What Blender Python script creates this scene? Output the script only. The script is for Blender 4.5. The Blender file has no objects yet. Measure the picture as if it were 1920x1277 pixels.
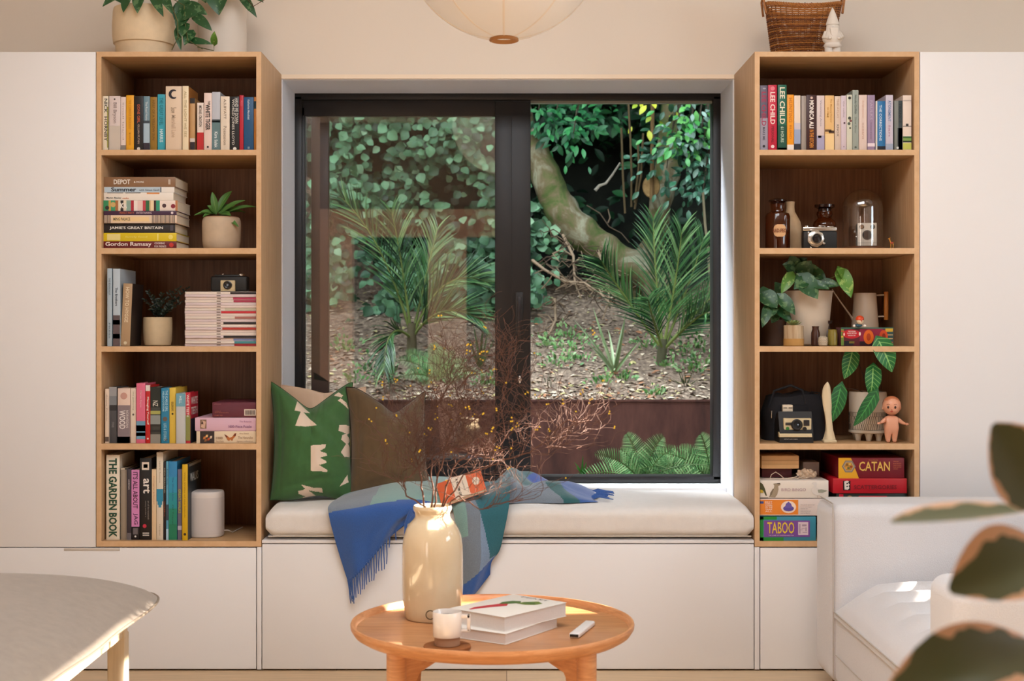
import bpy, bmesh, math, random
from mathutils import Vector, Matrix, Euler, noise
C = bpy.context.scene.collection
S = bpy.context.scene
PI = math.pi
R = math.radians
# ------------------------------------------------------------------ camera, world, sun, lights, exposure
F, D0, EYE, VX, VY = 2667.0, 4.94, 1.185, 950.0, 618.0
cam_d = bpy.data.cameras.new('camera'); cam = bpy.data.objects.new('camera', cam_d); C.objects.link(cam)
cam.location = (0, -D0, EYE); cam.rotation_euler = (PI/2, 0, 0)
cam_d.sensor_width = 36; cam_d.lens = F/1920*36
cam_d.shift_x = (960-VX)/1920; cam_d.shift_y = -(638.5-VY)/1920
cam_d.clip_start = .05; cam_d.clip_end = 60
cam_d.dof.use_dof = True; cam_d.dof.focus_distance = 4.9; cam_d.dof.aperture_fstop = 5.0
S.camera = cam
S.view_settings.view_transform = 'Standard'; S.view_settings.look = 'None'
S.view_settings.gamma = 1; S.view_settings.exposure = 0.20; S.view_settings.use_curve_mapping = False
w = bpy.data.worlds.new('sky'); S.world = w; w.use_nodes = True
w.node_tree.nodes['Background'].inputs[0].default_value = (.80, .92, 1.0, 1)
w.node_tree.nodes['Background'].inputs[1].default_value = 8.0
def area(name, loc, rot, sx, sy, power, col):
    l = bpy.data.lights.new(name, 'AREA'); l.shape = 'RECTANGLE'; l.size = sx; l.size_y = sy
    l.energy = power; l.color = col
    o = bpy.data.objects.new(name, l); C.objects.link(o); o.location = loc; o.rotation_euler = rot
    return o
sun_l = bpy.data.lights.new('sun', 'SUN'); sun_l.energy = 46; sun_l.angle = R(.6); sun_l.color = (1, .88, .74)
sun = bpy.data.objects.new('sun', sun_l); C.objects.link(sun)
SUN_D = Vector((-1, -.10, -.50)); sun.rotation_euler = SUN_D.to_track_quat('-Z', 'Y').to_euler()
# daylight entering by the glazing behind the camera, in the right wall and by the roof light
area('daylight_rear_glazing', (-2.35, -7.45, 1.2), (PI/2, 0, 0), .9, 2.1, 20, (1, .90, .80))
area('fill_light_left', (-3.5, -5.9, 1.4), (0, -PI/2, 0), 2.3, 2.6, 10, (1, .90, .80))  # fill light added to brighten the rear wall for its reflection
area('daylight_right_glazing', (3.9, -5.9, 1.5), (0, PI/2, 0), 2.3, 2.6, 5, (1, .92, .84))
area('daylight_roof_light', (0.1, -2.2, 3.2), (R(8), 0, 0), 2.2, 1.7, 100, (.90, .95, 1.0))
area('open_sky_between_house_and_trees', (-1.7, 1.75, 4.3), Vector((1.75, -1.35, -3.7)).to_track_quat('-Z', 'Y').to_euler(), 1.6, .9, 125, (.84, .92, 1.0)).data.spread = R(75)

# ------------------------------------------------------------------ helpers
def P(px, py, Y=0.0):
    d = Y + D0
    return Vector(((px-VX)*d/F, Y, EYE-(py-VY)*d/F))
def X(px, Y=0.0): return (px-VX)*(Y+D0)/F
def Z(py, Y=0.0): return EYE-(py-VY)*(Y+D0)/F
def lin(c):
    if isinstance(c, str):
        c = tuple(int(c[i:i+2], 16) for i in (0, 2, 4))
    return tuple(((v/255)/12.92 if v/255 <= .04045 else ((v/255+.055)/1.055)**2.4) for v in c)
MC = {}
def M(c, rough=.55, metal=0, var=0.0, vscale=20, bump=0, bscale=200, sheen=0, coat=0, name=None, trans=0, spec=None):
    key = (c, rough, metal, var, vscale, bump, bscale, sheen, coat, trans, spec)
    if key in MC: return MC[key]
    m = bpy.data.materials.new(name or ('paint_'+str(c))); m.use_nodes = True
    nt = m.node_tree; b = nt.nodes['Principled BSDF']; l = lin(c)
    b.inputs['Base Color'].default_value = (*l, 1); b.inputs['Roughness'].default_value = rough
    b.inputs['Metallic'].default_value = metal
    if coat: b.inputs['Coat Weight'].default_value = coat; b.inputs['Coat Roughness'].default_value = .08
    if sheen: b.inputs['Sheen Weight'].default_value = sheen
    if spec is not None: b.inputs['Specular IOR Level'].default_value = spec
    if trans:
        b.inputs['Transmission Weight'].default_value = trans
    if var or bump:
        tc = nt.nodes.new('ShaderNodeTexCoord')
    if var:
        n = nt.nodes.new('ShaderNodeTexNoise'); n.inputs['Scale'].default_value = vscale; n.inputs['Detail'].default_value = 4
        nt.links.new(tc.outputs['Object'], n.inputs['Vector'])
        mr = nt.nodes.new('ShaderNodeMapRange'); mr.inputs[1].default_value = .3; mr.inputs[2].default_value = .7
        mr.inputs[3].default_value = 1-var; mr.inputs[4].default_value = 1+var*.6
        nt.links.new(n.outputs['Fac'], mr.inputs[0])
        mx = nt.nodes.new('ShaderNodeVectorMath'); mx.operation = 'SCALE'; mx.inputs[0].default_value = l
        nt.links.new(mr.outputs[0], mx.inputs['Scale']); nt.links.new(mx.outputs[0], b.inputs['Base Color'])
    if bump:
        n2 = nt.nodes.new('ShaderNodeTexNoise'); n2.inputs['Scale'].default_value = bscale; n2.inputs['Detail'].default_value = 3
        nt.links.new(tc.outputs['Object'], n2.inputs['Vector'])
        bp = nt.nodes.new('ShaderNodeBump'); bp.inputs['Strength'].default_value = bump; bp.inputs['Distance'].default_value = .004
        nt.links.new(n2.outputs['Fac'], bp.inputs['Height']); nt.links.new(bp.outputs[0], b.inputs['Normal'])
    MC[key] = m
    return m
def ramp_mat(name, cols, scale=(1, 1, 1), nscale=5, rough=.5, detail=6, bump=.0, coat=0, distort=0, coord='Object', wave=None):
    """noise through a colour ramp, stretched by scale (wood grain, rust, soil, moss)"""
    m = bpy.data.materials.new(name); m.use_nodes = True; nt = m.node_tree; b = nt.nodes['Principled BSDF']
    b.inputs['Roughness'].default_value = rough
    if coat: b.inputs['Coat Weight'].default_value = coat
    tc = nt.nodes.new('ShaderNodeTexCoord'); mp = nt.nodes.new('ShaderNodeMapping'); mp.inputs['Scale'].default_value = scale
    nt.links.new(tc.outputs[coord], mp.inputs[0])
    n = nt.nodes.new('ShaderNodeTexNoise'); n.inputs['Scale'].default_value = nscale; n.inputs['Detail'].default_value = detail
    n.inputs['Distortion'].default_value = distort; n.inputs['Roughness'].default_value = .6
    nt.links.new(mp.outputs[0], n.inputs['Vector'])
    r = nt.nodes.new('ShaderNodeValToRGB'); els = r.color_ramp.elements
    k = len(cols)
    while len(els) < k: els.new(.5)
    for i, (pos, c) in enumerate(cols):
        els[i].position = pos; els[i].color = (*lin(c), 1)
    nt.links.new(n.outputs['Fac'], r.inputs[0]); nt.links.new(r.outputs[0], b.inputs['Base Color'])
    if bump:
        bp = nt.nodes.new('ShaderNodeBump'); bp.inputs['Strength'].default_value = bump; bp.inputs['Distance'].default_value = .004
        nt.links.new(n.outputs['Fac'], bp.inputs['Height']); nt.links.new(bp.outputs[0], b.inputs['Normal'])
    return m
def glass_mat(name, tint=(1, 1, 1), boost=1.0):
    m = bpy.data.materials.new(name); m.use_nodes = True; nt = m.node_tree
    for n in list(nt.nodes): nt.nodes.remove(n)
    o = nt.nodes.new('ShaderNodeOutputMaterial'); mx = nt.nodes.new('ShaderNodeMixShader')
    t = nt.nodes.new('ShaderNodeBsdfTransparent'); t.inputs[0].default_value = (*tint, 1)
    g = nt.nodes.new('ShaderNodeBsdfGlossy'); g.inputs['Roughness'].default_value = .0
    fr = nt.nodes.new('ShaderNodeLayerWeight'); fr.inputs['Blend'].default_value = .5
    mr = nt.nodes.new('ShaderNodeMapRange'); mr.inputs[3].default_value = .085*boost; mr.inputs[4].default_value = 1.0
    pw = nt.nodes.new('ShaderNodeMath'); pw.operation = 'POWER'; pw.inputs[1].default_value = 4
    nt.links.new(fr.outputs['Facing'], pw.inputs[0]); nt.links.new(pw.outputs[0], mr.inputs[0])
    nt.links.new(mr.outputs[0], mx.inputs[0]); nt.links.new(t.outputs[0], mx.inputs[1]); nt.links.new(g.outputs[0], mx.inputs[2])
    nt.links.new(mx.outputs[0], o.inputs[0])
    return m

class MB:
    def __init__(s): s.v = []; s.f = []; s.fm = []; s.mats = []; s.uv = []; s.T = None; s.ang = 40
    def mi(s, m):
        if m not in s.mats: s.mats.append(m)
        return s.mats.index(m)
    def add(s, vs, fs, m, uv=None):
        o = len(s.v)
        if s.T is not None: vs = [s.T @ Vector(p) for p in vs]
        s.v += [tuple(p) for p in vs]; s.uv += (uv if uv else [(0, 0)]*len(vs))
        if callable(m):
            for k, f in enumerate(fs): s.f.append([o+i for i in f]); s.fm.append(s.mi(m(k)))
        else:
            i_ = s.mi(m)
            for f in fs: s.f.append([o+i for i in f]); s.fm.append(i_)
        return s
    def box(s, x0, x1, y0, y1, z0, z1, m, bev=0, seg=2):
        if bev <= 0:
            vs = [(x, y, z) for x in (x0, x1) for y in (y0, y1) for z in (z0, z1)]
            fs = [(0, 1, 3, 2), (4, 6, 7, 5), (0, 4, 5, 1), (2, 3, 7, 6), (0, 2, 6, 4), (1, 5, 7, 3)]
            return s.add(vs, fs, m)
        bm = bmesh.new(); bmesh.ops.create_cube(bm, size=1)
        for v in bm.verts:
            v.co = Vector(((x0+x1)/2+v.co.x*(x1-x0), (y0+y1)/2+v.co.y*(y1-y0), (z0+z1)/2+v.co.z*(z1-z0)))
        bev = min(bev, .49*min(x1-x0, y1-y0, z1-z0))
        bmesh.ops.bevel(bm, geom=list(bm.edges), offset=bev, segments=seg, profile=.5, affect='EDGES')
        bm.verts.index_update()
        s.add([v.co.copy() for v in bm.verts], [[v.index for v in f.verts] for f in bm.faces], m); bm.free()
        return s
    def lathe(s, prof, m, n=32, c=(0, 0, 0), cap0=True, cap1=True, sx=1, sy=1, squ=2.0):
        vs = []; fs = []
        for (r, z) in prof:
            for i in range(n):
                a = 2*PI*i/n; cx, sy_ = math.cos(a), math.sin(a)
                if squ != 2.0:
                    k = (abs(cx)**squ+abs(sy_)**squ)**(-1/squ); cx *= k; sy_ *= k
                vs.append((c[0]+r*cx*sx, c[1]+r*sy_*sy, c[2]+z))
        for j in range(len(prof)-1):
            for i in range(n):
                k = (i+1) % n
                fs.append((j*n+i, j*n+k, (j+1)*n+k, (j+1)*n+i))
        if cap0: fs.append(list(range(n))[::-1])
        if cap1: fs.append([(len(prof)-1)*n+i for i in range(n)])
        return s.add(vs, fs, m)
    def tube(s, pts, r, m, n=8, caps=True, flat=1.0):
        pts = [Vector(p) for p in pts]; N = len(pts)
        rs = r if isinstance(r, (list, tuple)) else [r]*N
        if isinstance(r, tuple) and len(r) == 2 and N != 2: rs = [r[0]+(r[1]-r[0])*i/(N-1) for i in range(N)]
        vs = []; fs = []; up = None
        for i, p in enumerate(pts):
            t = (pts[min(i+1, N-1)]-pts[max(i-1, 0)])
            if t.length < 1e-9: t = Vector((0, 0, 1))
            t.normalize()
            if up is None:
                up = Vector((0, 0, 1)) if abs(t.z) < .9 else Vector((0, 1, 0))
            a = t.cross(up)
            if a.length < 1e-6: a = t.cross(Vector((1, 0, 0)))
            a.normalize(); b = a.cross(t).normalized(); up = b
            for k in range(n):
                th = 2*PI*k/n
                vs.append(p + a*math.cos(th)*rs[i] + b*math.sin(th)*rs[i]*flat)
        for i in range(N-1):
            for k in range(n):
                k2 = (k+1) % n
                fs.append((i*n+k, i*n+k2, (i+1)*n+k2, (i+1)*n+k))
        if caps: fs.append(list(range(n))[::-1]); fs.append([(N-1)*n+k for k in range(n)])
        return s.add(vs, fs, m)
    def grid(s, fn, nu, nv, m, thick=None):
        vs = []; uv = []; fs = []
        for j in range(nv+1):
            for i in range(nu+1):
                u, v = i/nu, j/nv
                vs.append(Vector(fn(u, v))); uv.append((u, v))
        for j in range(nv):
            for i in range(nu):
                a = j*(nu+1)+i; fs.append((a, a+1, a+nu+2, a+nu+1))
        mm = m
        if callable(m): mm = lambda k: m((k % nu+.5)/nu, (k//nu+.5)/nv)
        return s.add(vs, fs, mm, uv)
    def ell(s, c, r, m, n=20, nz=12):
        if not isinstance(r, (tuple, list)): r = (r, r, r)
        prof = [(math.sin(PI*i/nz), -math.cos(PI*i/nz)) for i in range(nz+1)]
        prof[0] = (.001, -1); prof[-1] = (.001, 1)
        vs = []; fs = []
        for (rr, z) in prof:
            for i in range(n):
                a = 2*PI*i/n; vs.append((c[0]+rr*math.cos(a)*r[0], c[1]+rr*math.sin(a)*r[1], c[2]+z*r[2]))
        for j in range(nz):
            for i in range(n):
                k = (i+1) % n; fs.append((j*n+i, j*n+k, (j+1)*n+k, (j+1)*n+i))
        return s.add(vs, fs, m)
    def prism(s, pts, o, U, V, h, m):
        """outline pts (2-D) in plane o,U,V extruded by vector h"""
        o, U, V, h = Vector(o), Vector(U), Vector(V), Vector(h); n = len(pts)
        a = [o+U*p[0]+V*p[1] for p in pts]; vs = a+[p+h for p in a]
        fs = [list(range(n)), [n+i for i in range(n)][::-1]]+[(i, i+n, (i+1) % n+n, (i+1) % n)[::-1] for i in range(n)]
        return s.add(vs, fs, m)
    def leaf(s, base, d, nrm, L, W, m, shape='oval', fold=.15, curl=.3, ns=7, twist=0):
        base, d, nrm = Vector(base), Vector(d).normalized(), Vector(nrm)
        side = d.cross(nrm)
        if side.length < 1e-5: side = d.cross(Vector((.3, .9, .2)))
        side.normalize(); nrm = side.cross(d).normalized()
        vs = []; uv = []; fs = []
        for i in range(ns+1):
            t = i/ns
            if shape == 'oval': wd = math.sin(PI*min(1, t*.97+.015))**.75
            elif shape == 'heart': wd = (1.0 if t > .0 else .0)*max(.03, (math.sin(PI*(t*.74+.26))**.85) if t > 0 else .62)
            elif shape == 'blade': wd = min(1, t*6+.35)*(1-t**2.2)+.02
            elif shape == 'round': wd = math.sqrt(max(.0, 1-(2*t-1)**2))*.98+.02
            else: wd = math.sin(PI*t**.8)**.9*.98+.02
            a = curl*t
            p = base + d*(L*t*math.cos(a*.5)) - nrm*(L*t*math.sin(a*.5)*t)
            off = 0
            if shape == 'heart' and i <= 1: off = -.20*L if i == 0 else -.06*L
            ww = wd*W/2
            for k, sg in enumerate((-1, -.5, 0, .5, 1)):
                q = p + side*(ww*sg) + nrm*(abs(sg)*ww*fold*2) + d*(off*abs(sg))
                vs.append(q); uv.append((sg, t))
        for i in range(ns):
            for k in range(4):
                a = i*5+k; fs.append((a, a+1, a+6, a+5))
        return s.add(vs, fs, m, uv)
    def text(s, st, o, U, V, L, H, m, bold=0.0, fit='box'):
        vs, fs, (a0, b0, a1, b1) = text_geo(st, bold)
        o, U, V = Vector(o), Vector(U), Vector(V)
        kx = L/max(1e-6, a1-a0); ky = H/max(1e-6, b1-b0)
        cx, cy = (a0+a1)/2, (b0+b1)/2
        return s.add([o+U*((p[0]-cx)*kx)+V*((p[1]-cy)*ky) for p in vs], fs, m)
    def build(s, name, parent=None, smooth=True):
        me = bpy.data.meshes.new(name); me.from_pydata(s.v, [], s.f)
        for m in s.mats: me.materials.append(m)
        me.polygons.foreach_set('material_index', s.fm)
        if any(u != (0, 0) for u in s.uv):
            ul = me.uv_layers.new(name='UVMap'); li = [0]*len(me.loops); me.loops.foreach_get('vertex_index', li)
            flat = []
            for i in li: flat += s.uv[i]
            ul.data.foreach_set('uv', flat)
        if smooth:
            me.polygons.foreach_set('use_smooth', [True]*len(me.polygons))
            me.set_sharp_from_angle(angle=R(s.ang))
        me.validate(); me.update()
        o = bpy.data.objects.new(name, me); C.objects.link(o)
        if parent is not None: o.parent = parent
        return o
TG = {}
def text_geo(st, bold=0.0):
    k = (st, bold)
    if k in TG: return TG[k]
    cu = bpy.data.curves.new('t', 'FONT'); cu.body = st; cu.size = 1; cu.resolution_u = 2; cu.offset = bold
    ob = bpy.data.objects.new('t', cu); C.objects.link(ob)
    bpy.context.view_layer.update()
    me = ob.evaluated_get(bpy.context.evaluated_depsgraph_get()).to_mesh()
    vs = [tuple(v.co[:2]) for v in me.vertices]; fs = [list(p.vertices) for p in me.polygons]
    ob.evaluated_get(bpy.context.evaluated_depsgraph_get()).to_mesh_clear()
    bpy.data.objects.remove(ob); bpy.data.curves.remove(cu)
    xs = [v[0] for v in vs] or [0, 1]; ys = [v[1] for v in vs] or [0, 1]
    TG[k] = (vs, fs, (min(xs), min(ys), max(xs), max(ys)))
    return TG[k]
def thing(name, label, cat, loc=(0, 0, 0), rz=0, group=None, rot=None):
    o = bpy.data.objects.new(name, None); C.objects.link(o); o.empty_display_size = .05
    o.location = loc; o.rotation_euler = rot if rot else (0, 0, rz)
    o['label'] = label; o['category'] = cat
    if group: o['group'] = group
    return o
def tag(o, label, cat, group=None, kind=None):
    o['label'] = label; o['category'] = cat
    if group: o['group'] = group
    if kind: o['kind'] = kind
    return o
def struct(name, mb, label=None, parent=None):
    o = mb.build(name, parent)
    if parent is None: o['kind'] = 'structure'
    if label: o['label'] = label
    return o

# ------------------------------------------------------------------ shared materials
wall_m = M('E2D6C8', .85, bump=.05, bscale=300, name='wall_paint')
white_m = M('ECEAEA', .42, bump=.01, bscale=60, name='cabinet_lacquer')
reveal_m = M('DADBE0', .6, name='reveal_paint')
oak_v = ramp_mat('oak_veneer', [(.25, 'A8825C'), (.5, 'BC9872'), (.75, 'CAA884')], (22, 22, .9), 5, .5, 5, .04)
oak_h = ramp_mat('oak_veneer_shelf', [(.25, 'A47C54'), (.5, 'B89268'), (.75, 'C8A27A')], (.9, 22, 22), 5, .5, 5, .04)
oak_b = ramp_mat('oak_back_shade_tone', [(.25, '6E4A2E'), (.5, '84593A'), (.75, '966A48')], (22, 22, .9), 5, .5, 5, .04)  # shelf shade put into the colour: darker oak for the back panels
edge_m = ramp_mat('oak_edge_band', [(.3, 'D0A67A'), (.7, 'DCB68C')], (6, 6, 6), 5, .5, 5)
frame_m = M('120E0F', .45, name='dark_window_frame')
page_m = M('E4D6C0', .8, var=.06, vscale=300)
ceil_m = M('E6DCD0', .9)
# ------------------------------------------------------------------ the setting
WY = .447                                    # plane of the wall behind the joinery
LX0, LX1 = X(181), X(490)                    # left bookcase, outer faces
RX0, RX1 = X(1415), X(1723.5)
TOPZ, BASEZ = Z(97), Z(1025)
RV0, RV1 = X(528, WY), X(1376, WY)           # window opening
RVT, RVB = Z(148, WY), .44
FY = .753                                    # plane of the window frame
def floor_mat():
    m = bpy.data.materials.new('oak_floor'); m.use_nodes = True; nt = m.node_tree; b = nt.nodes['Principled BSDF']
    tc = nt.nodes.new('ShaderNodeTexCoord'); br = nt.nodes.new('ShaderNodeTexBrick')
    br.inputs['Scale'].default_value = 1; br.inputs['Brick Width'].default_value = 1.6; br.inputs['Row Height'].default_value = .15
    br.inputs['Mortar Size'].default_value = .0015; br.offset = .37
    br.inputs['Color1'].default_value = (*lin('D8BC98'), 1); br.inputs['Color2'].default_value = (*lin('C4A27A'), 1)
    br.inputs['Mortar'].default_value = (*lin('8A6A48'), 1)
    nt.links.new(tc.outputs['Object'], br.inputs['Vector'])
    mp = nt.nodes.new('ShaderNodeMapping'); mp.inputs['Scale'].default_value = (1.2, 26, 1)
    n = nt.nodes.new('ShaderNodeTexNoise'); n.inputs['Scale'].default_value = 4; n.inputs['Detail'].default_value = 6
    nt.links.new(tc.outputs['Object'], mp.inputs[0]); nt.links.new(mp.outputs[0], n.inputs['Vector'])
    mr = nt.nodes.new('ShaderNodeMapRange'); mr.inputs[1].default_value = .3; mr.inputs[2].default_value = .7; mr.inputs[3].default_value = .82; mr.inputs[4].default_value = 1.08
    nt.links.new(n.outputs['Fac'], mr.inputs[0])
    vm = nt.nodes.new('ShaderNodeVectorMath'); vm.operation = 'SCALE'
    nt.links.new(br.outputs['Color'], vm.inputs[0]); nt.links.new(mr.outputs[0], vm.inputs['Scale'])
    nt.links.new(vm.outputs[0], b.inputs['Base Color']); b.inputs['Roughness'].default_value = .45
    return m
XL, XR, YB, YT, CZ = -3.6, 4.0, -7.6, .60, 3.25
struct('floor', MB().box(XL-.2, XR+.2, YB-3.2, WY+.3, -.12, 0, floor_mat()))
OUT = .86
b = MB()   # wall behind the joinery with the window opening, as thick blocks round it
b.box(XL-.2, RV0, WY, OUT, 0, CZ, wall_m).box(RV1, XR+.2, WY, OUT, 0, CZ, wall_m)
b.box(RV0, RV1, WY, OUT, RVT+.016, CZ, wall_m).box(RV0, RV1, WY, OUT, 0, .44, wall_m)
struct('wall_back', b)
t_ = .016
b = MB(); b.box(RV0, RV1, WY-.006, FY+.02, RVT, RVT+t_, M('EFDCC4', .5))
struct('trim_1', b, 'thin cream lining board at the window head')
b = MB(); b.box(RV0, RV0+.004, WY+.001, FY+.02, .44, RVT, reveal_m); b.box(RV1-.004, RV1, WY+.001, FY+.02, .44, RVT, reveal_m)
b.box(RV0, RV1, WY+.004, FY+.02, RVT-.004, RVT, reveal_m)
struct('trim_2', b, 'pale painted lining of the window reveal')
b = MB(); b.box(RV0, RV1, FY-.16, FY+.02, .44, Z(906.5, FY), M('ECEAEA', .4), .003)
struct('trim_3', b, 'white window sill board behind the seat cushion')
# solid left wall; right wall: unseen slots added to aim the sun patches
b = MB(); b.box(XL-.2, XL, YB, OUT, 0, CZ, wall_m)
struct('wall_left', b)
def holed(b, x0, x1, y0, y1, z0, z1, holes, m):   # wall in the YZ plane, holes = (ya, yb, za, zb)
    ys = sorted({y0, y1}|{h[0] for h in holes}|{h[1] for h in holes})
    for i in range(len(ys)-1):
        c = (ys[i]+ys[i+1])/2; hs = sorted([(h[2], h[3]) for h in holes if h[0] < c < h[1]]); z = z0
        for (a_, b_) in hs: b.box(x0, x1, ys[i], ys[i+1], z, a_, m); z = b_
        b.box(x0, x1, ys[i], ys[i+1], z, z1, m)
b = MB(); holed(b, XR, XR+.04, YB, OUT, 0, CZ, [(-1.9, -.62, 2.76, 2.93), (-.67, -.47, 2.15, 2.38), (-.57, -.47, 2.381, 2.80), (-.46, -.22, 1.73, 1.79), (-3.55, -1.95, 1.62, 2.35)], wall_m)
struct('wall_right', b)
# the rear wall seen only as a reflection in the left pane: beam, piers and dark passages
rear_m = M('E8C8B4', .85)
b = MB(); O1 = (-1.53, -.78); O2 = (-.40, .55); O0 = (-2.85, -1.9)
xs = [XL-.2, O0[0], O0[1], O1[0], O1[1], O2[0], O2[1], XR+.2]
b.box(xs[0], xs[3], YB-.2, YB, 0, 2.11, rear_m)
for i in (4, 6): b.box(xs[i], xs[i+1], YB-.2, YB, 0, 2.11, rear_m)
b.box(XL-.2, XR+.2, YB-.2, YB, 2.11, 2.38, rear_m)
b.box(XL-.2, XR+.2, YB-.2, YB-.1, 2.38, CZ, M('8F8478', .9))
struct('wall_rear', b)
b = MB(); b.box(-1.9, .9, YB-2.3, YB-2.1, 0, 2.6, M('4A4038', .9)).box(-1.9, -1.7, YB-2.2, YB-.2, 0, 2.6, M('4A4038', .9)).box(.8, 1.0, YB-2.2, YB-.2, 0, 2.6, M('4A4038', .9)).box(-1.9, .9, YB-2.3, YB-.2, 2.5, 2.6, M('4A4038', .9))
struct('wall_hallway', b)
b = MB(); b.box(XL-.2, XR+.2, YB-.2, OUT, CZ, CZ+.15, ceil_m)
struct('ceiling', b)

# window: dark sliding joinery
win = thing('window_1', 'dark aluminium sliding window with the right sash slid open behind the left pane', 'window'); win['kind'] = 'structure'
def fr(b, px0, px1, py0, py1, y0, y1, bev=.003, m=None): b.box(X(px0, FY), X(px1, FY), y0, y1, Z(py1, FY), Z(py0, FY), m or frame_m, bev)
b = MB()
fr(b, 549, 1353, 172, 187, FY, FY+.09); fr(b, 549, 1353, 893, 906, FY, FY+.09); fr(b, 549, 566, 180, 900, FY, FY+.09); fr(b, 1337, 1353, 180, 900, FY, FY+.09)
b.build('outer_frame', win)
b = MB(); fr(b, 560, 995, 180, 217, FY+.008, FY+.04); fr(b, 560, 995, 860, 896, FY+.008, FY+.04); fr(b, 928, 995, 190, 890, FY+.004, FY+.045)
fr(b, 562, 571, 200, 870, FY+.008, FY+.04)
fixed = b.build('fixed_sash', win)
b = MB(); fr(b, 929.5, 960, 217, 860, FY+.002, FY+.006, .001); b.build('sash_joint', fixed)
b = MB(); b.box(X(571, FY), X(928, FY), FY+.028, FY+.032, Z(860, FY), Z(217, FY), glass_mat('pane_glass')); b.box(X(571, FY), X(928, FY), FY+.014, FY+.018, Z(860, FY), Z(217, FY), glass_mat('pane_glass_inner')); b.build('glass_pane', fixed)
b = MB(); sm = M('3A262A', .4)
fr(b, 580, 613, 200, 890, FY+.052, FY+.085, m=sm); fr(b, 580, 985, 190, 214, FY+.052, FY+.085, m=sm); fr(b, 580, 985, 866, 892, FY+.052, FY+.085, m=sm); fr(b, 950, 985, 200, 890, FY+.052, FY+.085, m=sm)
sl = b.build('sliding_sash', win)
b = MB(); b.box(X(613, FY), X(950, FY), FY+.064, FY+.068, Z(866, FY), Z(214, FY), glass_mat('pane_glass_outer')); b.build('glass_pane', sl)
b = MB(); fr(b, 966, 981, 548, 645, FY-.004, FY+.004, .002, M('151112', .4)); fr(b, 970, 977, 556, 637, FY-.007, FY, .002, M('241C1E', .35)); b.build('flush_handle', fixed)
b = MB(); c = P(974.5, 712, FY-.012)
b.lathe([(.006, 0), (.006, .012)], M('C8C8C8', .3, 1), 14, (0, 0, 0)); b.T = None
b = MB(); b.T = Matrix.Translation(c) @ Matrix.Rotation(-PI/2, 4, 'X'); kr = M('D6D6D6', .25, 1)
b.lathe([(.008, -.012), (.008, .004)], kr, 16)
b.T = Matrix.Translation(c); b.box(-.004, .004, -.02, -.004, -.014, .016, kr, .002); b.build('lock_key', fixed)
b = MB(); fr(b, 995, 1337, 186.5, 191, FY+.03, FY+.06, 0, M('8E9088', .4)); b.build('track_strip', win)

# ------------------------------------------------------------------ joinery
SHF = [(281, 291), (465.3, 476), (649.5, 659.5), (832, 843)]
def bookcase(x0, x1, label, tag_side):
    t = thing('bookcase', label, 'bookcase', (x0, 0, BASEZ), 0, 'oak bookcases either side of the window')
    W = x1-x0; H = TOPZ-BASEZ; th = .0172; D = WY-.004
    for sx in (0, W-th):
        MB().box(sx, sx+th, 0, D, 0, H, oak_v, .0008).build('side_panel', t)
    MB().box(th, W-th, 0, D, H-th, H, oak_h, .0008).build('top_panel', t)
    MB().box(th, W-th, 0, D, 0, .0187, oak_h, .0008).build('bottom_panel', t)
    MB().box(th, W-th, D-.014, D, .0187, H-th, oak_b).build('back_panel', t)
    e = MB()
    for sx in (0, W-th): e.box(sx, sx+th, -.0012, -.0001, 0, H, edge_m)
    e.box(th, W-th, -.0012, -.0001, H-th, H, edge_m).box(th, W-th, -.0012, -.0001, 0, .0187, edge_m)
    for (a, bb) in SHF: e.box(th, W-th, -.0012, .0009, Z(bb)-BASEZ, Z(a)-BASEZ, edge_m)
    e.build('edge_banding', t)
    for (a, bb) in SHF:
        MB().box(th, W-th, .001, D-.014, Z(bb)-BASEZ, Z(a)-BASEZ, oak_h, .0008).build('shelf', t)
    return t
bookcase(LX0, LX1, 'tall open oak bookcase left of the window, filled with books and magazines', 0)
bookcase(RX0, RX1, 'tall open oak bookcase right of the window, holding cameras, plants and games', 1)
def fronted(name, label, x0, x1, z0, z1, door_n, gap=.002, notch=None, y1=None):
    t = thing(name, label, 'cabinet', (x0, 0, z0)); W = x1-x0; H = z1-z0; y1 = y1 or WY-.003
    MB().box(0, W, .021, y1, 0, H, M('DDD5CC', .6)).build('body', t)
    d = MB(); d.box(gap, W-gap, 0, .019, gap, H-gap, white_m, .001)
    dd = d.build(door_n, t)
    if notch:
        MB().box(notch[0]-x0, notch[1]-x0, -.0015, 0, H-.012, H-.003, M('CFC4B8', .5), .0005).build('finger_pull', dd)
    return t
fronted('tall_cabinet', 'tall white cupboard door left of the left bookcase', X(-160), LX0-.001, Z(1027), TOPZ+.001, 'door')
fronted('tall_cabinet', 'tall white cupboard door right of the right bookcase', RX1+.001, X(2080), Z(1027), TOPZ+.001, 'door')
fronted('base_cabinet', 'wide low white cupboard under the left bookcase, behind the ottoman', X(-160), X(481), .004, BASEZ-.002, 'door', notch=(X(120), X(225)))
fronted('base_cabinet', 'low white cupboard under the right bookcase, beside the armchair', X(1424.5), X(2080), .004, BASEZ-.002, 'door')
for x0, x1, s_ in ((481.5, 490, 'left'), (1415, 1424, 'right')):
    b = MB().box(X(x0), X(x1), .0, WY-.003, .004, BASEZ-.002, white_m, .001)
    tag(b.build('end_panel'), 'narrow white upright end panel at the %s end of the window seat' % s_, 'panel')
t = thing('window_seat', 'long white built-in window bench under the window, with plain drawer front', 'window seat', (X(490)+.002, 0, 0))
W = X(1415)-X(490)-.004
MB().box(.001, W-.001, .022, FY-.17, .004, Z(1020), M('DDD5CC', .6)).build('body', t)
MB().box(.001, W-.001, 0, .020, .006, Z(1020.5), white_m, .001).build('front_panel', t)
MB().box(0, W, 0, FY-.165, Z(1019), Z(1013), white_m, .0015).build('top_board', t)
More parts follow.
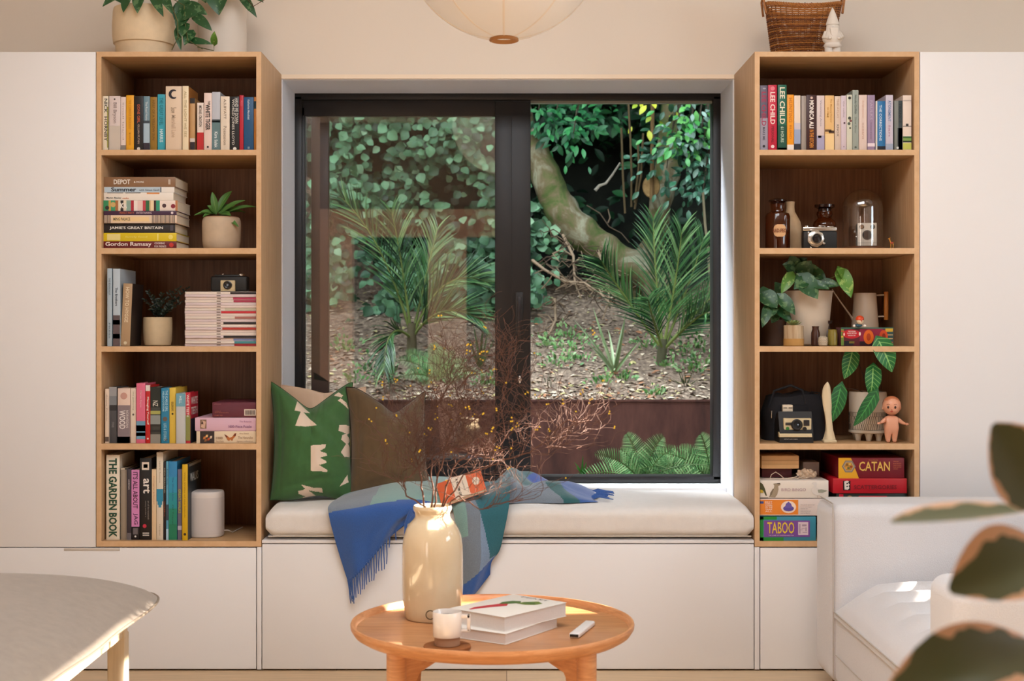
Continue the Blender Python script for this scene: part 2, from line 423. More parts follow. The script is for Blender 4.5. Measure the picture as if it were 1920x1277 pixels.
# seat pad
pad_m = M('E2DCD6', .9, var=.03, vscale=40, bump=.25, bscale=500, sheen=.3, name='linen')
def pad():
    x0, x1 = X(497.5, -.01), X(1414, -.01); z0 = Z(1013)+.001; y0, y1 = -.008, FY-.172
    b = MB(); nx, ny = 120, 30
    def ring(u, v):   # v goes round the section, u along
        x = x0+(x1-x0)*u
        e = min(1, min(u, 1-u)*60); e = e**.5
        H = .117+.004*noise.noise(Vector((x*4, 1, 0))); hh = H/2*(.55+.45*e)
        a = 2*PI*v; ca, sa = math.cos(a), math.sin(a); p = 5
        k = (abs(ca)**p+abs(sa)**p)**(-1/p)
        yy = (y0+y1)/2+(y1-y0)/2*ca*k*(.985+.015*e); zz = z0+H/2+hh*sa*k
        zz += .004*noise.noise(Vector((x*6, yy*6, 3)))*(1 if sa > 0 else 0)*e
        yy += .002*noise.noise(Vector((x*14, zz*8, 5)))
        return (x, yy, max(z0, zz))
    b.grid(ring, nx, 64, pad_m)
    for u in (0, 1):
        vs = [ring(u, i/64) for i in range(64)]; b.add(vs, [list(range(64))], pad_m)
    o = b.build('seat_cushion')
    tag(o, 'long pale linen seat cushion on the white window bench', 'seat cushion')
    pipe = MB()
    pipe.tube([(x0+.01+(x1-x0-.02)*i/60, y0-.001+.001*math.sin(i), z0+.014) for i in range(61)], .0022, M('CFC5B8', .9), 6)
    pipe.build('piping', o)
pad()
CTOP = Z(1013)+.118

# ------------------------------------------------------------------ books
rnd = random.Random(4)
def book(a0, a1, b0, b1, cover, label, txt=(), bands=(), Y=None, depth=.135, mode='v', zb=None, name='book', cat='book', group=None, side=None, lean=0, rz=0, pages=page_m, inset=.003, blobs=()):
    """mode v: stands on the shelf, spine px a0..a1, b0 top, b1 bottom.  mode h: lies flat"""
    if Y is None: Y = .012+rnd.random()*.016
    k = (Y+D0)/F
    if mode == 'v': w, L = (a1-a0)*k*.985, (b1-b0)*k
    else: w, L = (b1-b0)*k*.975, (a1-a0)*k
    cx = X((a0+a1)/2, Y)
    z0 = zb if zb is not None else Z(b1, Y)
    t = thing(name, label, cat, (cx, Y, z0), rz, group)
    if lean: t.rotation_euler = (0, R(lean), rz)
    if mode == 'v':
        Q = lambda u, y, v: (v, y, L-u); U, V = Vector((0, 0, -1)), Vector((1, 0, 0))
    else:
        Q = lambda u, y, v: (u-L/2, y, v+w/2); U, V = Vector((1, 0, 0)), Vector((0, 0, 1))
    def bx(mb, u0, u1, y0, y1, v0, v1, m, bev=0):
        p, q = Q(u0, y0, v0), Q(u1, y1, v1)
        mb.box(min(p[0], q[0]), max(p[0], q[0]), min(p[1], q[1]), max(p[1], q[1]), min(p[2], q[2]), max(p[2], q[2]), m, bev)
    cm = M(cover, .45); sm_ = M(side, .45) if side else cm
    b = MB(); tk = min(.0022, w*.14)
    bx(b, 0, L, 0, tk, -w/2, w/2, cm, .0008)
    bx(b, 0, L, tk*.9, depth, -w/2, -w/2+tk, sm_); bx(b, 0, L, tk*.9, depth, w/2-tk, w/2, sm_)
    b.build('cover', t)
    b = MB(); bx(b, inset, L-inset*.4, tk, depth-.003, -w/2+tk, w/2-tk, pages); b.build('page_block', t)
    if bands or blobs:
        b = MB()
        for bd in bands:
            f0, f1, col = bd[:3]; g0, g1 = (bd[3], bd[4]) if len(bd) > 3 else (-.5, .5)
            bx(b, L*f0, L*f1, -.0005, .0002, w*g0, w*g1, M(col, .45))
        for (f, g, rr, col) in blobs:   # little printed roundels
            o_ = Vector(Q(L*f, -.0007, w*g)); n_ = 12
            pts = [o_+U*math.cos(2*PI*i/n_)*rr*w+V*math.sin(2*PI*i/n_)*rr*w for i in range(n_)]
            b.add(pts, [list(range(n_))[::-1]], M(col, .45))
        b.build('spine_print', t)
    if txt:
        b = MB()
        for tx in txt:
            s, f0, f1, sz, col = tx[:5]; off = tx[5] if len(tx) > 5 else 0; bold = tx[6] if len(tx) > 6 else .012
            o_ = Q(L*(f0+f1)/2, -.0010, w*off)
            b.text(s, o_, U, V, L*(f1-f0), w*sz, M(col, .5), bold)
        b.build('title', t)
    return t
def shelf_z(i): return Z(SHF[i][0]) if i < 4 else BASEZ+.0187
TS = 'paperbacks standing on the top shelf of the left bookcase'
zt = shelf_z(0)
def lt(*a, **k): k.setdefault('group', TS); k['zb'] = zt; return book(*a, **k)
lt(193, 203, 179, 281, 'EADFC8', 'cream paperback with large dark author name, leftmost on left bookcase top shelf', [('NICK  HORNBY', .05, .83, .62, '2A2420', .05)], [(.2, .95, '9C9A3A', .3, .5)])
lt(204.5, 225.5, 179, 281, 'D9C9C4', 'thick pale pinkish-grey paperback beside the leftmost cream one on top shelf', [('Bill Bryson', .12, .5, .4, '9A8884')], [(.55, 1, 'C9BDB0')], blobs=[(.06, 0, .08, '403838')])
lt(226.5, 236, 180.5, 281, 'E6D5CE', 'slim pale pink-white paperback left of the yellow-orange spine', [('Small Island', .1, .8, .3, 'B8A49C')], [(.9, 1, '8A8078')])
lt(236.5, 251, 177.5, 281, 'E9A51C', 'yellow-orange paperback on the left bookcase top shelf', [('THE CURIOUS INCIDENT', .08, .62, .35, 'C98A14'), ('M HADDON', .68, .9, .3, 'C98A14')])
lt(251.5, 268.5, 179, 281, '171314', 'black paperback with small orange lettering right of the yellow-orange one', [('GONE GIRL', .15, .5, .3, 'C8603C'), ('GILLIAN FLYNN', .52, .88, .22, 'B8A090')], blobs=[(.97, 0, .18, 'D8D0C8')])
lt(269, 280.5, 179, 281, '6F8C98', 'blue-grey paperback with cloudy picture and dark foot, beside the black one', [('The Road Home', .1, .45, .35, 'D8E0E4')], [(.5, .86, 'A9BECB'), (.86, 1, '2E2430'), (.45, .5, '37424C')])
lt(281.5, 294.5, 180, 281, '9A7222', 'mustard-brown paperback left of the turquoise spine', [('HALF OF A YELLOW SUN', .06, .8, .35, '6E4E14')])
lt(295.5, 310, 175, 281, '38A8BE', 'turquoise paperback on the left bookcase top shelf', [('THE GREAT LEVEL', .06, .55, .5, '17707E'), ('HARRIS', .62, .85, .45, 'D8F0F2')])
b_ = lt(310.5, 341, 161, 281, 'E0C8AE', 'wide tall cream hardback with a dark crescent portrait at spine top', [('Snow', .33, .42, .35, 'B09880'), ('Marshall Lane', .45, .8, .28, 'C2A88E')], depth=.16, Y=.01)
mm = MB(); kk = .0185
mm.prism([(math.cos(a)*9*kk/10, math.sin(a)*9*kk/10) for a in [R(60+i*20) for i in range(13)]]+[(math.cos(a)*6*kk/10+.004, math.sin(a)*6*kk/10) for a in [R(300-i*20) for i in range(13)]], (-.001, -.0012, .195), (1, 0, 0), (0, 0, 1), (0, .0006, 0), M('1E1A26', .5))
mm.build('spine_picture', b_)
lt(342, 353.5, 161, 281, 'EBDAB8', 'tall ivory paperback with pale lettering next to the wide portrait spine', [('ALL THE LIGHT WE SEE', .08, .8, .4, 'B8A478')], side='A87038', depth=.15, Y=.005)
lt(354.5, 365.5, 182, 281, 'C39A66', 'tan paperback with dark picture at its foot, left of the white-and-red one', [], [(0, .1, '2A2422'), (.76, .83, 'D8CCC0'), (.83, 1, '2E2228')], Y=.03)
lt(366, 369, 215, 281, '4A161A', 'very thin dark red booklet between the tan and the white-and-red paperback', [], Y=.06)
lt(369.5, 382, 191, 281, 'EBDCD0', 'short white paperback with a red block at the spine foot', [('MICHAEL CRICHTON', .06, .5, .42, '3A3230')], [(.62, 1, 'C22426')])
lt(382.5, 397, 173, 281, 'E8CFC4', 'pale pink paperback with bold black title, right of the red-footed one', [('THE', .14, .2, .3, '1C1818', .15), ('WHITE TIGER', .2, .65, .6, '1C1818', 0, .03)], blobs=[(.94, 0, .14, '2A2220')])
lt(397.5, 413, 171, 281, 'B9BCC4', 'tall grey paperback with teal-grey lower half and white lettering', [('Kira Salak', .68, .95, .38, 'E4ECEC')], [(.5, 1, '5F7C80'), (.47, .52, '2E383C')])
lt(413.5, 430.5, 179.5, 281, 'E6D6C2', 'cream paperback with widely spaced author name, left of the black-and-white one', [('A.S.BYATT', .05, .42, .28, '8A7A68'), ('Possession', .55, .9, .34, '9A8A78')])
lt(432, 448.5, 180, 281, '16161A', 'black paperback with dense white hand-drawn capitals', [('HAND ME DOWN', .03, .5, .42, 'D0CCC4', .2), ('WORLD JONES LLOYD', .05, .9, .36, 'D0CCC4', -.22)], blobs=[(.97, 0, .2, 'E8E4DC')])
lt(449, 456.5, 177.5, 281, 'B8182E', 'slim crimson red paperback on the left bookcase top shelf', [('RED', .1, .2, .4, 'D86070')])
lt(457, 475.5, 181, 281, '10507E', 'deep blue paperback near the right end of the left bookcase top shelf', [('Katherine Mansfield', .05, .42, .22, 'C8D8E4')], [(.93, .97, '7F98A8', -.1, .1)])
lt(476, 480.6, 180, 281, 'E08A28', 'sliver of an orange paperback at the far right of left bookcase top shelf', [], [(.08, .22, '1C3A38')])
# shelf two: cook books lying flat
z = shelf_z(1); G2 = 'cook books stacked flat on the second shelf'
def stack(rows, z, **kw):
    for r_ in rows:
        h = (r_[3]-r_[2])*(D0+.03)/F
        k_ = dict(mode='h', zb=z, depth=.2, name='cook_book', group=G2); k_.update(kw); k_.update(r_[7] if len(r_) > 7 else {})
        book(r_[0], r_[1], r_[2], r_[3], r_[4], r_[5], r_[6], **k_); z += h*.985
    return z
cols = ['2E8A5A', 'C8A050', '3A9A6A', 'A86A3A', 'E8D8C0', '1E1A1A', 'E8D8C0', '8AA89A', 'B01E34', 'F0E0D8', 'E8C8C0', 'C2404C', '2A6A40', 'D8B888', 'F0D8B0', '401A1A', '2E9A78', 'EBD8CC']
cw = [.0, .07, .1, .16, .2, .23, .27, .31, .37, .41, .46, .53, .57, .62, .64, .68, .71, .76, 1]
stripes = [(.02+i*.0, .0, '1')]
bands6 = [(.01+.018*i, .018+.018*i, '2E2224') for i in range(5)]+[(.66+.018*i, .668+.018*i, '2E2224') for i in range(18)]
stack([
 (193.5, 331, 451.5, 465.4, '6A1216', 'dark red cook book with bold white name, bottom of the flat stack', [('Gordon Ramsay', .03, .66, .72, 'F0E0D8', .05, .02), ('COOKING', .7, .84, .28, 'F0E0D8', .22), ('FOR FRIENDS', .7, .86, .28, 'F0E0D8', -.2)], dict(blobs=[(.93, 0, .32, 'C8342C')])),
 (194, 331, 434.8, 450.8, 'D9BE12', 'bright yellow cook book second from the bottom of the flat stack', [('family food', .3, .6, .3, 'E8D860')], dict(bands=[(.05, .23, 'E6D48A', -.38, .38), (.74, .75, 'F0E8A0', -.4, .4)], blobs=[(.92, 0, .28, 'F0DC70')])),
 (195, 328.5, 416, 434, '201C1E', 'black cook book with white capitals, between the yellow and striped ones', [("JAMIE'S GREAT BRITAIN", .08, .83, .38, 'E8E4DC', 0, .02)], dict(bands=[(.93, .97, '4A4650', -.3, .3)], side='26242A')),
 (195, 331.5, 400, 415.5, 'E6CDB4', 'cream cook book with thin dark vertical stripes on its spine', [('MING PALACE', .13, .36, .36, '3A3034')], dict(bands=bands6+[(.12, .62, 'F0CF98', -.3, .3)])),
 (194.5, 331, 391.5, 399.6, '40203E', 'slim purple cook book under the colourful collage spine', [('PERFECT PARTY', .22, .42, .5, 'B86040'), ('ENTERTAINING', .45, .66, .5, 'C8B0B8')], dict(blobs=[(.94, 0, .3, 'E8D8D8')])),
 (194, 333, 371, 391, 'EBD8CC', 'cook book whose spine is a colourful collage of letters and pictures', [('KA', .23, .32, .5, 'E8E0D8', 0, .04)], dict(bands=[(cw[i], cw[i+1], cols[i]) for i in range(17)]+[(.97, 1, 'B87A50')], blobs=[(.05, -.2, .2, '1E1A1A'), (.13, .1, .25, 'C8A868'), (.82, .0, .2, '4A3038'), (.94, -.05, .22, '8A2034')])),
 (194.5, 325, 356, 371, 'EDE4D8', 'white cook book with small black name and orange arc, under the pale blue one', [('Martin Bosley', .04, .25, .24, '2A2624', -.2), ('cooks', .27, .36, .24, 'D87838', -.2)], dict(bands=[(.62, .8, 'E0904A', .32, .5), (.05, .28, '2A2624', .42, .5), (.31, .53, '2A2624', .42, .5)])),
 (195, 327, 345, 355.8, 'E6E0D8', 'slim cook book with pale blue spine label reading Summer, second from top', [('Summer', .1, .46, .74, '1C1E28', .05, .03), ('with Simon Gault', .5, .79, .34, '4A5058', -.05)], dict(bands=[(.01, .8, 'B9CBD8', -.45, .45), (.8, .815, '56606A', -.45, .45)])),
 (194.5, 329, 325.6, 344.8, '8A6648', 'brown cook book with white capitals on top of the flat stack', [('DEPOT', .14, .37, .48, 'EDE6DC', 0, .02), ('& MORE', .42, .56, .18, 'EDE6DC')], dict(bands=[(.9, .93, 'C0B0A0', -.25, .25)])),
], z)
# shelf three
z = shelf_z(2); G3 = 'books leaning at the left end of the third shelf'
book(201, 210, 503.5, 649.5, 'A9B9C4', 'slim tall pale blue book, leftmost on the left bookcase third shelf', [('THE BOOKSHOP', .12, .34, .4, '6A7A88'), ('PRESS', .7, .9, .3, '6A7A88')], zb=z, depth=.19, group=G3)
book(212, 225, 504, 649.5, 'B7C4CE', 'tall pale blue-grey book with a photo at the spine foot', [('The Brothers', .24, .48, .36, '38485A')], [(.6, 1, '5A4A4C'), (.66, .72, 'B09890'), (.84, .9, 'D8D0C8')], zb=z, depth=.21, group=G3, Y=.012)
book(226, 243.5, 532, 649.5, 'B0916E', 'tan-spined book with a dark cover leaning right beside the blue-grey one', [('HOW TO HYGGE', .06, .62, .4, 'E8D8B8')], zb=z+.001, depth=.15, group=G3, side='2A211E', lean=2.5, Y=.02, blobs=[(.95, 0, .18, 'D8C8A8')])
G4 = 'magazines stacked on the third shelf'
names = ['topmost', 'second', 'third', 'fourth', 'fifth', 'sixth', 'seventh', 'eighth', 'ninth', 'tenth', 'eleventh', 'twelfth', 'thirteenth', 'fourteenth', 'fifteenth', 'sixteenth', 'seventeenth', 'eighteenth', 'nineteenth', 'lowest']
mc = [('2A1E20', 'a dark end'), (None, ''), ('B83A5A', 'a pink end'), ('A82A4A', 'a crimson end'), (None, ''), (None, ''), ('C8C0A8', 'a pale speckled end'), ('C8202E', 'a bright red end'), (None, ''), ('A86A60', 'a dusty pink end'), (None, ''), ('1E1618', 'a black end'), (None, ''), ('B83020', 'a red and orange end'), (None, ''), (None, ''), ('161214', 'a long black end'), ('7A8AB8', 'a lilac-blue end'), ('3A8A94', 'a teal end'), ('B02A30', 'a brick red end')]
mag_h = (649.5-547)/20*(D0+.03)/F
for i in range(20):
    yb = 649.5-(19-i)*5.125; yt = yb-5.0
    a, nm = mc[i]; j = rnd.uniform(-.8, .8)
    f = .5+rnd.random()*.2 if i not in (11, 16) else .54
    lab = ('%s magazine of the twenty-high stack, pale spine with %s' % (names[i], nm) if a else '%s magazine of the twenty-high stack, plain pale spine' % names[i])
    bd = [(.445, .5, '7A6A60', -.2, .2)]
    if a: bd.append((f, .998, a, -.42, .42))
    book(347+j, 480.5, yt, yb, ['E6D8CC', 'DCCACB', 'E2CFC6'][i % 3], lab, [], bd, zb=z+(19-i)*mag_h, mode='h', depth=.2, name='magazine', cat='magazine', group=G4, Y=.02+rnd.random()*.006, inset=.001)
# shelf four
z = shelf_z(3); G5 = 'books standing on the fourth shelf of the left bookcase'
def l4(*a, **k): k.setdefault('group', G5); k['zb'] = z; return book(*a, **k)
l4(197, 204, 730, 832, 'E2CDB8', 'slim cream book, leftmost on the left bookcase fourth shelf', [('Annie Proulx', .1, .6, .3, 'A89484')], [(.88, .97, '5A4A42')])
l4(204.5, 219, 727, 832, '4A4A4E', 'grey and black photographic paperback beside the slim cream one', [('STONES', .62, .72, .3, '8A8A90')], [(0, .16, '9A9A9C'), (.16, .32, '7C8084'), (.32, .42, '26262A')], depth=.15)
l4(220.5, 244, 729, 832, 'E4C9B8', 'wide paperback, cream above and grey-mauve below, with vertical white title', [('WOOD', .4, .74, .5, 'E4DCD8', -.12, .02), ('NORWEGIAN', .4, .72, .2, 'D8CCC8', .28)], [(.31, 1, '87787C'), (.88, 1, '8A4A58')], blobs=[(.14, 0, .28, 'C8988A')], depth=.14)
l4(245, 255, 729, 832, 'E8D8C4', 'slim ivory paperback with tiny lettering, left of the pink spine', [('the gathering', .06, .4, .28, 'A8A880')], blobs=[(.48, 0, .2, '6A6058')])
l4(255.5, 272.5, 719.5, 832, 'DF6A86', 'tall pink paperback with a blue picture low on its spine', [('Marian Keyes', .12, .4, .25, 'F4B8C4')], [(.63, .93, '6A9AB4'), (.7, .8, '3A5A78'), (.82, .88, '2A3E5C')], depth=.15)
l4(273, 281.5, 723, 832, 'C21C1E', 'red paperback with white vertical title beside the pink one', [('Managing Yourself', .2, .68, .55, 'F4E8E0', 0, .02)], [(0, .1, 'E8DCD4')], blobs=[(.92, 0, .2, 'F0E0D8')])
l4(282, 301, 727, 832, '3C3E3A', 'dark paperback with a winding road photo, right of the red one', [('NZ', .24, .34, .5, 'D8D4C8')], [(0, .36, '17201A'), (.42, .48, 'A8A85A'), (.5, .66, '8E9490'), (.66, .7, '24241F'), (.76, .8, '1E1E1C'), (.84, 1, '8A867C')], depth=.15)
l4(302, 317, 728.5, 832, '1E7FA6', 'bright blue paperback with pale scribbled lettering', [('THE ICARUS GIRL', .04, .42, .3, 'B8E0EC', .2), ('HELEN OYEYEMI', .06, .42, .25, 'B8E0EC', -.2), ('LIFE & STORIES', .64, .95, .35, 'A0D0E0')], blobs=[(.56, 0, .3, '6A5A50'), (.93, .1, .2, '3A3028')], depth=.15)
l4(317.5, 329.5, 728, 832, 'E2C04A', 'yellow paperback with small black lettering right of the blue one', [('GOLDEN DAYS', .25, .42, .34, '4A3C18')], blobs=[(.47, 0, .16, '2A2010')], depth=.18)
l4(330, 347, 738, 832, 'C2C4C4', 'light grey paperback with pale blue top band', [('HILL', .05, .2, .3, 'D8E8EC')], [(0, .26, '6FA6B8')], depth=.14, Y=.006)
o_ = l4(347.5, 357, 737, 832, 'C4283A', 'short red paperback with white capitals over green, rightmost standing book of fourth shelf', [('WHITE TEETH', .04, .48, .5, 'F0E4DC')], [(.45, .95, '8A8A48')], side='C4283A', depth=.125, Y=.02)
b = MB()   # lettering on the board turned to the room
for s_, zz in (('WHITE', .147), ('TEETH', .112)):
    b.text(s_, (.0092, .062, zz), (0, 1, 0), (0, 0, 1), .10, .026, M('F0E4DC', .5), .03)
b.box(.0089, .0091, .003, .125, 0, .085, M('1E2A3E', .5)); b.build('front_print', o_)
# puzzle boxes
def carton(a0, a1, b0, b1, col, label, zb, depth=.26, Y=.015, name='puzzle_box', cat='box', group=None, lid=.7, front=None, side=None, x_off=0):
    k = (Y+D0)/F; w = (a1-a0)*k; h = (b1-b0)*k*.97
    t = thing(name, label, cat, (X((a0+a1)/2, Y), Y, zb), 0, group)
    m_ = M(col, .4)
    MB().box(-w/2+.0015, w/2-.0015, .0015, depth-.0015, 0, h*.5, M(side or col, .5), .001).build('tray', t)
    MB().box(-w/2, w/2, 0, depth, h*(1-lid), h, m_, .0012).build('lid', t)
    if front:
        b = MB()
        def plate(f0, f1, g0, g1, c, lift=0): b.box(-w/2+w*f0, -w/2+w*f1, -.0006-lift, .0005, h*g0, h*g1, M(c, .4))
        def txt(s, f0, f1, g0, g1, c, bold=.01): b.text(s, (-w/2+w*(f0+f1)/2, -.0022, h*(g0+g1)/2), (1, 0, 0), (0, 0, 1), w*(f1-f0), h*(g1-g0), M(c, .45), bold)
        def shape(pts, c, lift=0): b.prism([(p[0]*w-w/2, p[1]*h) for p in pts], (0, -.0012-lift, 0), (1, 0, 0), (0, 0, 1), (0, .0008, 0), M(c, .45))
        front(plate, txt, shape); b.build('printed_side', t)
    return t
GP = 'jigsaw boxes stacked on the fourth shelf'
z = shelf_z(3)
def f1(plate, txt, shape):
    plate(.06, .3, .0, 1, '2A1C18'); plate(0, .05, 0, 1, 'D8C4A8')
    for (x_, y_, c_) in ((.13, .45, 'C8702A'), (.17, .6, 'E0B070'), (.2, .35, 'B84A20'), (.24, .5, 'D8C0A0'), (.15, .25, '8A5A30')):
        shape([(x_-.02, y_-.12), (x_+.02, y_-.08), (x_+.025, y_+.12), (x_-.01, y_+.1)], c_)
    shape([(.47, .75), (.52, .62), (.56, .45), (.6, .55), (.64, .82), (.67, .85), (.66, .6), (.62, .4), (.6, .2), (.565, .33), (.55, .2), (.52, .3), (.5, .5)], 'B86A30')
    shape([(.47, .74), (.5, .68), (.53, .5), (.5, .48)], '6A2A1A', .0003); shape([(.67, .84), (.64, .76), (.62, .6), (.655, .6)], '6A2A1A', .0003)
    txt('1000', .33, .44, .34, .55, '8A6A50'); txt('Piece Puzzle', .33, .46, .1, .25, 'A88A70'); txt('Alice Sketch', .72, .88, .75, .88, 'A88A70'); txt('The Naturalist', .7, .95, .38, .58, 'A88A70'); txt('jigsaw collection', .68, .95, .08, .24, 'A88A70')
carton(368.5, 480, 808.5, 832, 'E4CFB0', 'cream jigsaw box with a brown butterfly, bottom of three boxes on the fourth shelf', z, group=GP, lid=.95, front=f1)
z += .0425
def f2(plate, txt, shape):
    plate(.085, .19, .18, .86, '8A6A50'); shape([(.1, .3), (.16, .2), (.18, .7), (.12, .8)], 'D8B098'); shape([(.1, .55), (.14, .5), (.13, .78)], '4A2A24', .0003)
    txt('The Botanist', .73, .93, .66, .78, 'A06A88'); txt('1000-Piece Puzzle', .55, .93, .26, .44, '7A4A78')
carton(365.5, 480, 782, 808, 'DDB4C6', 'pale pink jigsaw box, middle of three boxes on the fourth shelf', z, group=GP, lid=.96, front=f2)
z += .0478
def f3(plate, txt, shape):
    plate(.73, 1, .12, .55, 'E0CFC0'); txt('IIIIIIII', .76, .97, .18, .48, '2A1A1C', .02)
    txt('AFTERNOON', .05, .2, .86, .92, 'A86A70'); txt('A PUZZLE OF', .06, .2, .38, .45, 'A86050'); txt('MANY PIECES IN A BOX', .06, .38, .28, .35, 'A86050'); txt('FLAME TREE', .06, .24, .1, .18, 'A86050')
carton(398, 480, 752.5, 781.5, '642838', 'maroon jigsaw box with a barcode label, top of three boxes on the fourth shelf', z, group=GP, lid=.98, front=f3)
# shelf five
z = shelf_z(4); G6 = 'large books on the bottom shelf of the left bookcase'
def l5(a0, a1, b0, *a, **k): k.setdefault('group', G6); k['zb'] = z; k.setdefault('depth', .2); k.setdefault('Y', .03); return book(a0, a1, b0, 1015.5, *a, **k)
l5(199, 224.5, 856, 'EADDC8', 'wide cream book with bold decorative black and green title, leftmost on bottom shelf', [('THE GARDEN BOOK', .04, .97, .62, '1E4A34', 0, .035)], [(.985, 1, 'D0C0A8')])
l5(226.5, 237.5, 881, '9A8C7C', 'grey-beige cloth book right of the cream gardening one', [], [(.0, .02, 'C8BCA8'), (.0, 1, '877868', .2, .5)])
l5(238, 246, 882, '3A323A', 'slim dark charcoal book with tiny white lettering', [('LUKE MANGAN', .15, .29, .35, 'C0B8B8')], [(.9, 1, '6A6468')])
l5(246.5, 261.5, 884, '17131A', 'black book with a long pink spine label and ornate capitals', [("IT'S ALL ABOUT", .03, .55, .62, '4A1A3C', 0, .02), ('JAG', .62, .78, .6, '4A1A3C')], [(.0, .81, 'D588BE'), (.83, .92, '6A6468', -.3, .3)], blobs=[(.95, 0, .12, 'E8E4E0')])
l5(262, 284, 862, '121013', 'tall black book with white lowercase title and a red dot on spine', [('art', .25, .43, .6, 'EDE4DC', .1, .02), ('art of the twentieth', .52, .75, .14, '8A8480', .25), ('century and after it', .52, .72, .12, '8A8480', 0)], [(.05, .145, 'E4D4C4', -.32, .3), (.075, .12, '2A2624', -.18, .18), (.91, .925, 'C8C0B8', -.25, .3), (.935, .95, 'C8C0B8', -.25, .3)], blobs=[(.83, -.08, .17, 'C82844')])
l5(284.5, 293, 883, 'E2C59E', 'slim cream-tan book right of the tall black one', [('hungry planet', .1, .5, .3, 'C8906A')])
l5(293.5, 306, 851, 'E0D3BE', 'tallest pale book of the bottom shelf, with a turquoise shape mid spine', [('spirit house', .1, .35, .25, 'A89C84'), ('recipes', .82, .95, .25, 'A89C84')], [(.42, .56, '2A8AAC'), (.56, .6, '2A8AAC', -.35, .35), (.6, .63, '2A8AAC', -.2, .2)], depth=.22)
l5(306.5, 311, 869, '16161C', 'very slim black book with small lettering beside the tallest pale one', [('NEW ZEALAND', .08, .4, .5, 'B0A890'), ('walks', .5, .7, .4, 'A05030')])
l5(311.5, 316, 868, '5AA0BE', 'very slim light blue book left of the blue-green gradient spine', [('hot ice', .1, .3, .5, '2A5A78')], [(.55, .75, '3A4A58'), (.86, 1, 'A8CCE0')])
l5(316.5, 332, 868, '2F86BA', 'thick book whose spine changes from blue to green', [('The World Atlas', .2, .5, .2, '1E6090'), ('Of Travel', .55, .8, .2, '0E5A48')], [(.2, .4, '2A94B8'), (.4, .6, '1E9098'), (.6, .8, '18866C'), (.8, 1, '127A58')], depth=.21)
l5(333, 341, 883, '6E6880', 'slim grey-purple book with yellow capitals before the yellow one', [('GREAT WALKS', .28, .62, .6, 'B8B83A')], [(.8, .86, 'B8B0C0')])
o_ = l5(341.5, 352, 873, 'D8AE16', 'yellow-spined book with a dark landscape cover, beside the white speaker', [('Wild Walks of the Islands', .1, .7, .25, 'B08A0C')], side='2A3338', depth=.22, Y=.02, blobs=[(.92, 0, .25, '3A2A10')])
b = MB(); b.text('WALKS', (.0108, .10, .215), (0, 1, 0), (0, 0, 1), .13, .03, M('D8E0E0', .5), .02); b.box(.0104, .0107, .02, .215, .255, .264, M('9A9484', .5)); b.build('front_print', o_)
# ------------------------------------------------------------------ right bookcase, top shelf
G7 = 'paperbacks standing on the top shelf of the right bookcase'; z = shelf_z(0)
def rt(a0, a1, b0, *a, **k): k.setdefault('group', G7); k['zb'] = z; k.setdefault('depth', .125); return book(a0, a1, b0, 281, *a, **k)
rt(1425, 1439.5, 158, '6A6478', 'mauve-grey thriller with crimson capitals, leftmost on the right bookcase top shelf', [('LEE CHILD', .1, .62, .6, 'B03A58', 0, .02), ('MAKE ME', .64, .84, .3, '3A3A48'), ('JACK REACHER', .04, .06, .5, 'E8E4EC')], [(.5, 1, 'A8A4B4')], blobs=[(.93, 0, .18, '2A2830')], depth=.14)
rt(1440.5, 1457, 158, 'C8203E', 'crimson thriller with pale capitals, between the mauve and green ones', [('LEE CHILD', .11, .6, .55, 'F4DCD4', 0, .02), ('PERSONAL', .63, .88, .3, '7A1024')], blobs=[(.055, 0, .25, 'E87888'), (.94, 0, .2, 'F0D0D0')], depth=.14)
rt(1458.5, 1475, 158, '14604A', 'dark green thriller with cream capitals, third from the left', [('LEE CHILD', .04, .6, .6, 'EDE4C8', 0, .02), ('61 HOURS', .64, .88, .35, 'C8D8C0')], [(.62, 1, '0E4A38'), (.96, 1, '3A8A6A')], depth=.14)
rt(1475.8, 1488.5, 176.5, 'EE9A10', 'orange paperback with a white foot on the right bookcase top shelf', [('HUNTING ', .06, .5, .5, 'C8761A'), ('BLIND', .55, .8, .3, 'C8761A')], [(.9, 1, 'EDE0D4')])
rt(1489, 1501, 178, 'E4D0BC', 'cream paperback fading to blue with a dark foot, right of the orange one', [], [(.5, .62, 'C8C0C8'), (.62, .88, '98A4C0'), (.88, 1, '22242E')])
rt(1502.5, 1511.8, 178, 'A89C92', 'slim plain grey paperback left of the dark brown one')
rt(1512.3, 1531, 176.5, '3A1614', 'dark brown paperback with bold white capitals and orange subtitle', [('MONICA ALI', .1, .6, .45, 'F0E6DC', 0, .03), ('IN THE KITCHEN', .63, .95, .42, 'D88A2A', 0, .02)], blobs=[(.055, 0, .13, 'D8B8A8')])
rt(1531.5, 1546, 178, 'D8C6C2', 'pinkish-grey paperback with lavender foot, right of the dark brown one', [('Vanishing Acts', .08, .56, .3, 'A89CA4')], [(.73, 1, 'A8A2BE'), (.73, .77, '2E2A3A', -.35, .1)])
rt(1547, 1564, 178, 'E4B878', 'amber-yellow paperback with a dark torn-edge band', [('The Memory Keeper', .06, .5, .25, 'C8924A', .15), ('KIM', .22, .4, .2, 'C8924A', -.2)], [(.62, .66, '6A4A2A', -.5, .2), (.64, .69, '4A3220', -.1, .5), (.7, 1, 'EAC890')])
rt(1565, 1576.5, 178.5, 'E2CFBC', 'ivory paperback with spaced grey letters, right of the amber-yellow one', [('THE ATLAS', .05, .4, .3, 'C8A890'), ('KNOX', .52, .74, .35, '7A6A62')])
rt(1577, 1587.3, 178, 'D3C2CA', 'pale lilac-grey paperback with small dark heart mark', [('the cellist', .1, .4, .3, 'B0A0A8')], blobs=[(.5, .1, .18, '4A2A3A'), (.93, 0, .12, 'A08A98')])
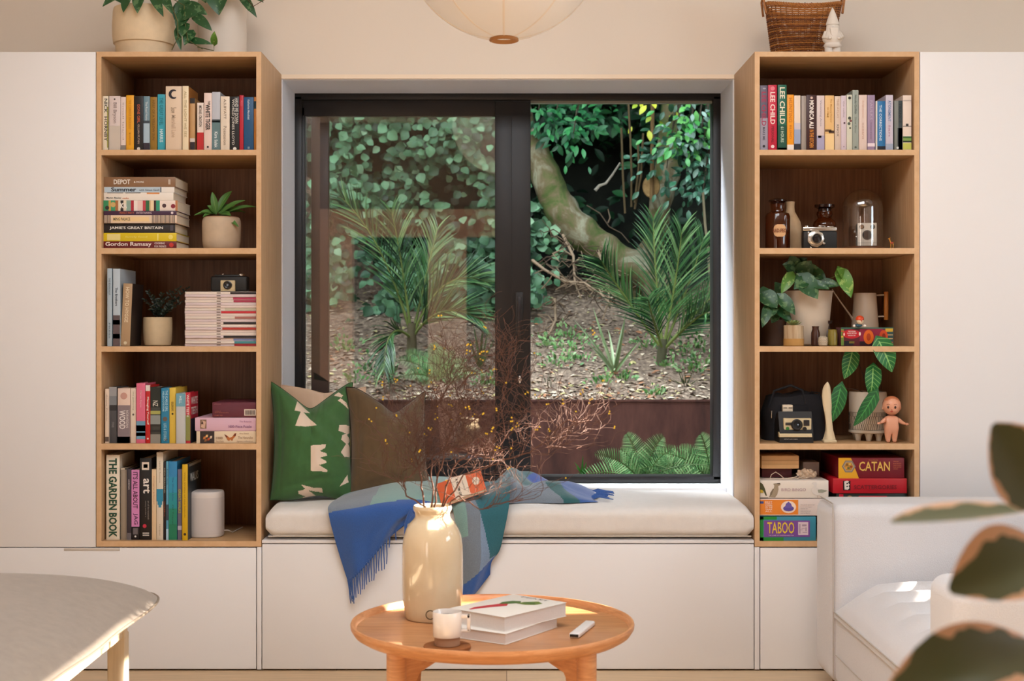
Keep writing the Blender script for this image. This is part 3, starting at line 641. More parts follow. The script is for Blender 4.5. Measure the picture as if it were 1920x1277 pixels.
rt(1587.8, 1598, 176.5, 'D2D0BC', 'pale green paperback with dark dot and sketched plant', [], blobs=[(.06, 0, .28, '22261E'), (.42, 0, .3, '3A4034'), (.47, .2, .25, '7A4A48'), (.52, -.1, .28, '4A5244'), (.6, .1, .18, '2E3A2A')])
rt(1598.5, 1609.8, 168, '98A096', 'grey-green paperback, tallest of the right bookcase top shelf', [('Nicola Griffith', .08, .4, .35, '5A665E'), ('Slow River', .45, .72, .3, '6A766E')], blobs=[(.95, 0, .18, '4A544C')])
rt(1610.5, 1625.5, 177, 'DFC8BC', 'pale peach paperback right of the tall grey-green one', [('the light between', .1, .42, .25, 'D0A890'), ('oceans', .5, .8, .2, 'C09C88')])
rt(1626.5, 1640.5, 177, '9C86A0', 'lilac-purple paperback with a white stripe near its foot', [('FAULKS', .1, .45, .4, 'B8A4B8'), ('human traces', .5, .8, .2, '7A667E')], [(.87, .93, 'E4D4D8')])
rt(1641.5, 1660, 188, '2E78AE', 'short bright blue paperback with white capitals on the right bookcase top shelf', [('THE CORRECTIONS', .08, .8, .25, 'D8E8F0')], [(0, 1, 'E0D4C4', -.5, -.32), (.91, 1, '1C2028', -.32, .5)])
rt(1661, 1674.5, 177, 'C9C0CC', 'lavender-white paperback with blue capitals, right of the short blue one', [('ATONEMENT', .1, .48, .4, '6A86B0'), ('ian', .55, .75, .3, 'B08AA0')], [(.88, 1, '9AA4B8')])
rt(1677, 1692, 188, '7A7E78', 'short grey paperback with a dark green-black misty picture', [('TRANCE', .05, .45, .35, '20262A', .2)], [(.0, 1, '3A4446', 0, .5), (.55, 1, '283034', -.1, .5)], blobs=[(.95, -.1, .15, 'E0E0D8')])
rt(1692.8, 1709, 178, 'E4D2C4', 'cream paperback with green bands at the foot, rightmost on the right top shelf', [('1', .52, .56, .3, '3A3430')], [(.09, .11, 'B8A89C'), (.56, .57, '2A2622'), (.75, .78, '2E5A2A'), (.78, .83, '7A9A4A'), (.83, .86, '1E2A1A'), (.87, .99, 'C0C05A')], Y=.008)

# ------------------------------------------------------------------ right bookcase, second shelf: bottles and cameras
z = shelf_z(1)
amber = M('5A2408', .08, spec=.6, trans=.55, name='amber_glass'); amber_d = M('2A1008', .1, spec=.6, trans=.2)
def prof_px(rows, cx, Y, zb):   # rows of (half width px, y px) from the bottom up
    k = (Y+D0)/F
    return [(hw*k, (rows[0][1]-yy)*k) for hw, yy in rows]
def bottle(cx, Y, rows, mat, name, label, cat, zb=None, extra=None, n=32, group=None, cap1=True):
    zb = z if zb is None else zb
    t = thing(name, label, cat, (X(cx, Y), Y, zb), 0, group)
    b = MB(); b.lathe(prof_px(rows, cx, Y, zb), mat, n, cap1=cap1); b.build('body', t)
    return t
t = bottle(1458, .10, [(20, 464), (23, 462), (23.3, 455), (23.3, 402), (21, 396), (13.5, 393), (12.5, 390), (14, 378)], amber, 'apothecary_bottle', 'tall brown glass bottle with cream oval label at the left of second shelf', 'bottle', group='brown glass stoppered bottles')
k = (5.04)/F
MB().lathe([(12*k, 84*k), (14*k, 88*k), (17*k, 90.5*k), (17*k, 93*k), (9*k, 95.5*k)], amber_d, 28).build('stopper', t)
b = MB()
def labfn(u, v):
    a = R(-118+56*u); r_ = 23.9*k; zz = (23+23*v)*k
    return (r_*math.cos(a), r_*math.sin(a), zz)
b.grid(labfn, 44, 26, lambda u, v: M('D8A878', .6) if (abs(2*u-1)**3+abs(2*v-1)**3) < 1.02 else amber); lb = b.build('paper_label', t)
b = MB(); b.text('RAD:IPEC', (-.002, -24.4*k, 34.5*k), (1, 0, 0), (0, 0, 1), 24*k, 7*k, M('7A3A1A', .6), .02); b.build('label_writing', lb)
bottle(1482, .21, [(19, 464), (20.5, 461), (20.5, 420), (19, 410), (13, 398), (8.5, 390), (7.5, 382), (7.8, 375), (8.5, 371), (5, 370.5)], M('C2A27C', .6, var=.08, vscale=30), 'stoneware_bottle', 'slim cream stoneware bottle standing behind the tall brown glass one', 'bottle')
t = bottle(1546, .19, [(19, 464), (21.5, 462), (21.5, 415), (20, 409), (15, 405), (12.5, 402), (15, 395), (14, 390)], amber, 'apothecary_bottle', 'shorter brown glass bottle behind the folding camera', 'bottle', group='brown glass stoppered bottles')
k = 5.13/F
MB().lathe([(12*k, 73*k), (12*k, 79*k), (18.5*k, 82*k), (18.5*k, 87*k), (10*k, 88*k)], amber_d, 28).build('stopper', t)
# folding camera
blk = M('141414', .5, bump=.2, bscale=900); chrome = M('C9C4BC', .25, 1)
Yc = .05; k = (Yc+D0)/F
t = thing('folding_camera', 'black vintage camera with chrome top and round lens on the second shelf', 'camera', (X(1538, Yc), Yc, z))
MB().box(-32*k, 32*k, 0, .035, 0, 34*k, blk, .006, 3).build('body', t)
b = MB(); b.box(-32*k, 31*k, .001, .034, 34*k, 41*k, chrome, .002); b.box(-2*k, 10*k, .004, .03, 41*k, 44*k, chrome, .001); b.box(14*k, 26*k, .006, .028, 41*k, 43*k, chrome, .002)
b.T = Matrix.Translation((-24*k, .018, 41*k)); b.lathe([(4*k, 0), (4*k, 3*k)], chrome, 16)
tp = b.build('top_plate', t); b = MB(); b.box(3*k, 8*k, .002, .006, 38.5*k, 42.5*k, M('1A1A1A', .2)); b.build('viewfinder', tp)
b = MB(); b.T = Matrix.Translation((-9*k, 0, 19*k)) @ Matrix.Rotation(PI/2, 4, 'X')
b.lathe([(16*k, -.004), (16*k, .008), (14*k, .010), (14*k, .014), (11.5*k, .016)], chrome, 9)
b.lathe([(9.5*k, .0), (9.5*k, .022), (8.5*k, .023), (7*k, .018)], M('7E7A74', .3, 1), 28)
b.lathe([(7*k, .0), (6.9*k, .0185), (3*k, .020)], M('10131A', .08, coat=1), 24); b.build('lens', t)
b = MB(); b.box(-20*k, -5*k, -.008, .002, 34*k, 36*k, chrome, .001).box(-24*k, -20*k, -.006, .002, 24*k, 32*k, chrome, .001).box(4*k, 8*k, -.01, .002, 8*k, 12*k, chrome, .001).box(-20*k, -17*k, -.008, .002, .5*k, 4*k, chrome, .001); b.build('shutter_lever', t)
# dome with box camera
Yd = .17; k = (Yd+D0)/F
dz = .0135
t = thing('display_dome', 'clear glass cloche on a round dark wood base at the right of second shelf', 'glass dome', (X(1617, Yd), Yd, z))
MB().lathe([(40*k, 0), (42*k, .002), (42*k, .009), (39.5*k, dz-.002), (38*k, dz)], ramp_mat('walnut', [(.3, '5A341C'), (.7, '7A4A28')], (2, 20, 20), 6, .4), 40).build('base', t)
Rr = 37.5*k; Hh = 108*k; pr = []
for i in range(5): pr.append((Rr, dz+.0005+(Hh-Rr*.95)*i/4))
for i in range(1, 12): a = PI/2*i/12; pr.append((Rr*math.cos(a), dz+Hh-Rr*.95+Rr*.95*math.sin(a)))
pr.append((.002, dz+Hh)); b = MB(); b.lathe(pr, glass_mat('dome_glass', boost=1.6), 48, cap0=False); b.build('glass_cover', t)
zb_ = z+dz+.0004
t = thing('box_camera', 'small square box camera with cream face and round lens under the glass dome', 'camera', (X(1620, Yd), Yd-.045, zb_), R(-10))
s_ = .068
MB().box(-.034, .034, .002, .085, 0, .084, M('1C1A1A', .6, bump=.2, bscale=700), .003).build('body', t)
b = MB(); b.box(-.033, .033, -.001, .003, .002, .083, M('D8CFC0', .5), .001); fp = b.build('front_plate', t)
b = MB()
for (cx_, cz_, r0, c_) in ((-.019, .069, .0085, '8A7058'), (.019, .069, .0085, '6A6A64'), (0, .04, .0175, '3E3A38')):
    b.T = Matrix.Translation((cx_, 0, cz_)) @ Matrix.Rotation(PI/2, 4, 'X')
    b.lathe([(r0, 0), (r0, .0025), (r0*.86, .003)], M('4A443E', .4), 24); b.lathe([(r0*.82, 0), (r0*.8, .0034), (r0*.3, .0036)], M(c_, .2), 20)
b.T = None; b.box(-.032, .032, -.0016, 0, .012, .013, M('8A857C', .5)); b.build('lens', fp)
b = MB(); b.T = Matrix.Translation((-.034, .03, .035)) @ Matrix.Rotation(-PI/2, 4, 'Y'); b.lathe([(.008, 0), (.008, .004), (.003, .005)], chrome, 16); b.build('winding_knob', t)
# little deer
Yg = .05; t = thing('deer_figurine', 'tiny gold and red deer figurine at the right end of second shelf', 'figurine', (X(1672, Yg), Yg, z))
gold = M('C88A3A', .35, .7); b = MB()
b.ell((0, 0, .021), (.0062, .0042, .0042), M('A8402A', .4)); b.tube([(-.004, 0, .022), (-.0065, 0, .030), (-.008, 0, .034)], (.0028, .0018), gold)
b.ell((-.009, 0, .0355), (.0042, .0022, .0024), gold)
for s2 in (-1, 1): b.tube([(-.007, s2*.001, .037), (-.006, s2*.003, .042)], (.001, .0004), gold, 6)
b.tube([(.006, 0, .023), (.009, 0, .025)], (.0012, .0006), gold, 6); b.build('body', t)
for lx, ly in ((-.004, -.002), (-.004, .002), (.004, -.002), (.004, .002)):
    MB().tube([(lx, ly, .019), (lx+.0006, ly, .010), (lx, ly, 0)], (.0017, .0009), gold, 7).build('leg', t)

# ------------------------------------------------------------------ foliage materials
def leaf_mat(name, base, vein, mode='vein', rough=.45, spots=None):
    m = bpy.data.materials.new(name); m.use_nodes = True; nt = m.node_tree; b = nt.nodes['Principled BSDF']; b.inputs['Roughness'].default_value = rough
    uvn = nt.nodes.new('ShaderNodeUVMap'); sx = nt.nodes.new('ShaderNodeSeparateXYZ'); nt.links.new(uvn.outputs[0], sx.inputs[0])
    def math_(op, a, c=None):
        n = nt.nodes.new('ShaderNodeMath'); n.operation = op
        for i, q in enumerate((a, c)):
            if q is None: continue
            if isinstance(q, (int, float)): n.inputs[i].default_value = q
            else: nt.links.new(q, n.inputs[i])
        return n.outputs[0]
    au = math_('ABSOLUTE', sx.outputs[0])
    mid = math_('LESS_THAN', au, .07)
    tc = nt.nodes.new('ShaderNodeTexCoord')
    nz = nt.nodes.new('ShaderNodeTexNoise'); nz.inputs['Scale'].default_value = 60; nz.inputs['Detail'].default_value = 2
    nt.links.new(tc.outputs['Object'], nz.inputs['Vector'])
    if mode == 'vein':
        ph = math_('SUBTRACT', sx.outputs[1], math_('MULTIPLY', au, .22))
        side_ = math_('GREATER_THAN', math_('SINE', math_('MULTIPLY', ph, 44)), .80)
        fac = math_('MAXIMUM', mid, math_('MULTIPLY', side_, .55))
    elif mode == 'spots':
        fac = math_('MULTIPLY', math_('GREATER_THAN', nz.outputs['Fac'], .58), .6)
    elif mode == 'edge':    # cream margin, irregular
        e = math_('ADD', au, math_('MULTIPLY', math_('SUBTRACT', nz.outputs['Fac'], .5), 1.6))
        fac = math_('GREATER_THAN', e, .84); nz.inputs['Scale'].default_value = 22
    elif mode == 'mid': fac = math_('MULTIPLY', mid, .7)
    else: fac = math_('MULTIPLY', nz.outputs['Fac'], .3)
    mx = nt.nodes.new('ShaderNodeMix'); mx.data_type = 'RGBA'
    mx.inputs[6].default_value = (*lin(base), 1); mx.inputs[7].default_value = (*lin(vein), 1)
    nt.links.new(fac, mx.inputs[0]); nt.links.new(mx.outputs[2], b.inputs['Base Color'])
    return m
pothos_m = leaf_mat('satin_pothos_leaf', '24502A', '6A8A5C', 'spots', .4)
pothos_l = leaf_mat('satin_pothos_pale_leaf', '5A8A34', 'A8C06A', 'spots', .4)
syng_m = leaf_mat('veined_leaf', '1F6A30', '8ABF6A', 'vein', .4)
syng_d = leaf_mat('veined_dark_leaf', '1A5A2A', '4A9A4A', 'vein', .4)
small_m = leaf_mat('small_leaf', '4E7A34', '7AA050', 'mid', .5)
dark_m = leaf_mat('dark_leaf', '18261A', '2A3E26', 'mid', .5)
ficus_m = leaf_mat('rubber_plant_leaf', '565C3C', 'DDB08A', 'edge', .35)
stem_m = M('5A5A2E', .6); soil_m = ramp_mat('potting_soil', [(.3, '1E140E'), (.7, '3E2C1E')], nscale=60, rough=.9, bump=.6)
def pot(name, label, cat, cx, Y, rows, mat, zb, soil_y=None, n=40, group=None, sx=1, wall=.004):
    k = (Y+D0)/F
    t = thing(name, label, cat, (X(cx, Y), Y, zb), 0, group)
    pr = [(hw*k, (rows[0][1]-yy)*k) for hw, yy in rows]
    top = pr[-1]; ins = [(top[0]-wall*.5, top[1]+.001), (top[0]-wall, top[1]-.001), (top[0]-wall*1.3, top[1]-.02), (.004, top[1]-.022)]
    b = MB(); b.lathe(pr+ins[:3], mat, n, cap1=False); b.build('pot', t)
    MB().lathe([(top[0]-wall*1.2, top[1]-.016), (top[0]*.5, top[1]-.012), (.003, top[1]-.012)], soil_m, 20, cap0=False).build('soil', t)
    return t, k, top
def px_leaf(b, base, tip, Yb, Yt, W, m, shape='heart', org=None, fold=.12, curl=.3, nrm=(0, -1, .35)):
    o = Vector(org); p0 = P(base[0], base[1], Yb)-o; p1 = P(tip[0], tip[1], Yt)-o
    d = p1-p0; k = (Yb+D0)/F
    b.leaf(p0, d, nrm, d.length, W*k, m, shape, fold, curl, 9)
# ---- plants on the bookcase tops
t, k, top = pot('trailing_plant', 'dark green trailing plant in a cream bowl-shaped pot on top of the left bookcase', 'potted plant', 269.5, .16, [(48, 112), (50, 110), (51.5, 88), (52.5, 84.5), (55.5, 83), (57, 72), (57.5, 50), (56, 24), (54.5, 17)], M('E2CBA8', .75, var=.05, vscale=40, bump=.15, bscale=120), TOPZ+.0005)
o = t.location; lv = MB(); st = MB()
L1 = [((222, -10), (192, 8), .08, 16), ((240, -8), (230, 19), .02, 18), ((262, -15), (256, 20), .0, 24), ((285, -15), (304, 26), .0, 20), ((300, -20), (322, 22), .02, 20), ((205, -20), (228, 2), .1, 22), ((275, -25), (262, -50), .1, 24), ((250, -30), (235, -60), .14, 24), ((300, -30), (325, -50), .14, 24)]
for (a, c_, Y_, W_) in L1: px_leaf(lv, a, c_, Y_+.05, Y_, W_, pothos_m, 'heart', o)
L2 = [((350, 2), (328, 30), .08, 26), ((352, 10), (387, 24), .07, 24), ((336, 32), (366, 24), .04, 24), ((348, 28), (330, 50), .04, 26), ((365, 30), (396, 54), .05, 20), ((345, 45), (340, 66), .03, 26), ((360, 60), (345, 82), .04, 22), ((352, 76), (396, 79), .04, 15), ((332, 56), (338, 92), .03, 13), ((402, 82), (401, 60), .07, 14), ((338, 8), (326, 34), .09, 20)]
for (a, c_, Y_, W_) in L2: px_leaf(lv, a, c_, Y_+.03, Y_, W_, pothos_m if c_ != (401, 60) else pothos_l, 'heart', o)
for pts in ([(290, -12, .1), (320, 5, .06), (333, 40, .04), (334, 70, .04), (322, 94, .06)], [(310, -10, .1), (345, 10, .07), (348, 50, .05), (352, 75, .05), (380, 92, .06)], [(370, 88, .07), (401, 95, .09), (401, 80, .08)]):
    st.tube([P(*q)-o for q in pts], .0016, stem_m, 6)
lv.build('foliage', t); st.build('stem', t)
t, k, top = pot('trailing_plant', 'bushy trailing plant in a tall white cylindrical pot on top of the left bookcase', 'potted plant', 417, .29, [(43, 115), (45, 114), (45, -40)], M('DED2C4', .6), TOPZ+.0005)
o = t.location; lv = MB(); st = MB()
for (a, c_, Y_, W_) in [((405, -28), (409, 24), .12, 46), ((450, -12), (480, 28), .14, 18), ((460, -20), (492, 0), .16, 18), ((458, 2), (466, 18), .2, 10), ((380, -30), (350, -10), .15, 30), ((430, -30), (455, -8), .12, 24), ((375, -20), (385, 2), .13, 22), ((440, -50), (470, -60), .2, 26), ((400, -60), (380, -90), .2, 26)]:
    px_leaf(lv, a, c_, Y_+.04, Y_, W_, pothos_m, 'heart', o)
st.tube([P(440, -30, .2)-o, P(475, 12, .15)-o, P(498, -2, .15)-o], .0014, M('5A3A2A', .6), 6)
lv.build('foliage', t); st.build('stem', t)
# basket
Yb = .21; k = (Yb+D0)/F
wk = [ramp_mat('wicker_%d' % i, [(.3, c1), (.7, c2)], (30, 30, 30), 6, .55) for i, (c1, c2) in enumerate((('4A2412', '7E4620'), ('8A4E1E', 'B87A3A'), ('5E3418', '9A6028')))]
t = thing('wicker_basket', 'brown oval wicker basket with small looped handles on the right bookcase', 'basket', (X(1505, Yb), Yb, TOPZ+.0005))
b = MB(); rows = 26; nv = 36; hB = 100*k
def bk_r(f): return (55+14*f)*k
for j in range(rows):
    f = j/(rows-1); pts = []; r0 = bk_r(f); zz = .004+f*hB
    for i in range(nv*4+1):
        a = 2*PI*i/(nv*4); rr = r0+.0022*math.sin(nv*a+(j % 2)*PI)
        pts.append((rr*math.cos(a), rr*.72*math.sin(a), zz+.012*f*f*math.cos(2*a)))
    b.tube(pts, .0030, wk[(j*7) % 3 if j < 21 else 1], 5, False)
for i in range(nv):
    a = 2*PI*i/nv+PI/nv; b.tube([(bk_r(f)*math.cos(a), bk_r(f)*.72*math.sin(a), f*hB+.004) for f in (0, .5, 1)], .0022, wk[0], 5, False)
b.lathe([(.003, .002), (54*k, .002), (54*k, .006), (.003, .006)], wk[0], 36, sy=.72)
b.build('body', t)
b = MB()
for q in range(3):
    pts = []
    for i in range(161):
        a = 2*PI*i/160; rr = bk_r(1)+.003+.003*math.sin(30*a+q*2.1)
        pts.append((rr*math.cos(a), rr*.72*math.sin(a), hB+.006+.012*math.cos(2*a)+.005*math.cos(30*a+q*2.1)))
    b.tube(pts, .0033, wk[1], 6, False)
b.build('rim', t)
for sg in (-1, 1):
    b = MB(); x0 = sg*bk_r(1)
    for q in range(2): b.tube([(x0+sg*.004, -.03+.004*q, hB-.02), (x0+sg*.012, -.022, hB+.03), (x0+sg*.010, 0, hB+.045+.003*q), (x0+sg*.012, .022, hB+.03), (x0+sg*.004, .03, hB-.02)], .0042, wk[q+1], 7)
    b.build('handle', t)
# white gnome
Yg = .07; k = (Yg+D0)/F
t = thing('gnome_statue', 'small white pointed-hat gnome statue beside the wicker basket on the right bookcase', 'statue', (X(1561, Yg), Yg, TOPZ+.0005))
cer = M('DDD3C8', .6, bump=.15, bscale=150)
b = MB()
for sg in (-1, 1): b.lathe([(7.5*k, 0), (8*k, 3*k), (7.6*k, 10*k), (8*k, 20*k)], cer, 18, c=(sg*7.2*k, 0, 0))
b.lathe([(14*k, 14*k), (16.5*k, 17*k), (16.5*k, 19.5*k), (15*k, 21*k), (14.5*k, 23*k), (18.5*k, 28*k), (18.8*k, 33*k), (16*k, 39*k), (12.5*k, 46*k), (11.5*k, 54*k), (11*k, 60*k)], cer, 28, sy=.8)
b.ell((0, -9*k, 50*k), (2.6*k, 2.8*k, 2.6*k), cer, 12, 8)
for sg in (-1, 1):
    b.tube([(sg*12*k, 0, 43*k), (sg*17*k, -4*k, 33*k), (sg*10*k, -13*k, 30*k)], (4.5*k, 3.2*k), cer, 10); b.ell((sg*8*k, -14*k, 30*k), 3.2*k, cer, 10, 8)
b.build('body', t)
MB().lathe([(12.6*k, 57*k), (12*k, 60*k), (9.5*k, 68*k), (6*k, 78*k), (2.5*k, 86*k), (.4*k, 90*k)], cer, 24, sy=.85).build('hat', t)
b = MB(); b.prism([(-8*k, 49*k), (8*k, 49*k), (6*k, 38*k), (0, 30*k), (-6*k, 38*k)], (0, -15*k, 0), (1, 0, 0), (0, 0, 1), (0, 4*k, 0), cer); b.build('beard', t)

# ---- second shelf left: small plant
z = shelf_z(1)
cream_m = M('CDB79C', .65, var=.08, vscale=30, bump=.1, bscale=90)
t, k, top = pot('potted_fern', 'small green plant in a rounded cream pot beside the cook books', 'potted plant', 415.5, .14, [(29, 467), (31, 465), (34, 462), (35.5, 450), (36, 425), (35.5, 412), (33.5, 407), (32, 405.5)], cream_m, z+.0004)
MB().lathe([(31*k, (62)*k), (32.4*k, 61.2*k), (33.4*k, 60*k), (33.9*k, 59*k)], M('B0703C', .6), 40, cap0=False, cap1=False).build('rim', t)
o = t.location; lv = MB()
for (a, c_, Y_, W_) in [((406, 402), (398, 360), .12, 13), ((408, 398), (430, 352), .16, 15), ((412, 402), (452, 368), .12, 12), ((414, 402), (476, 376), .14, 10), ((405, 402), (378, 392), .1, 12), ((402, 400), (382, 400), .09, 9), ((410, 404), (444, 414), .07, 11), ((410, 400), (440, 378), .18, 16), ((404, 400), (392, 384), .12, 13), ((412, 404), (428, 396), .08, 14), ((402, 402), (366, 396), .1, 8), ((416, 400), (460, 390), .16, 9), ((406, 400), (412, 372), .2, 14)]:
    px_leaf(lv, a, c_, .14, Y_, W_, small_m, 'oval', o, .18, .5, (0, -.7, .7))
lv.build('foliage', t)
# ---- third shelf left: cream pot with dark wiry plant
z = shelf_z(2)
t, k, top = pot('potted_fern', 'dark wiry fern in a small cream cylinder pot beside the magazine stack', 'potted plant', 296, .13, [(20, 651), (24, 649), (26, 640), (26.8, 625), (26.8, 602), (26.4, 598)], M('D2BC98', .7, var=.05, vscale=50), z+.0004)
o = t.location; lv = MB(); st = MB(); rr = random.Random(5)
for i in range(17):
    tipx, tipy = [(352, 541), (336, 540), (320, 548), (304, 552), (288, 560), (278, 548), (272, 562), (340, 566), (325, 575), (318, 570), (284, 580), (290, 572), (312, 585), (300, 580), (285, 612), (330, 560), (310, 560)][i]
    p0 = P(296+rr.uniform(-8, 8), 600, .13)-o; p2 = P(tipx, tipy, .13+rr.uniform(-.05, .04))-o; p1 = (p0+p2)/2+Vector((0, rr.uniform(-.01, .01), .018))
    pts = [(p0*(1-s)**2+p1*2*s*(1-s)+p2*s*s) for s in [j/8 for j in range(9)]]
    st.tube(pts, .0009, M('1E1A14', .7), 5)
    for j in range(2, 9):
        for sg in (-1, 1):
            d = (pts[j]-pts[j-1]).normalized(); dd = d*.5+Vector((sg*.6, rr.uniform(-.6, .2), .5*rr.uniform(-1, 1)))
            lv.leaf(pts[j], dd, (0, -.8, .5), .013, .007, dark_m, 'oval', .1, .2, 3)
lv.build('foliage', t); st.build('stem', t)
# small camera on the magazine stack
zm = z+20*mag_h+.0006; Yc = .05; k = (Yc+D0)/F
t = thing('box_camera', 'small black vintage camera with square cream lens plate on the magazine stack', 'camera', (X(428, Yc), Yc, zm))
b = MB(); b.box(-34*k, 35*k, .006, .055, 0, 29*k, blk, .007, 3); b.box(-28*k, 20*k, .012, .05, 27*k, 32*k, blk, .004); b.build('body', t)
MB().box(-14*k, 13*k, -.006, .008, .5*k, 21*k, M('C8B48C', .45), .001).build('lens_plate', t)
b = MB(); b.T = Matrix.Translation((-.5*k, -.006, 12*k)) @ Matrix.Rotation(PI/2, 4, 'X'); b.lathe([(8.2*k, 0), (8.2*k, .003), (6.5*k, .004), (5*k, .002)], M('1A1818', .3), 24); b.lathe([(3*k, .002), (2*k, .0045)], M('3A4450', .1), 12); b.build('lens', t)
b = MB(); b.lathe([(6*k, 30*k), (6*k, 33.5*k)], chrome, 16, c=(22*k, .03, 0)); b.lathe([(2*k, 31*k), (2*k, 34*k)], chrome, 12, c=(-13*k, .03, 0)); b.build('winder', t)
# speaker
z = shelf_z(4); Ys = .13; k = (Ys+D0)/F
t = thing('smart_speaker', 'white rounded cylindrical speaker on the bottom shelf beside the yellow book', 'speaker', (X(387, Ys), Ys, z+.0004))
sp_m = M('DCD4CE', .5)
b = MB(); H = 85*k; r_ = 32.3*k; b.lathe([(r_*.9, 0), (r_*.97, .002), (r_, .006), (r_, H-.012), (r_*.985, H-.006), (r_*.94, H-.001), (r_*.6, H)], sp_m, 48, squ=2.6); b.build('body', t)
b = MB(); b.lathe([(r_*1.002, .012), (r_*1.004, .013), (r_*1.004, H-.022), (r_*1.002, H-.021)], M('D2CAC6', .7, bump=.3, bscale=1500), 48, squ=2.6, cap0=False, cap1=False); b.build('grille', t)
b = MB(); b.tube([(r_*.9, .01, .018), (r_+.012, .02, .017), (r_+.02, .06, .004), (r_+.03, .2, .003)], .002, M('D8D0C8', .5), 8); b.build('power_cord', t)
# ------------------------------------------------------------------ right bookcase third shelf: plants, watering can, pots
z = shelf_z(2)
t, k, top = pot('trailing_plant', 'dark heart-leaved plant in a large tapered cream pot on the third shelf', 'potted plant', 1513, .20, [(30, 648), (36, 645), (39, 636), (43, 590), (47, 549), (48.5, 546)], M('D6C4AE', .7, var=.03, vscale=20), z+.0004)
o = t.location; lv = MB(); st = MB()
for (a, c_, Y_, W_, m_) in [((1488, 505), (1470, 495), .12, 26, pothos_m), ((1490, 512), (1485, 478), .14, 34, pothos_m), ((1484, 515), (1466, 548), .08, 22, pothos_l), ((1500, 520), (1535, 558), .06, 40, pothos_m), ((1505, 512), (1520, 490), .12, 34, pothos_m), ((1500, 505), (1545, 512), .12, 30, pothos_m), ((1525, 512), (1548, 520), .1, 24, pothos_m), ((1535, 530), (1576, 533), .08, 20, pothos_m), ((1575, 508), (1598, 556), .06, 30, pothos_l), ((1580, 515), (1572, 504), .05, 18, pothos_l), ((1510, 525), (1490, 540), .06, 24, pothos_m), ((1520, 530), (1555, 540), .06, 18, pothos_m), ((1495, 500), (1512, 484), .16, 24, pothos_m)]:
    px_leaf(lv, a, c_, Y_+.03, Y_, W_, m_, 'heart', o)
for pts in ([(1513, 552, .2), (1500, 530, .15), (1490, 510, .14)], [(1515, 552, .2), (1545, 528, .12), (1578, 512, .09)], [(1510, 552, .2), (1515, 530, .16), (1510, 510, .15)]): st.tube([P(*q)-o for q in pts], .0015, stem_m, 6)
lv.build('foliage', t); st.build('stem', t)
# trailing plant at the left edge, in a dark pot
t, k, top = pot('trailing_plant', 'dark leafy trailing plant in a shadowed brown pot at the left of third shelf', 'potted plant', 1448, .22, [(22, 649), (26, 648), (29, 610), (30, 601)], M('4A3020', .6), z+.0004)
o = t.location; lv = MB(); st = MB()
for (a, c_, Y_, W_) in [((1462, 548), (1455, 530), .12, 22), ((1432, 552), (1458, 575), .06, 34), ((1462, 556), (1492, 588), .06, 26), ((1440, 545), (1424.5, 560), .08, 26), ((1450, 575), (1428, 596), .06, 26), ((1462, 580), (1482, 600), .08, 22), ((1440, 580), (1430, 612), .05, 18), ((1470, 590), (1484, 606), .08, 16), ((1448, 560), (1450, 545), .12, 20), ((1455, 590), (1448, 604), .1, 18)]:
    px_leaf(lv, a, c_, Y_+.03, Y_, W_, pothos_m, 'heart', o)
for pts in ([(1448, 606, .22), (1455, 575, .12), (1460, 550, .12)], [(1448, 606, .22), (1440, 580, .12), (1435, 553, .1)]): st.tube([P(*q)-o for q in pts], .0014, stem_m, 6)
lv.build('foliage', t); st.build('stem', t)
# small two-tone pot with succulent
Ys = .05; k = (Ys+D0)/F
t = thing('succulent_pot', 'small two-tone ceramic pot with a pale green succulent on third shelf', 'potted plant', (X(1488, Ys), Ys, z+.0004))
b = MB(); b.lathe([(18*k, 0), (19*k, 1*k), (19*k, 14*k)], M('B88A4A', .7), 32, cap1=False); b.build('saucer', t)
b = MB(); b.lathe([(17*k, 12*k), (18.3*k, 13*k), (18.5*k, 38*k), (17.5*k, 39*k), (16.5*k, 37*k), (16*k, 32*k), (.5*k, 32*k)], ramp_mat('glazed_clay', [(.35, 'A88A68'), (.65, 'CDB898')], (14, 14, 1), 5, .35), 32); b.build('pot', t)
lv = MB(); rr = random.Random(2)
for i in range(26):
    a = i*2.4; e = .2+.05*i; L_ = .034-.0005*i
    d = (math.cos(a)*math.cos(e), math.sin(a)*math.cos(e), math.sin(e)+.2)
    lv.leaf((0, 0, 36*k), d, (-d[0], -d[1], 1.5), L_, .015, M('8A9A5A', .5) if i % 3 else M('A8B47A', .5), 'oval', .25, -.3, 4)
lv.build('foliage', t)
def vase(cx, Y, rows, mat, name, label, cat='vase'):
    k = (Y+D0)/F; t = thing(name, label, cat, (X(cx, Y), Y, z+.0004))
    pr = [(hw*k, (rows[0][1]-yy)*k) for hw, yy in rows]; pr += [(pr[-1][0]-.0015, pr[-1][1]), (pr[-1][0]-.002, pr[-1][1]-.01), (.002, pr[-1][1]-.012)]
    b = MB(); b.lathe(pr, mat, 28); b.build('body', t); return t
vase(1529, .09, [(6, 650), (8, 648), (8.3, 636), (8, 625), (5.5, 617), (7, 613)], M('4A2A1E', .35), 'bud_vase', 'tiny dark brown ceramic vase between the two-tone pot and dotted ball vase')
t = vase(1543, .04, [(5, 649), (8, 647), (9.5, 640), (8.6, 633), (5, 630)], M('C8B8A0', .5), 'bud_vase', 'tiny round cream vase covered in dark dots')
b = MB(); k = 4.98/F
for j in range(1, 8):
    zz = (2+j*2.2)*k; rj = [8.2, 9.1, 9.5, 9.45, 9.2, 8.6, 7.4][j-1]*k
    for i in range(16):
        a = 2*PI*(i+.5*(j % 2))/16; b.ell((rj*math.cos(a), rj*math.sin(a), zz), .0011, M('2A2018', .5), 6, 4)
b.build('dots', t)
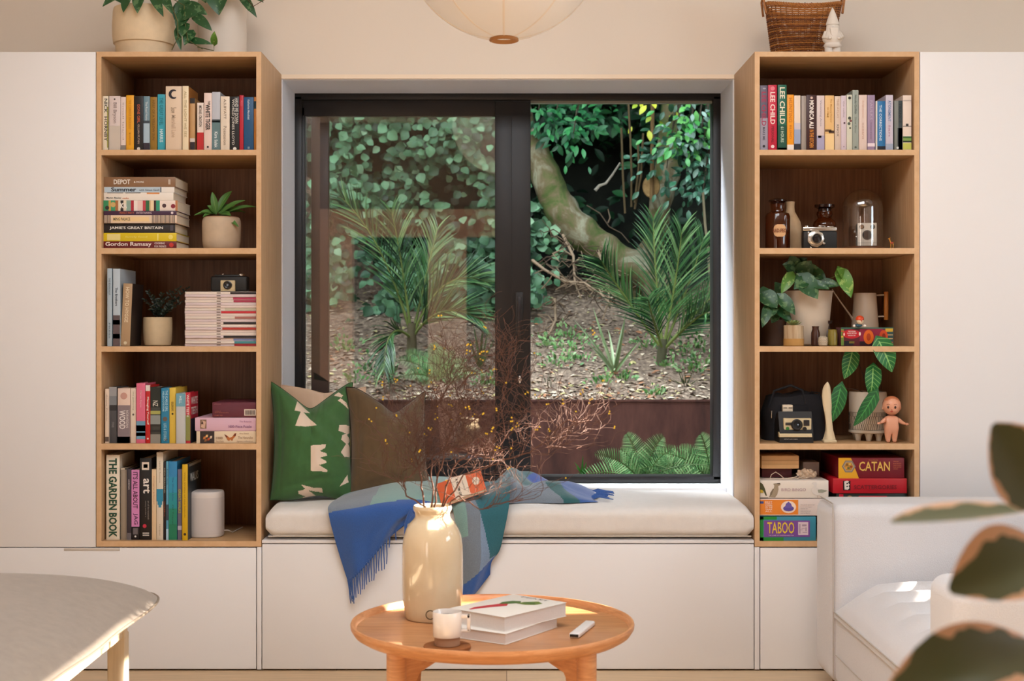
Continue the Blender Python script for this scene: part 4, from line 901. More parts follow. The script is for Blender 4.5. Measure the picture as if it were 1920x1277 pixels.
vase(1551, .17, [(9, 652), (10, 650), (10, 625), (5, 618), (4, 612), (9, 608), (9.5, 605)], M('3A2218', .4), 'candle_holder', 'dark brown candle holder behind the olive glass jar', 'candle holder')
vase(1561, .07, [(7, 649), (9, 647), (9, 626), (8, 622), (8.6, 618)], M('8A7A34', .3), 'glass_jar', 'small olive-yellow jar left of the colourful toy box', 'jar')
# toy box, toy, watering can
Yt = .05; k = (Yt+D0)/F
t = thing('toy_box', 'colourful oblong toy box with a red label and orange wheels printed on it', 'box', (X(1626, Yt), Yt, z+.0004)); W = 49.5*k; H = 35*k
MB().box(-W, W, 0, .075, 0, H, M('5A1E2A', .4), .001).build('carton', t)
b = MB(); y_ = -.0006
def pl(px0, px1, py0, py1, c, lift=0): b.box((px0-1626)*k, (px1-1626)*k, y_-lift, .0003, (649-py1)*k, (649-py0)*k, M(c, .4))
pl(1577, 1675.3, 614.2, 616.5, '2E6A5A'); pl(1577, 1582, 617, 648, '6A8A3A'); pl(1660, 1675, 619, 648, '2A4A4A'); pl(1660, 1674, 616, 622, 'C8A030', .0002); pl(1664, 1674, 627, 629, 'B89A6A', .0002); pl(1664, 1674, 634, 636, 'B89A6A', .0002); pl(1661, 1674, 641, 643, 'A8583A', .0002); pl(1577, 1583, 620, 622, 'C8502A', .0002); pl(1577, 1581, 630, 633, 'D8B040', .0002); pl(1583, 1600, 639, 648, '1A1A22'); pl(1592, 1602, 640, 644, '7A6A2A', .0002); pl(1612, 1655, 616.5, 640, '8A1A3A'); pl(1612, 1655, 640, 648, '2A1220')
def ellp(cx, cy, rx, ry, c, lift):
    n_ = 24; pts = [((cx-1626+rx*math.cos(2*PI*i/n_))*k, y_-lift, (649-cy+ry*math.sin(2*PI*i/n_))*k) for i in range(n_)]
    b.add(pts, [list(range(n_))], M(c, .4))
ellp(1596.5, 626.5, 17, 8.5, 'C01A28', .0004); ellp(1628.5, 632, 9.5, 13.5, 'D8641A', .0004); ellp(1628.5, 632, 4, 7, 'A83A10', .0006); ellp(1656.5, 631, 8, 12, 'C8481A', .0006); ellp(1657, 631, 3.5, 6, '8A2A14', .0008); ellp(1582.5, 627, 1.2, 3, 'F0E0D0', .0006); ellp(1612, 626, 1.8, 3.5, 'F0E0D0', .0006)
b.build('printed_side', t)
b = MB()
for s_, yy in (('WOODEN', 621.5), ('CLASSIC MOTORS', 625), ('RACING CAR', 629)): b.text(s_, ((1597-1626)*k, -.0016, (649-yy)*k), (1, 0, 0), (0, 0, 1), (14 if yy != 625 else 18)*k, 2.4*k, M('F4E4DC', .5), .02)
b.build('title', t)
zt_ = z+.0004+H
t = thing('toy_figure', 'small wooden toy figure with an orange cap and red nose on the toy box', 'toy', (X(1611, .03), .03, zt_+.0003))
k = 4.97/F; b = MB(); b.ell((0, .008, 3.5*k), (7*k, .008, 3.4*k), M('1E4A5A', .4)); b.build('body', t)
b = MB(); b.ell((2*k, .004, 13*k), (7.2*k, 7*k, 7.6*k), M('E8D0B0', .4)); b.build('head', t)
b = MB(); b.lathe([(7.9*k, 0), (7.9*k, 1*k), (7.3*k, 4.2*k), (5*k, 7*k), (1*k, 8.2*k)], M('D8481A', .4), 20, c=(1.6*k, .004, 14*k)); b.build('cap', t)
b = MB(); b.ell((3*k, -.009, 12.5*k), 1.5*k, M('C03020', .4), 10, 6)
for sg in (-1, 1): b.ell((3*k+sg*3*k, -.0085, 14.5*k), .8*k, M('1A1414', .4), 8, 6)
b.build('face', t)
for sg in (-1, 1): MB().ell((sg*9*k+(2*k if sg > 0 else 0), .004, 2.8*k), 2.6*k, M('EDE4D8', .4), 10, 8).build('hand', t)
# watering can stands behind the toy box on a stack of shelf depth: raised on the pot saucer block
Yw = .24; k = (Yw+D0)/F
t = thing('watering_can', 'cream watering can with long thin spout and wooden handle behind the toy box', 'watering can', (X(1622, Yw), Yw, z+.0004))
cm = M('C8B49E', .45); b = MB()
b.lathe([(20*k, 0), (25*k, 1*k), (25*k, 40*k), (23.5*k, 55*k), (20.5*k, 97*k), (20*k, 98*k), (18.8*k, 96*k), (18.5*k, 80*k), (.5*k, 78*k)], cm, 36); b.build('body', t)
o = Vector((0, 0, 0)); sp = [(1600, 604), (1596, 597), (1578, 572), (1560, 546)]
b = MB(); b.tube([((q[0]-1622)*k, -.0, (649+2-q[1])*k) for q in sp], [.006, .0032, .0026, .0022], cm, 10); b.build('spout', t)
b = MB(); b.tube([(20*k, 0, 94*k), (37*k, 0, 95*k)], .0028, cm, 8); b.tube([(22*k, 0, 54*k), (37*k, 0, 54.5*k)], .0028, cm, 8); hb = b.build('handle_bracket', t)
b = MB(); b.lathe([(3.6*k, 48*k), (4.2*k, 49*k), (4.2*k, 100*k), (3.6*k, 101*k)], M('B8702C', .45), 18, c=(39.5*k, 0, 0)); b.build('handle', t)

# ------------------------------------------------------------------ fourth shelf right
z = shelf_z(3)
Yb = .20; k = (Yb+D0)/F; fab = M('151318', .85, bump=.2, bscale=500)
t = thing('camera_bag', 'soft black camera bag with looped straps behind the instant camera', 'bag', (X(1486, Yb), Yb, z+.0004))
b = MB()
def bagf(u, v):
    a = 2*PI*u; ca, sa = math.cos(a), math.sin(a); p = 4; kk = (abs(ca)**p+abs(sa)**p)**(-1/p)
    h = v; wx = 57*k*(1-.22*max(0, h-.55)**1.2*2); wy = .075*(1-.5*max(0, h-.6))
    if v >= .999: wx *= .6; wy *= .4
    return (ca*kk*wx+.002*math.sin(9*h), sa*kk*wy, h*88*k+.006*math.sin(3*ca)*h)
b.grid(bagf, 48, 16, fab); b.add([bagf(i/48, 1) for i in range(48)], [list(range(48))], fab); b.build('body', t)
b = MB()
b.tube([(-50*k, -.05, 60*k), (-40*k, -.06, 92*k), (-10*k, -.065, 102*k), (12*k, -.06, 93*k), (18*k, -.07, 62*k)], .0045, fab, 8, flat=.5)
b.tube([(18*k, -.05, 82*k), (30*k, -.055, 90*k), (44*k, -.05, 88*k), (50*k, -.05, 62*k)], .0045, fab, 8, flat=.5); b.build('strap', t)
MB().box(-48.5*k, -47*k, -.09, -.07, 42*k, 56*k, chrome, .0006).build('buckle', t)
b = MB(); b.box(-30*k, 22*k, -.078, -.06, 8*k, 66*k, fab, .006); b.build('front_pocket', t)
Yi = .03; k = (Yi+D0)/F; icr = M('D2BE96', .5); ibk = M('121214', .5)
t = thing('instant_camera', 'cream and black instant camera with rainbow-free plain face before the black bag', 'camera', (X(1495, Yi), Yi, z+.0004))
t['label'] = 'cream and black instant camera standing in front of the black bag'
b = MB(); b.prism([(0, 0), (.105, 0), (.105, 30*k), (.07, 52*k), (.03, 58*k), (.022, 46*k), (0, 20*k)], (-33*k, 0, 0), (0, 1, 0), (0, 0, 1), (63*k, 0, 0), ibk); b.build('body', t)
b = MB(); b.box(-25*k, 27*k, .004, .024, 17*k, 46*k, icr, .003, 3); b.prism([(-.006, 11*k), (.02, 11*k), (.02, 20*k), (.004, 20*k), (-.006, 14*k)], (-34*k, 0, 0), (0, 1, 0), (0, 0, 1), (61*k, 0, 0), icr); fc = b.build('face', t)
b = MB(); b.T = Matrix.Translation((-1*k, .004, 34*k)) @ Matrix.Rotation(PI/2, 4, 'X'); b.lathe([(10.5*k, 0), (10.5*k, .008), (9*k, .010), (6*k, .009), (5*k, .006), (1*k, .006)], ibk, 28); b.T = None; b.ell((1*k, -.004, 34*k), (1.6*k, .001, 1.6*k), M('8A9AB0', .2), 8, 6); b.build('lens', fc)
b = MB(); b.box(12*k, 23*k, .001, .006, 32*k, 43*k, M('2A2426', .3), .001); b.box(-22*k, -11*k, .001, .006, 33*k, 38*k, M('3A342E', .4), .001); b.build('viewfinder', fc)
b = MB()
for (cx_, cz_, rr_, c_) in ((-18*k, 27*k, 3.2*k, '3A7A34'), (14*k, 26*k, 4*k, '141214')):
    b.T = Matrix.Translation((cx_, .004, cz_)) @ Matrix.Rotation(PI/2, 4, 'X'); b.lathe([(rr_, 0), (rr_, .003), (rr_*.7, .0036)], M(c_, .35), 16)
b.build('button', fc)
b = MB(); b.text('INSTANT LAND CAMERA', (-12*k, -.0075+.0065, 7*k), (1, 0, 0), (0, 0, 1), 26*k, 2*k, M('A8A098', .5), .02); b.build('lettering', t)
b = MB(); b.box(-22*k, -3*k, .05, .07, 52*k, 70*k, M('E4D2B8', .5), .002); fl = b.build('flash_bar', t)
b = MB(); b.box(-21*k, -14*k, .0485, .051, 63.5*k, 64.8*k, ibk).box(-11*k, -4*k, .0485, .051, 63.5*k, 64.8*k, ibk).box(-14*k, -11*k, .0485, .051, 56*k, 57.5*k, ibk); b.build('flash_marks', fl)
# pale carved candle / sculpture
Yp = .06; k = (Yp+D0)/F; wax = M('DCC8A4', .5, bump=.1, bscale=80)
t = thing('carved_sculpture', 'slender pale cream twisted sculpture between the black bag and the veined plant', 'sculpture', (X(1555, Yp), Yp, z+.0004))
b = MB()
def scf(u, v):
    a = 2*PI*u; h = v*113*k
    prof = [(0, 12), (.05, 11.5), (.09, 10), (.2, 7), (.35, 6), (.5, 6.5), (.62, 8), (.78, 8.5), (.88, 7.5), (.95, 5), (1, .8)]
    for i in range(len(prof)-1):
        if prof[i][0] <= v <= prof[i+1][0]:
            f = (v-prof[i][0])/(prof[i+1][0]-prof[i][0]); r_ = prof[i][1]*(1-f)+prof[i+1][1]*f; break
    r_ *= k*(1+.12*math.sin(3*a+6*v))
    cx_ = (-4*math.sin(v*2.6)*v*1.6)*k
    return (cx_+r_*math.cos(a), .75*r_*math.sin(a), h)
b.grid(scf, 32, 30, wax); b.box(-12.5*k, 11.5*k, -.022, .018, 0, 5*k, wax, .002); b.build('body', t)
# veined plant in patterned footed pot
Yq = .16; k = (Yq+D0)/F
t = thing('veined_leaf_plant', 'plant with large veined arrow-shaped leaves in a patterned footed pot', 'potted plant', (X(1627, Yq), Yq, z+.0004))
pm = M('CFC0AC', .6); b = MB()
b.lathe([(30*k, 14*k), (33*k, 16*k), (34*k, 22*k), (34.5*k, 88*k), (33.5*k, 91*k), (32*k, 90*k), (31.5*k, 78*k), (.5*k, 76*k)], pm, 48)
b.lathe([(31*k, 13.5*k), (35*k, 15*k), (35.3*k, 18*k), (34*k, 20*k)], pm, 48, cap0=False, cap1=False); b.build('pot', t)
for a in (-100, 20, 140):
    a = R(a); MB().lathe([(4*k, 0), (5*k, 1*k), (6*k, 8*k), (9*k, 15*k)], pm, 14, c=(24*k*math.cos(a), 24*k*math.sin(a), 0)).build('foot', t)
for a in (-52, -148):
    a = R(a); MB().lathe([(4*k, 0), (5*k, 1*k), (6*k, 8*k), (9*k, 15*k)], pm, 14, c=(25*k*math.cos(a), 25*k*math.sin(a), 0)).build('foot', t)
b = MB(); dk = M('3A322A', .7); rr = random.Random(8)
for row, (z0_, z1_) in enumerate(((21, 31), (33, 45), (46, 52))):
    for i in range(60):
        a = 2*PI*i/60; rq = 34.7*k; s_ = (i//4+row) % 2
        a1 = a+(.08 if s_ else -.08)*(.6 if row < 2 else 0)
        b.tube([(rq*math.cos(a), rq*math.sin(a), z0_*k), (rq*math.cos(a1), rq*math.sin(a1), z1_*k)], .0007, dk, 4, False)
for zz in (20.5, 32, 45.5, 53): b.lathe([(34.75*k, zz*k-.0005), (34.75*k, zz*k+.0005)], dk, 48, cap0=False, cap1=False)
b.build('etched_pattern', t)
MB().lathe([(31.4*k, 84*k), (.3*k, 86*k)], soil_m, 24, cap0=False).build('soil', t)
o = t.location; st = MB()
LV = [((1598, 660), (1586, 711), .06, 33, syng_m, (1600, 668)), ((1648, 640), (1677, 697), .0, 42, syng_m, (1645, 650)), ((1637, 690), (1635, 744), .04, 33, syng_m, (1634, 692)), ((1640, 740), (1604, 800), .02, 27, syng_d, (1636, 745)), ((1576, 728), (1560, 796), .05, 31, syng_d, (1570, 735))]
for (a, c_, Y_, W_, m_, sb) in LV:
    b = MB(); px_leaf(b, a, c_, Y_+.015, Y_, W_, m_, 'heart', o, .1, .35, (0.15, -1, .15)); b.build('leaf', t)
    p0 = P(1627, 742, Yq)-o; p2 = P(a[0], a[1]+1, Y_+.015)-o; p1 = (p0+p2)/2+Vector((.01, -.01, .02))
    st.tube([p0*(1-s)**2+p1*2*s*(1-s)+p2*s*s for s in [j/8 for j in range(9)]], .0014, M('3A2218', .5), 6)
st.build('stem', t)
# baby doll
Yd = .045; k = (Yd+D0)/F; skin_m = M('E0A080', .4, name='doll_vinyl')
t = thing('baby_doll', 'small pink vinyl baby doll standing with arms out at right of fourth shelf', 'doll', (X(1671, Yd), Yd, z+.0004))
def skinned(name, verts, edges, radii, mat, parent, root=0, lvl=2):
    me = bpy.data.meshes.new(name); me.from_pydata(verts, edges, []); me.materials.append(mat)
    ob = bpy.data.objects.new(name, me); C.objects.link(ob); ob.parent = parent
    ob.modifiers.new('skin', 'SKIN'); ss = ob.modifiers.new('subd', 'SUBSURF'); ss.levels = lvl; ss.render_levels = lvl
    for i, r_ in enumerate(radii):
        sv = me.skin_vertices[0].data[i]; sv.radius = (r_, r_) if not isinstance(r_, tuple) else r_; sv.use_root = (i == root)
    ob.modifiers['skin'].use_smooth_shade = True
    bpy.context.view_layer.update()
    dg = bpy.context.evaluated_depsgraph_get(); me2 = bpy.data.meshes.new_from_object(ob.evaluated_get(dg))
    ob.modifiers.clear(); ob.data = me2
    if not me2.materials: me2.materials.append(mat)
    me2.polygons.foreach_set('use_smooth', [True]*len(me2.polygons))
    return ob
K = k
vs = [(0, 0, 27*K), (0, 0, 38*K), (0, 0, 46*K), (0, 0, 52*K), (6*K, 0, 20*K), (6.2*K, 0, 11*K), (6*K, -.001, 3*K), (6*K, -4*K, 2*K), (-6*K, 0, 20*K), (-6.2*K, 0, 11*K), (-6*K, -.001, 3*K), (-6*K, -4*K, 2*K), (11*K, 0, 44*K), (19*K, -2*K, 38*K), (26*K, -4*K, 35*K), (-10*K, 0, 44*K), (-17*K, -2*K, 39*K), (-22*K, -4*K, 37*K)]
es = [(0, 1), (1, 2), (2, 3), (0, 4), (4, 5), (5, 6), (6, 7), (0, 8), (8, 9), (9, 10), (10, 11), (2, 12), (12, 13), (13, 14), (2, 15), (15, 16), (16, 17)]
rd = [12*K, 13*K, 9.5*K, 5*K, 8.5*K, 6*K, 4.5*K, 3*K, 8.5*K, 6*K, 4.5*K, 3*K, 5*K, 3.8*K, 2.4*K, 5*K, 3.8*K, 2.4*K]
skinned('body', vs, es, rd, skin_m, t)
for sg, hx in ((1, 27.5), (-1, -23.5)):
    b = MB(); 
    for q in range(5):
        a = R(-35+q*17)*1; b.tube([(hx*K, -4*K, 34.8*K+(1.5*K if sg < 0 else 0)), ((hx+sg*(3.8 if q else 2.4)*math.cos(a))*K, -4.4*K, (34.8+(1.5 if sg < 0 else 0)+3*math.sin(a))*K)], (1.1*K, .7*K), skin_m, 6)
    b.ell((hx*K, -4*K, 34.9*K+(1.5*K if sg < 0 else 0)), (2.6*K, 1.7*K, 2.4*K), skin_m, 10, 8); b.build('hand', t)
b = MB(); hz = 69*K; b.ell((1*K, 0, hz), (17*K, 15.5*K, 17.5*K), skin_m, 28, 18); b.ell((1*K, -2*K, hz-7*K), (13.5*K, 12.5*K, 9.5*K), skin_m, 24, 14); b.ell((-3*K, -15.3*K, hz-5.5*K), (1.6*K, 1.6*K, 1.3*K), skin_m, 10, 8)
for sg in (-1, 1): b.ell((1*K+sg*16.3*K, 1*K, hz-4*K), (1.8*K, 2.6*K, 3.6*K), skin_m, 10, 8)
hd = b.build('head', t)
b = MB(); b.ell((1*K, 1*K, hz+1.8*K), (17.1*K, 15.3*K, 16.6*K), M('C87850', .5), 28, 18)
# painted hair cap keeps to the crown only
hb_ = b
b2 = MB(); keep = [i for i, f in enumerate(hb_.f) if all(hb_.v[q][2] > hz+9.5*K or (hb_.v[q][1] > 2*K and hb_.v[q][2] > hz-2*K) for q in f)]
b2.v = hb_.v; b2.uv = hb_.uv; b2.mats = hb_.mats; b2.f = [hb_.f[i] for i in keep]; b2.fm = [hb_.fm[i] for i in keep]; b2.build('hair', hd)
for sx_ in (-9, 3.5):
    b = MB(); ey = -15.0 if sx_ > 0 else -12.7
    b.ell((sx_*K, ey*K, hz-2.2*K), (2.2*K, 1.0*K, 2.6*K), M('3A2018', .2), 12, 8); b.build('eye', hd)
    b = MB(); b.tube([((sx_-2.6)*K, (ey+(.9 if sx_ < 0 else -.2))*K, hz+2.6*K), (sx_*K, (ey-.2)*K, hz+3.6*K), ((sx_+2.6)*K, (ey-(.8 if sx_ < 0 else -.3))*K, hz+2.8*K)], .35*K, M('8A4A30', .5), 5); b.build('eyebrow', hd)
b = MB(); b.ell((-3*K, -14.2*K, hz-10*K), (2.8*K, 1.2*K, 1.2*K), M('B8382E', .4), 12, 8); b.build('mouth', hd)

# ------------------------------------------------------------------ bottom shelf right: game boxes
z = shelf_z(4)
def g1(plate, txt, shape):
    plate(0, .3, .88, 1, '1E8A34'); plate(0, .42, 0, .14, '1E8A34'); plate(0, .06, 0, 1, '1E8A34')
    plate(.07, .89, .16, .84, '7A4A9A', .0003)
    plate(.68, .86, .24, .78, 'DCC8D0', .0006)
    for (x0_, y0_, x1_, y1_) in ((.7, .3, .72, .7), (.74, .5, .8, .52), (.76, .34, .84, .36), (.75, .6, .83, .68), (.81, .4, .83, .56), (.72, .44, .76, .46)): plate(x0_, x1_, y0_, y1_, 'A890A0', .0009)
    txt('TABOO', .13, .61, .3, .78, 'E8C83A', .01); txt('THE GAME OF UNSPEAKABLE FUN', .15, .6, .2, .25, 'D8C0E0')
GB = 'game boxes stacked on the bottom shelf of the right bookcase'
carton(1425, 1530, 965.5, 1012, '3A8AA0', 'teal and green game box with purple panel and yellow letters, lowest of the left stack', z, depth=.27, Y=.012, name='board_game_box', group=GB, lid=1, front=g1)
z1_ = z+.087
def g2(plate, txt, shape):
    plate(0, .53, .06, .92, 'E8862A'); plate(0, .05, .7, .84, '3A4A8A', .0003)
    shape([(.29+.105+.105*math.cos(2*PI*i/20), .5+.3*math.sin(2*PI*i/20)*1.2) for i in range(20)], 'F0D8C8', .0003)
    shape([(.395+.075*math.cos(2*PI*i/16), .42+.17*math.sin(2*PI*i/16)) for i in range(16)], '5A4A9A', .0006)
    shape([(.34, .45), (.36, .7), (.395, .82), (.43, .7), (.45, .45)], '6A5AA8', .0008)
    for j in range(6): txt(['BEST', 'FAMILY', 'GAME', 'OF THE', 'YEAR', 'ALL'][j], .07, .17, .76-.11*j, .84-.11*j, 'F8E4D0')
    for j in range(5): txt(['the party game for', 'four or more players', 'everyone can', 'sketch and hum and', 'sculpt'][j], .56, .56+[.2, .16, .1, .14, .13][j], .6-.12*j, .66-.12*j, '8A7A78')
carton(1425, 1560, 932, 965, 'E0D0C8', 'white game box with an orange panel and lips emblem, second from the bottom', z1_, depth=.26, Y=.016, name='board_game_box', group=GB, lid=1, front=g2)
z2_ = z1_+.0612
def g3(plate, txt, shape):
    txt('BIRD BINGO', .31, .67, .4, .56, 'B89AA0', .005)
    shape([(.0, .9), (.04, .8), (.07, .55), (.1, .15), (.085, .12), (.05, .4), (.0, .5)], '4A4A2A'); shape([(0, .5), (.04, .44), (.05, .3), (.0, .3)], 'C8A830', .0003); plate(0, .12, .0, .03, '3A3A2E')
    shape([(.19, .82), (.23, .84), (.29, .8), (.295, .74), (.265, .68), (.27, .5), (.25, .2), (.22, .04), (.13, .06), (.17, .35), (.2, .55), (.21, .7)], 'A09078'); shape([(.19, .55), (.2, .5), (.17, .2), (.14, .08), (.15, .3)], '7A6A54', .0003); shape([(.24, .84), (.29, .86), (.3, .78), (.26, .78)], '6A5A48', .0003)
    shape([(.75, .82), (.78, .92), (.82, .92), (.83, .8), (.82, .62), (.88, .48), (.97, .42), (.9, .22), (.83, .16), (.77, .26), (.745, .45), (.77, .62), (.79, .72)], 'DCD4CC'); shape([(.84, .48), (.9, .5), (.985, .42), (.91, .3), (.85, .3)], '9A9A88', .0003); plate(.835, .84, .02, .18, 'B89A88'); plate(.86, .865, .02, .18, 'B89A88')
carton(1425, 1553.5, 898, 932, 'E6DCD0', 'white bird game box with printed birds and pink capitals, third from the bottom', z2_, depth=.25, Y=.014, name='board_game_box', group=GB, lid=1, front=g3)
z3_ = z2_+.063
Yn = .10; k = (Yn+D0)/F
t = thing('small_box', 'small maroon box under the wooden box on top of the bird game', 'box', (X(1457, Yn), Yn, z3_)); MB().box(-28*k, 28*k, 0, .16, 0, 18.5*k, M('541420', .5), .001).build('carton', t)
z4_ = z3_+18.5*k+.0004
t = thing('wooden_box', 'pale slatted wooden box lying on the small maroon box', 'box', (X(1463, .06), .06, z4_)); k = 5.0/F
b = MB(); b.box(-35*k, 35*k, 0, .17, 0, 24*k, M('DCAE78', .6, var=.12, vscale=14), .001)
b.box(-35.1*k, 35.1*k, -.0004, .003, 15*k, 15.6*k, M('A87A48', .7)).box(-35.1*k, 35.1*k, -.0004, .003, 8*k, 8.6*k, M('A87A48', .7)); b.build('case', t)
t = thing('small_box', 'small grey-white box behind the cotton flowers on the bird game', 'box', (X(1521, .15), .15, z3_)); k = 5.09/F
MB().box(-15*k, 15*k, 0, .12, 0, 26*k, M('B8AAA4', .5), .001).build('carton', t)
t = thing('cotton_flower_garland', 'cream cotton flower garland with string on top of the bird game box', 'garland', (X(1514, .05), .05, z3_+.0004)); k = 4.99/F
b = MB(); rr = random.Random(3); cot = M('C8AE94', .9, bump=.6, bscale=200)
for (cx_, cz_, r_) in ((-12, 9, 9), (0, 9, 9.5), (12, 8, 8), (-4, 14, 6), (7, 13, 6)):
    for i in range(9):
        a = 2*PI*i/9+rr.random(); b.leaf((cx_*k, .01, cz_*k), (math.cos(a), rr.uniform(-.7, -.1), math.sin(a)), (0, -1, 0), r_*k, r_*.7*k, cot, 'round', .2, .8, 5)
    b.ell((cx_*k, .008, cz_*k*.9), 4*k, cot, 12, 8)
b.build('flowers', t)
b = MB(); sm = M('D8C4B0', .9)
b.tube([((-30+i*1.4)*k, -.012+.004*math.sin(i*.7), (1.5+1.2*abs(math.sin(i*.9)))*k) for i in range(22)], .0012, sm, 6)
b.tube([(-72*k, -.02, 1.5*k), (-70*k, -.022, 9*k), (-62*k, -.024, 14*k), (-54*k, -.022, 9*k), (-46*k, -.02, 2*k), (-30*k, -.018, 1.5*k)], .0012, sm, 6)
b.tube([(-74*k, -.02, 2*k), (-60*k, -.026, 1.8*k), (-40*k, -.02, 2*k), (-26*k, -.02, 4*k), (-16*k, -.01, 8*k)], .0012, sm, 6)
b.build('string', t)
# right stack
def r1(plate, txt, shape):
    shape([(.0, 0), (0, 1), (.19, 1), (.31, 0)], 'E8AA22')
    hx = lambda R_: [(.155+R_*math.cos(PI/3*i)*1.0, .58+R_*math.sin(PI/3*i)*3.2) for i in range(6)]
    shape(hx(.105), '8A7A6A', .0003); shape(hx(.085), 'B0A08A', .0006); shape(hx(.07), 'B8822A', .0009)
    for (x_, y_, c_) in ((.13, .66, '8A5A20'), (.17, .7, 'D8B050'), (.19, .56, '9A3A20'), (.15, .5, '6A6A2A'), (.12, .52, 'D89A3A')): shape([(x_-.018, y_-.05), (x_+.018, y_-.05), (x_+.018, y_+.05), (x_-.018, y_+.05)], c_, .0012)
    txt('CATAN', .31, .78, .36, .82, 'E8B85A', .015); txt('KLAUS', .46, .6, .88, .91, 'D8A050')
    for j in range(5): txt(['TRADE', 'BUILD SETTLE', 'THREE TO FOUR', 'FROM AGES TEN', 'UPWARDS'][j], .83, .83+[.08, .12, .12, .12, .07][j], .8-.09*j, .84-.09*j, 'D87A4A')
def r2(plate, txt, shape):
    txt('SCATTERGORIES', .28, .86, .28, .56, '7A1420', .01)
    plate(.135, .235, .2, .84, '141014'); shape([(.155, .26), (.15, .8), (.19, .86), (.215, .8), (.2, .72), (.225, .6), (.21, .5), (.22, .36), (.2, .24)], 'E8DCD0', .0003); shape([(.18, .7), (.2, .72), (.2, .64), (.18, .62)], '141014', .0006); shape([(.18, .5), (.2, .52), (.2, .44), (.18, .42)], '141014', .0006); plate(.0, 1, .965, 1, 'E04A4A')
def r3(plate, txt, shape):
    plate(.04, .1, .5, .96, 'C8203A'); plate(.32, .72, .35, .88, 'C82A3E'); txt('ARTICULATE', .34, .7, .42, .8, 'E8A8A0', .02); shape([(.19+.06*math.cos(2*PI*i/16), .6+.3*math.sin(2*PI*i/16)) for i in range(16)], 'B88A60'); txt('~', .05, .09, .65, .8, 'F4E4E0', .04)
hs = (D0+.04)/F
zz = z
carton(1566, 1698, 0, 47*1, '2A4A7A', 'blue game box mostly hidden by the armchair, lowest of right stack', zz, depth=.27, Y=.03, name='board_game_box', group=GB, lid=1); zz += 47*hs*.97+.0003
carton(1568, 1700, 0, 43, '14201E', 'dark green-black game box showing just above the armchair, under the bright red one', zz, depth=.27, Y=.03, name='board_game_box', group=GB, lid=1, front=r3); zz += 43*hs*.97+.0003
carton(1562, 1700.5, 0, 28.5, 'BE1626', 'bright red game box with a black and white face emblem under the maroon one', zz, depth=.28, Y=.025, name='board_game_box', group=GB, lid=1, front=r2); zz += 28.5*hs*.97+.0003
carton(1572, 1695.5, 0, 39.5, '7A1222', 'maroon game box with yellow corner and hexagon, on top of the right stack', zz, depth=.28, Y=.03, name='board_game_box', group=GB, lid=1, front=r1)
# ------------------------------------------------------------------ cushions on the window seat
def pip(x, y, poly):
    c = False; n = len(poly); j = n-1
    for i in range(n):
        xi, yi = poly[i]; xj, yj = poly[j]
        if (yi > y) != (yj > y) and x < (xj-xi)*(y-yi)/(yj-yi)+xi: c = not c
        j = i
    return c
def throw_pillow(name, label, loc, W, H, T, rz, rx, mat, chop, shapes=None, shape_mat=None, seam_mat=None, group='throw cushions on the window seat', N=90, seed=1, cx=.0, ry=0):
    t = thing(name, label, 'cushion', loc, 0, group, rot=(rx, ry, rz))
    def surf(u, v, s):     # u,v in -1..1
        ou, ov = u*(1-.10*(1-v*v)), v*(1-.05*(1-u*u))
        x = ou*W/2; zz = H/2+ov*H/2
        uu, vv = max(0, 1-u*u), max(0, 1-v*v)
        th = T/2*(uu**.62)*(vv**.5)*(1-.15*v)
        up = max(0, (v+.25)/1.25)
        d_ = math.sqrt((u-cx)**2+.02)
        dip = chop*max(0, 1-d_)**1.25*up**1.9
        zz -= dip
        lobe = min(1, abs(u-cx)/.35)
        y = s*th*(1-.45*(1-lobe)*up**2)
        y += .030*up**3*(1-lobe)                      # the chopped fold sinks back between the ears
        y += .012*up**2*math.sin(3*(u-cx))+.045*up**2*max(0, u-cx)
        y += s*-.010*math.exp(-((u-cx-.25*up)/.07)**2)*up*(1 if s < 0 else 0)*-1
        y += .004*math.sin(15*(u*.8*(1 if u > cx else -1)+v*.75)+seed)*uu*vv*math.exp(-((v-.35)/.45)**2)
        y += .012*noise.noise(Vector((u*2.5+seed, v*2.5, s)))*uu*vv+.003*noise.noise(Vector((u*6+seed, v*5, s*2)))*uu
        y -= s*.006*math.exp(-((u+.82)/.05)**2)*vv+s*.004*math.exp(-((v+.72-.1*u)/.05)**2)*uu
        if v < -.55: zz += .012*(abs(v)-.55)*math.sin(u*5+seed)
        return (x, y, max(zz, .0))
    b = MB(); b.ang = 75
    for s in (-1, 1):
        if shapes and s == -1:
            def mm(u, v, A=shapes):
                q = surf(2*u-1, 2*v-1, -1)
                return shape_mat if any(pip(q[0]/W, q[2]/H, p) for p in A) else mat
            b.grid(lambda u, v: surf(2*u-1, 2*v-1, -1), N*2, N*2, mm)
        else:
            b.grid(lambda u, v: surf(2*u-1, 2*v-1, s), 60, 60, mat)
    b.build('cover', t)
    b = MB(); pts = []
    for i in range(81): pts.append(surf(-1+2*i/80, 1, 1))
    b.tube(pts, .0022, seam_mat or mat, 6); pts = [surf(1, 1-2*i/60, 1) for i in range(61)]; b.tube(pts, .0022, seam_mat or mat, 6)
    pts = [surf(-1, 1-2*i/60, 1) for i in range(61)]; b.tube(pts, .0022, seam_mat or mat, 6)
    b.build('seam', t)
    return t
def pol(pts): return [((x-588)/150, (957-y)/218) for x, y in pts]
E_ = pol([(584, 862), (611, 860), (610, 866), (600, 872), (612, 876), (613, 880), (600, 884), (612, 890), (612, 893), (599, 897), (614, 906), (613, 909), (584, 907)])
T1 = pol([(561, 778), (584, 800), (572, 800), (595, 825), (575, 827), (557, 825), (567, 799), (556, 797)])
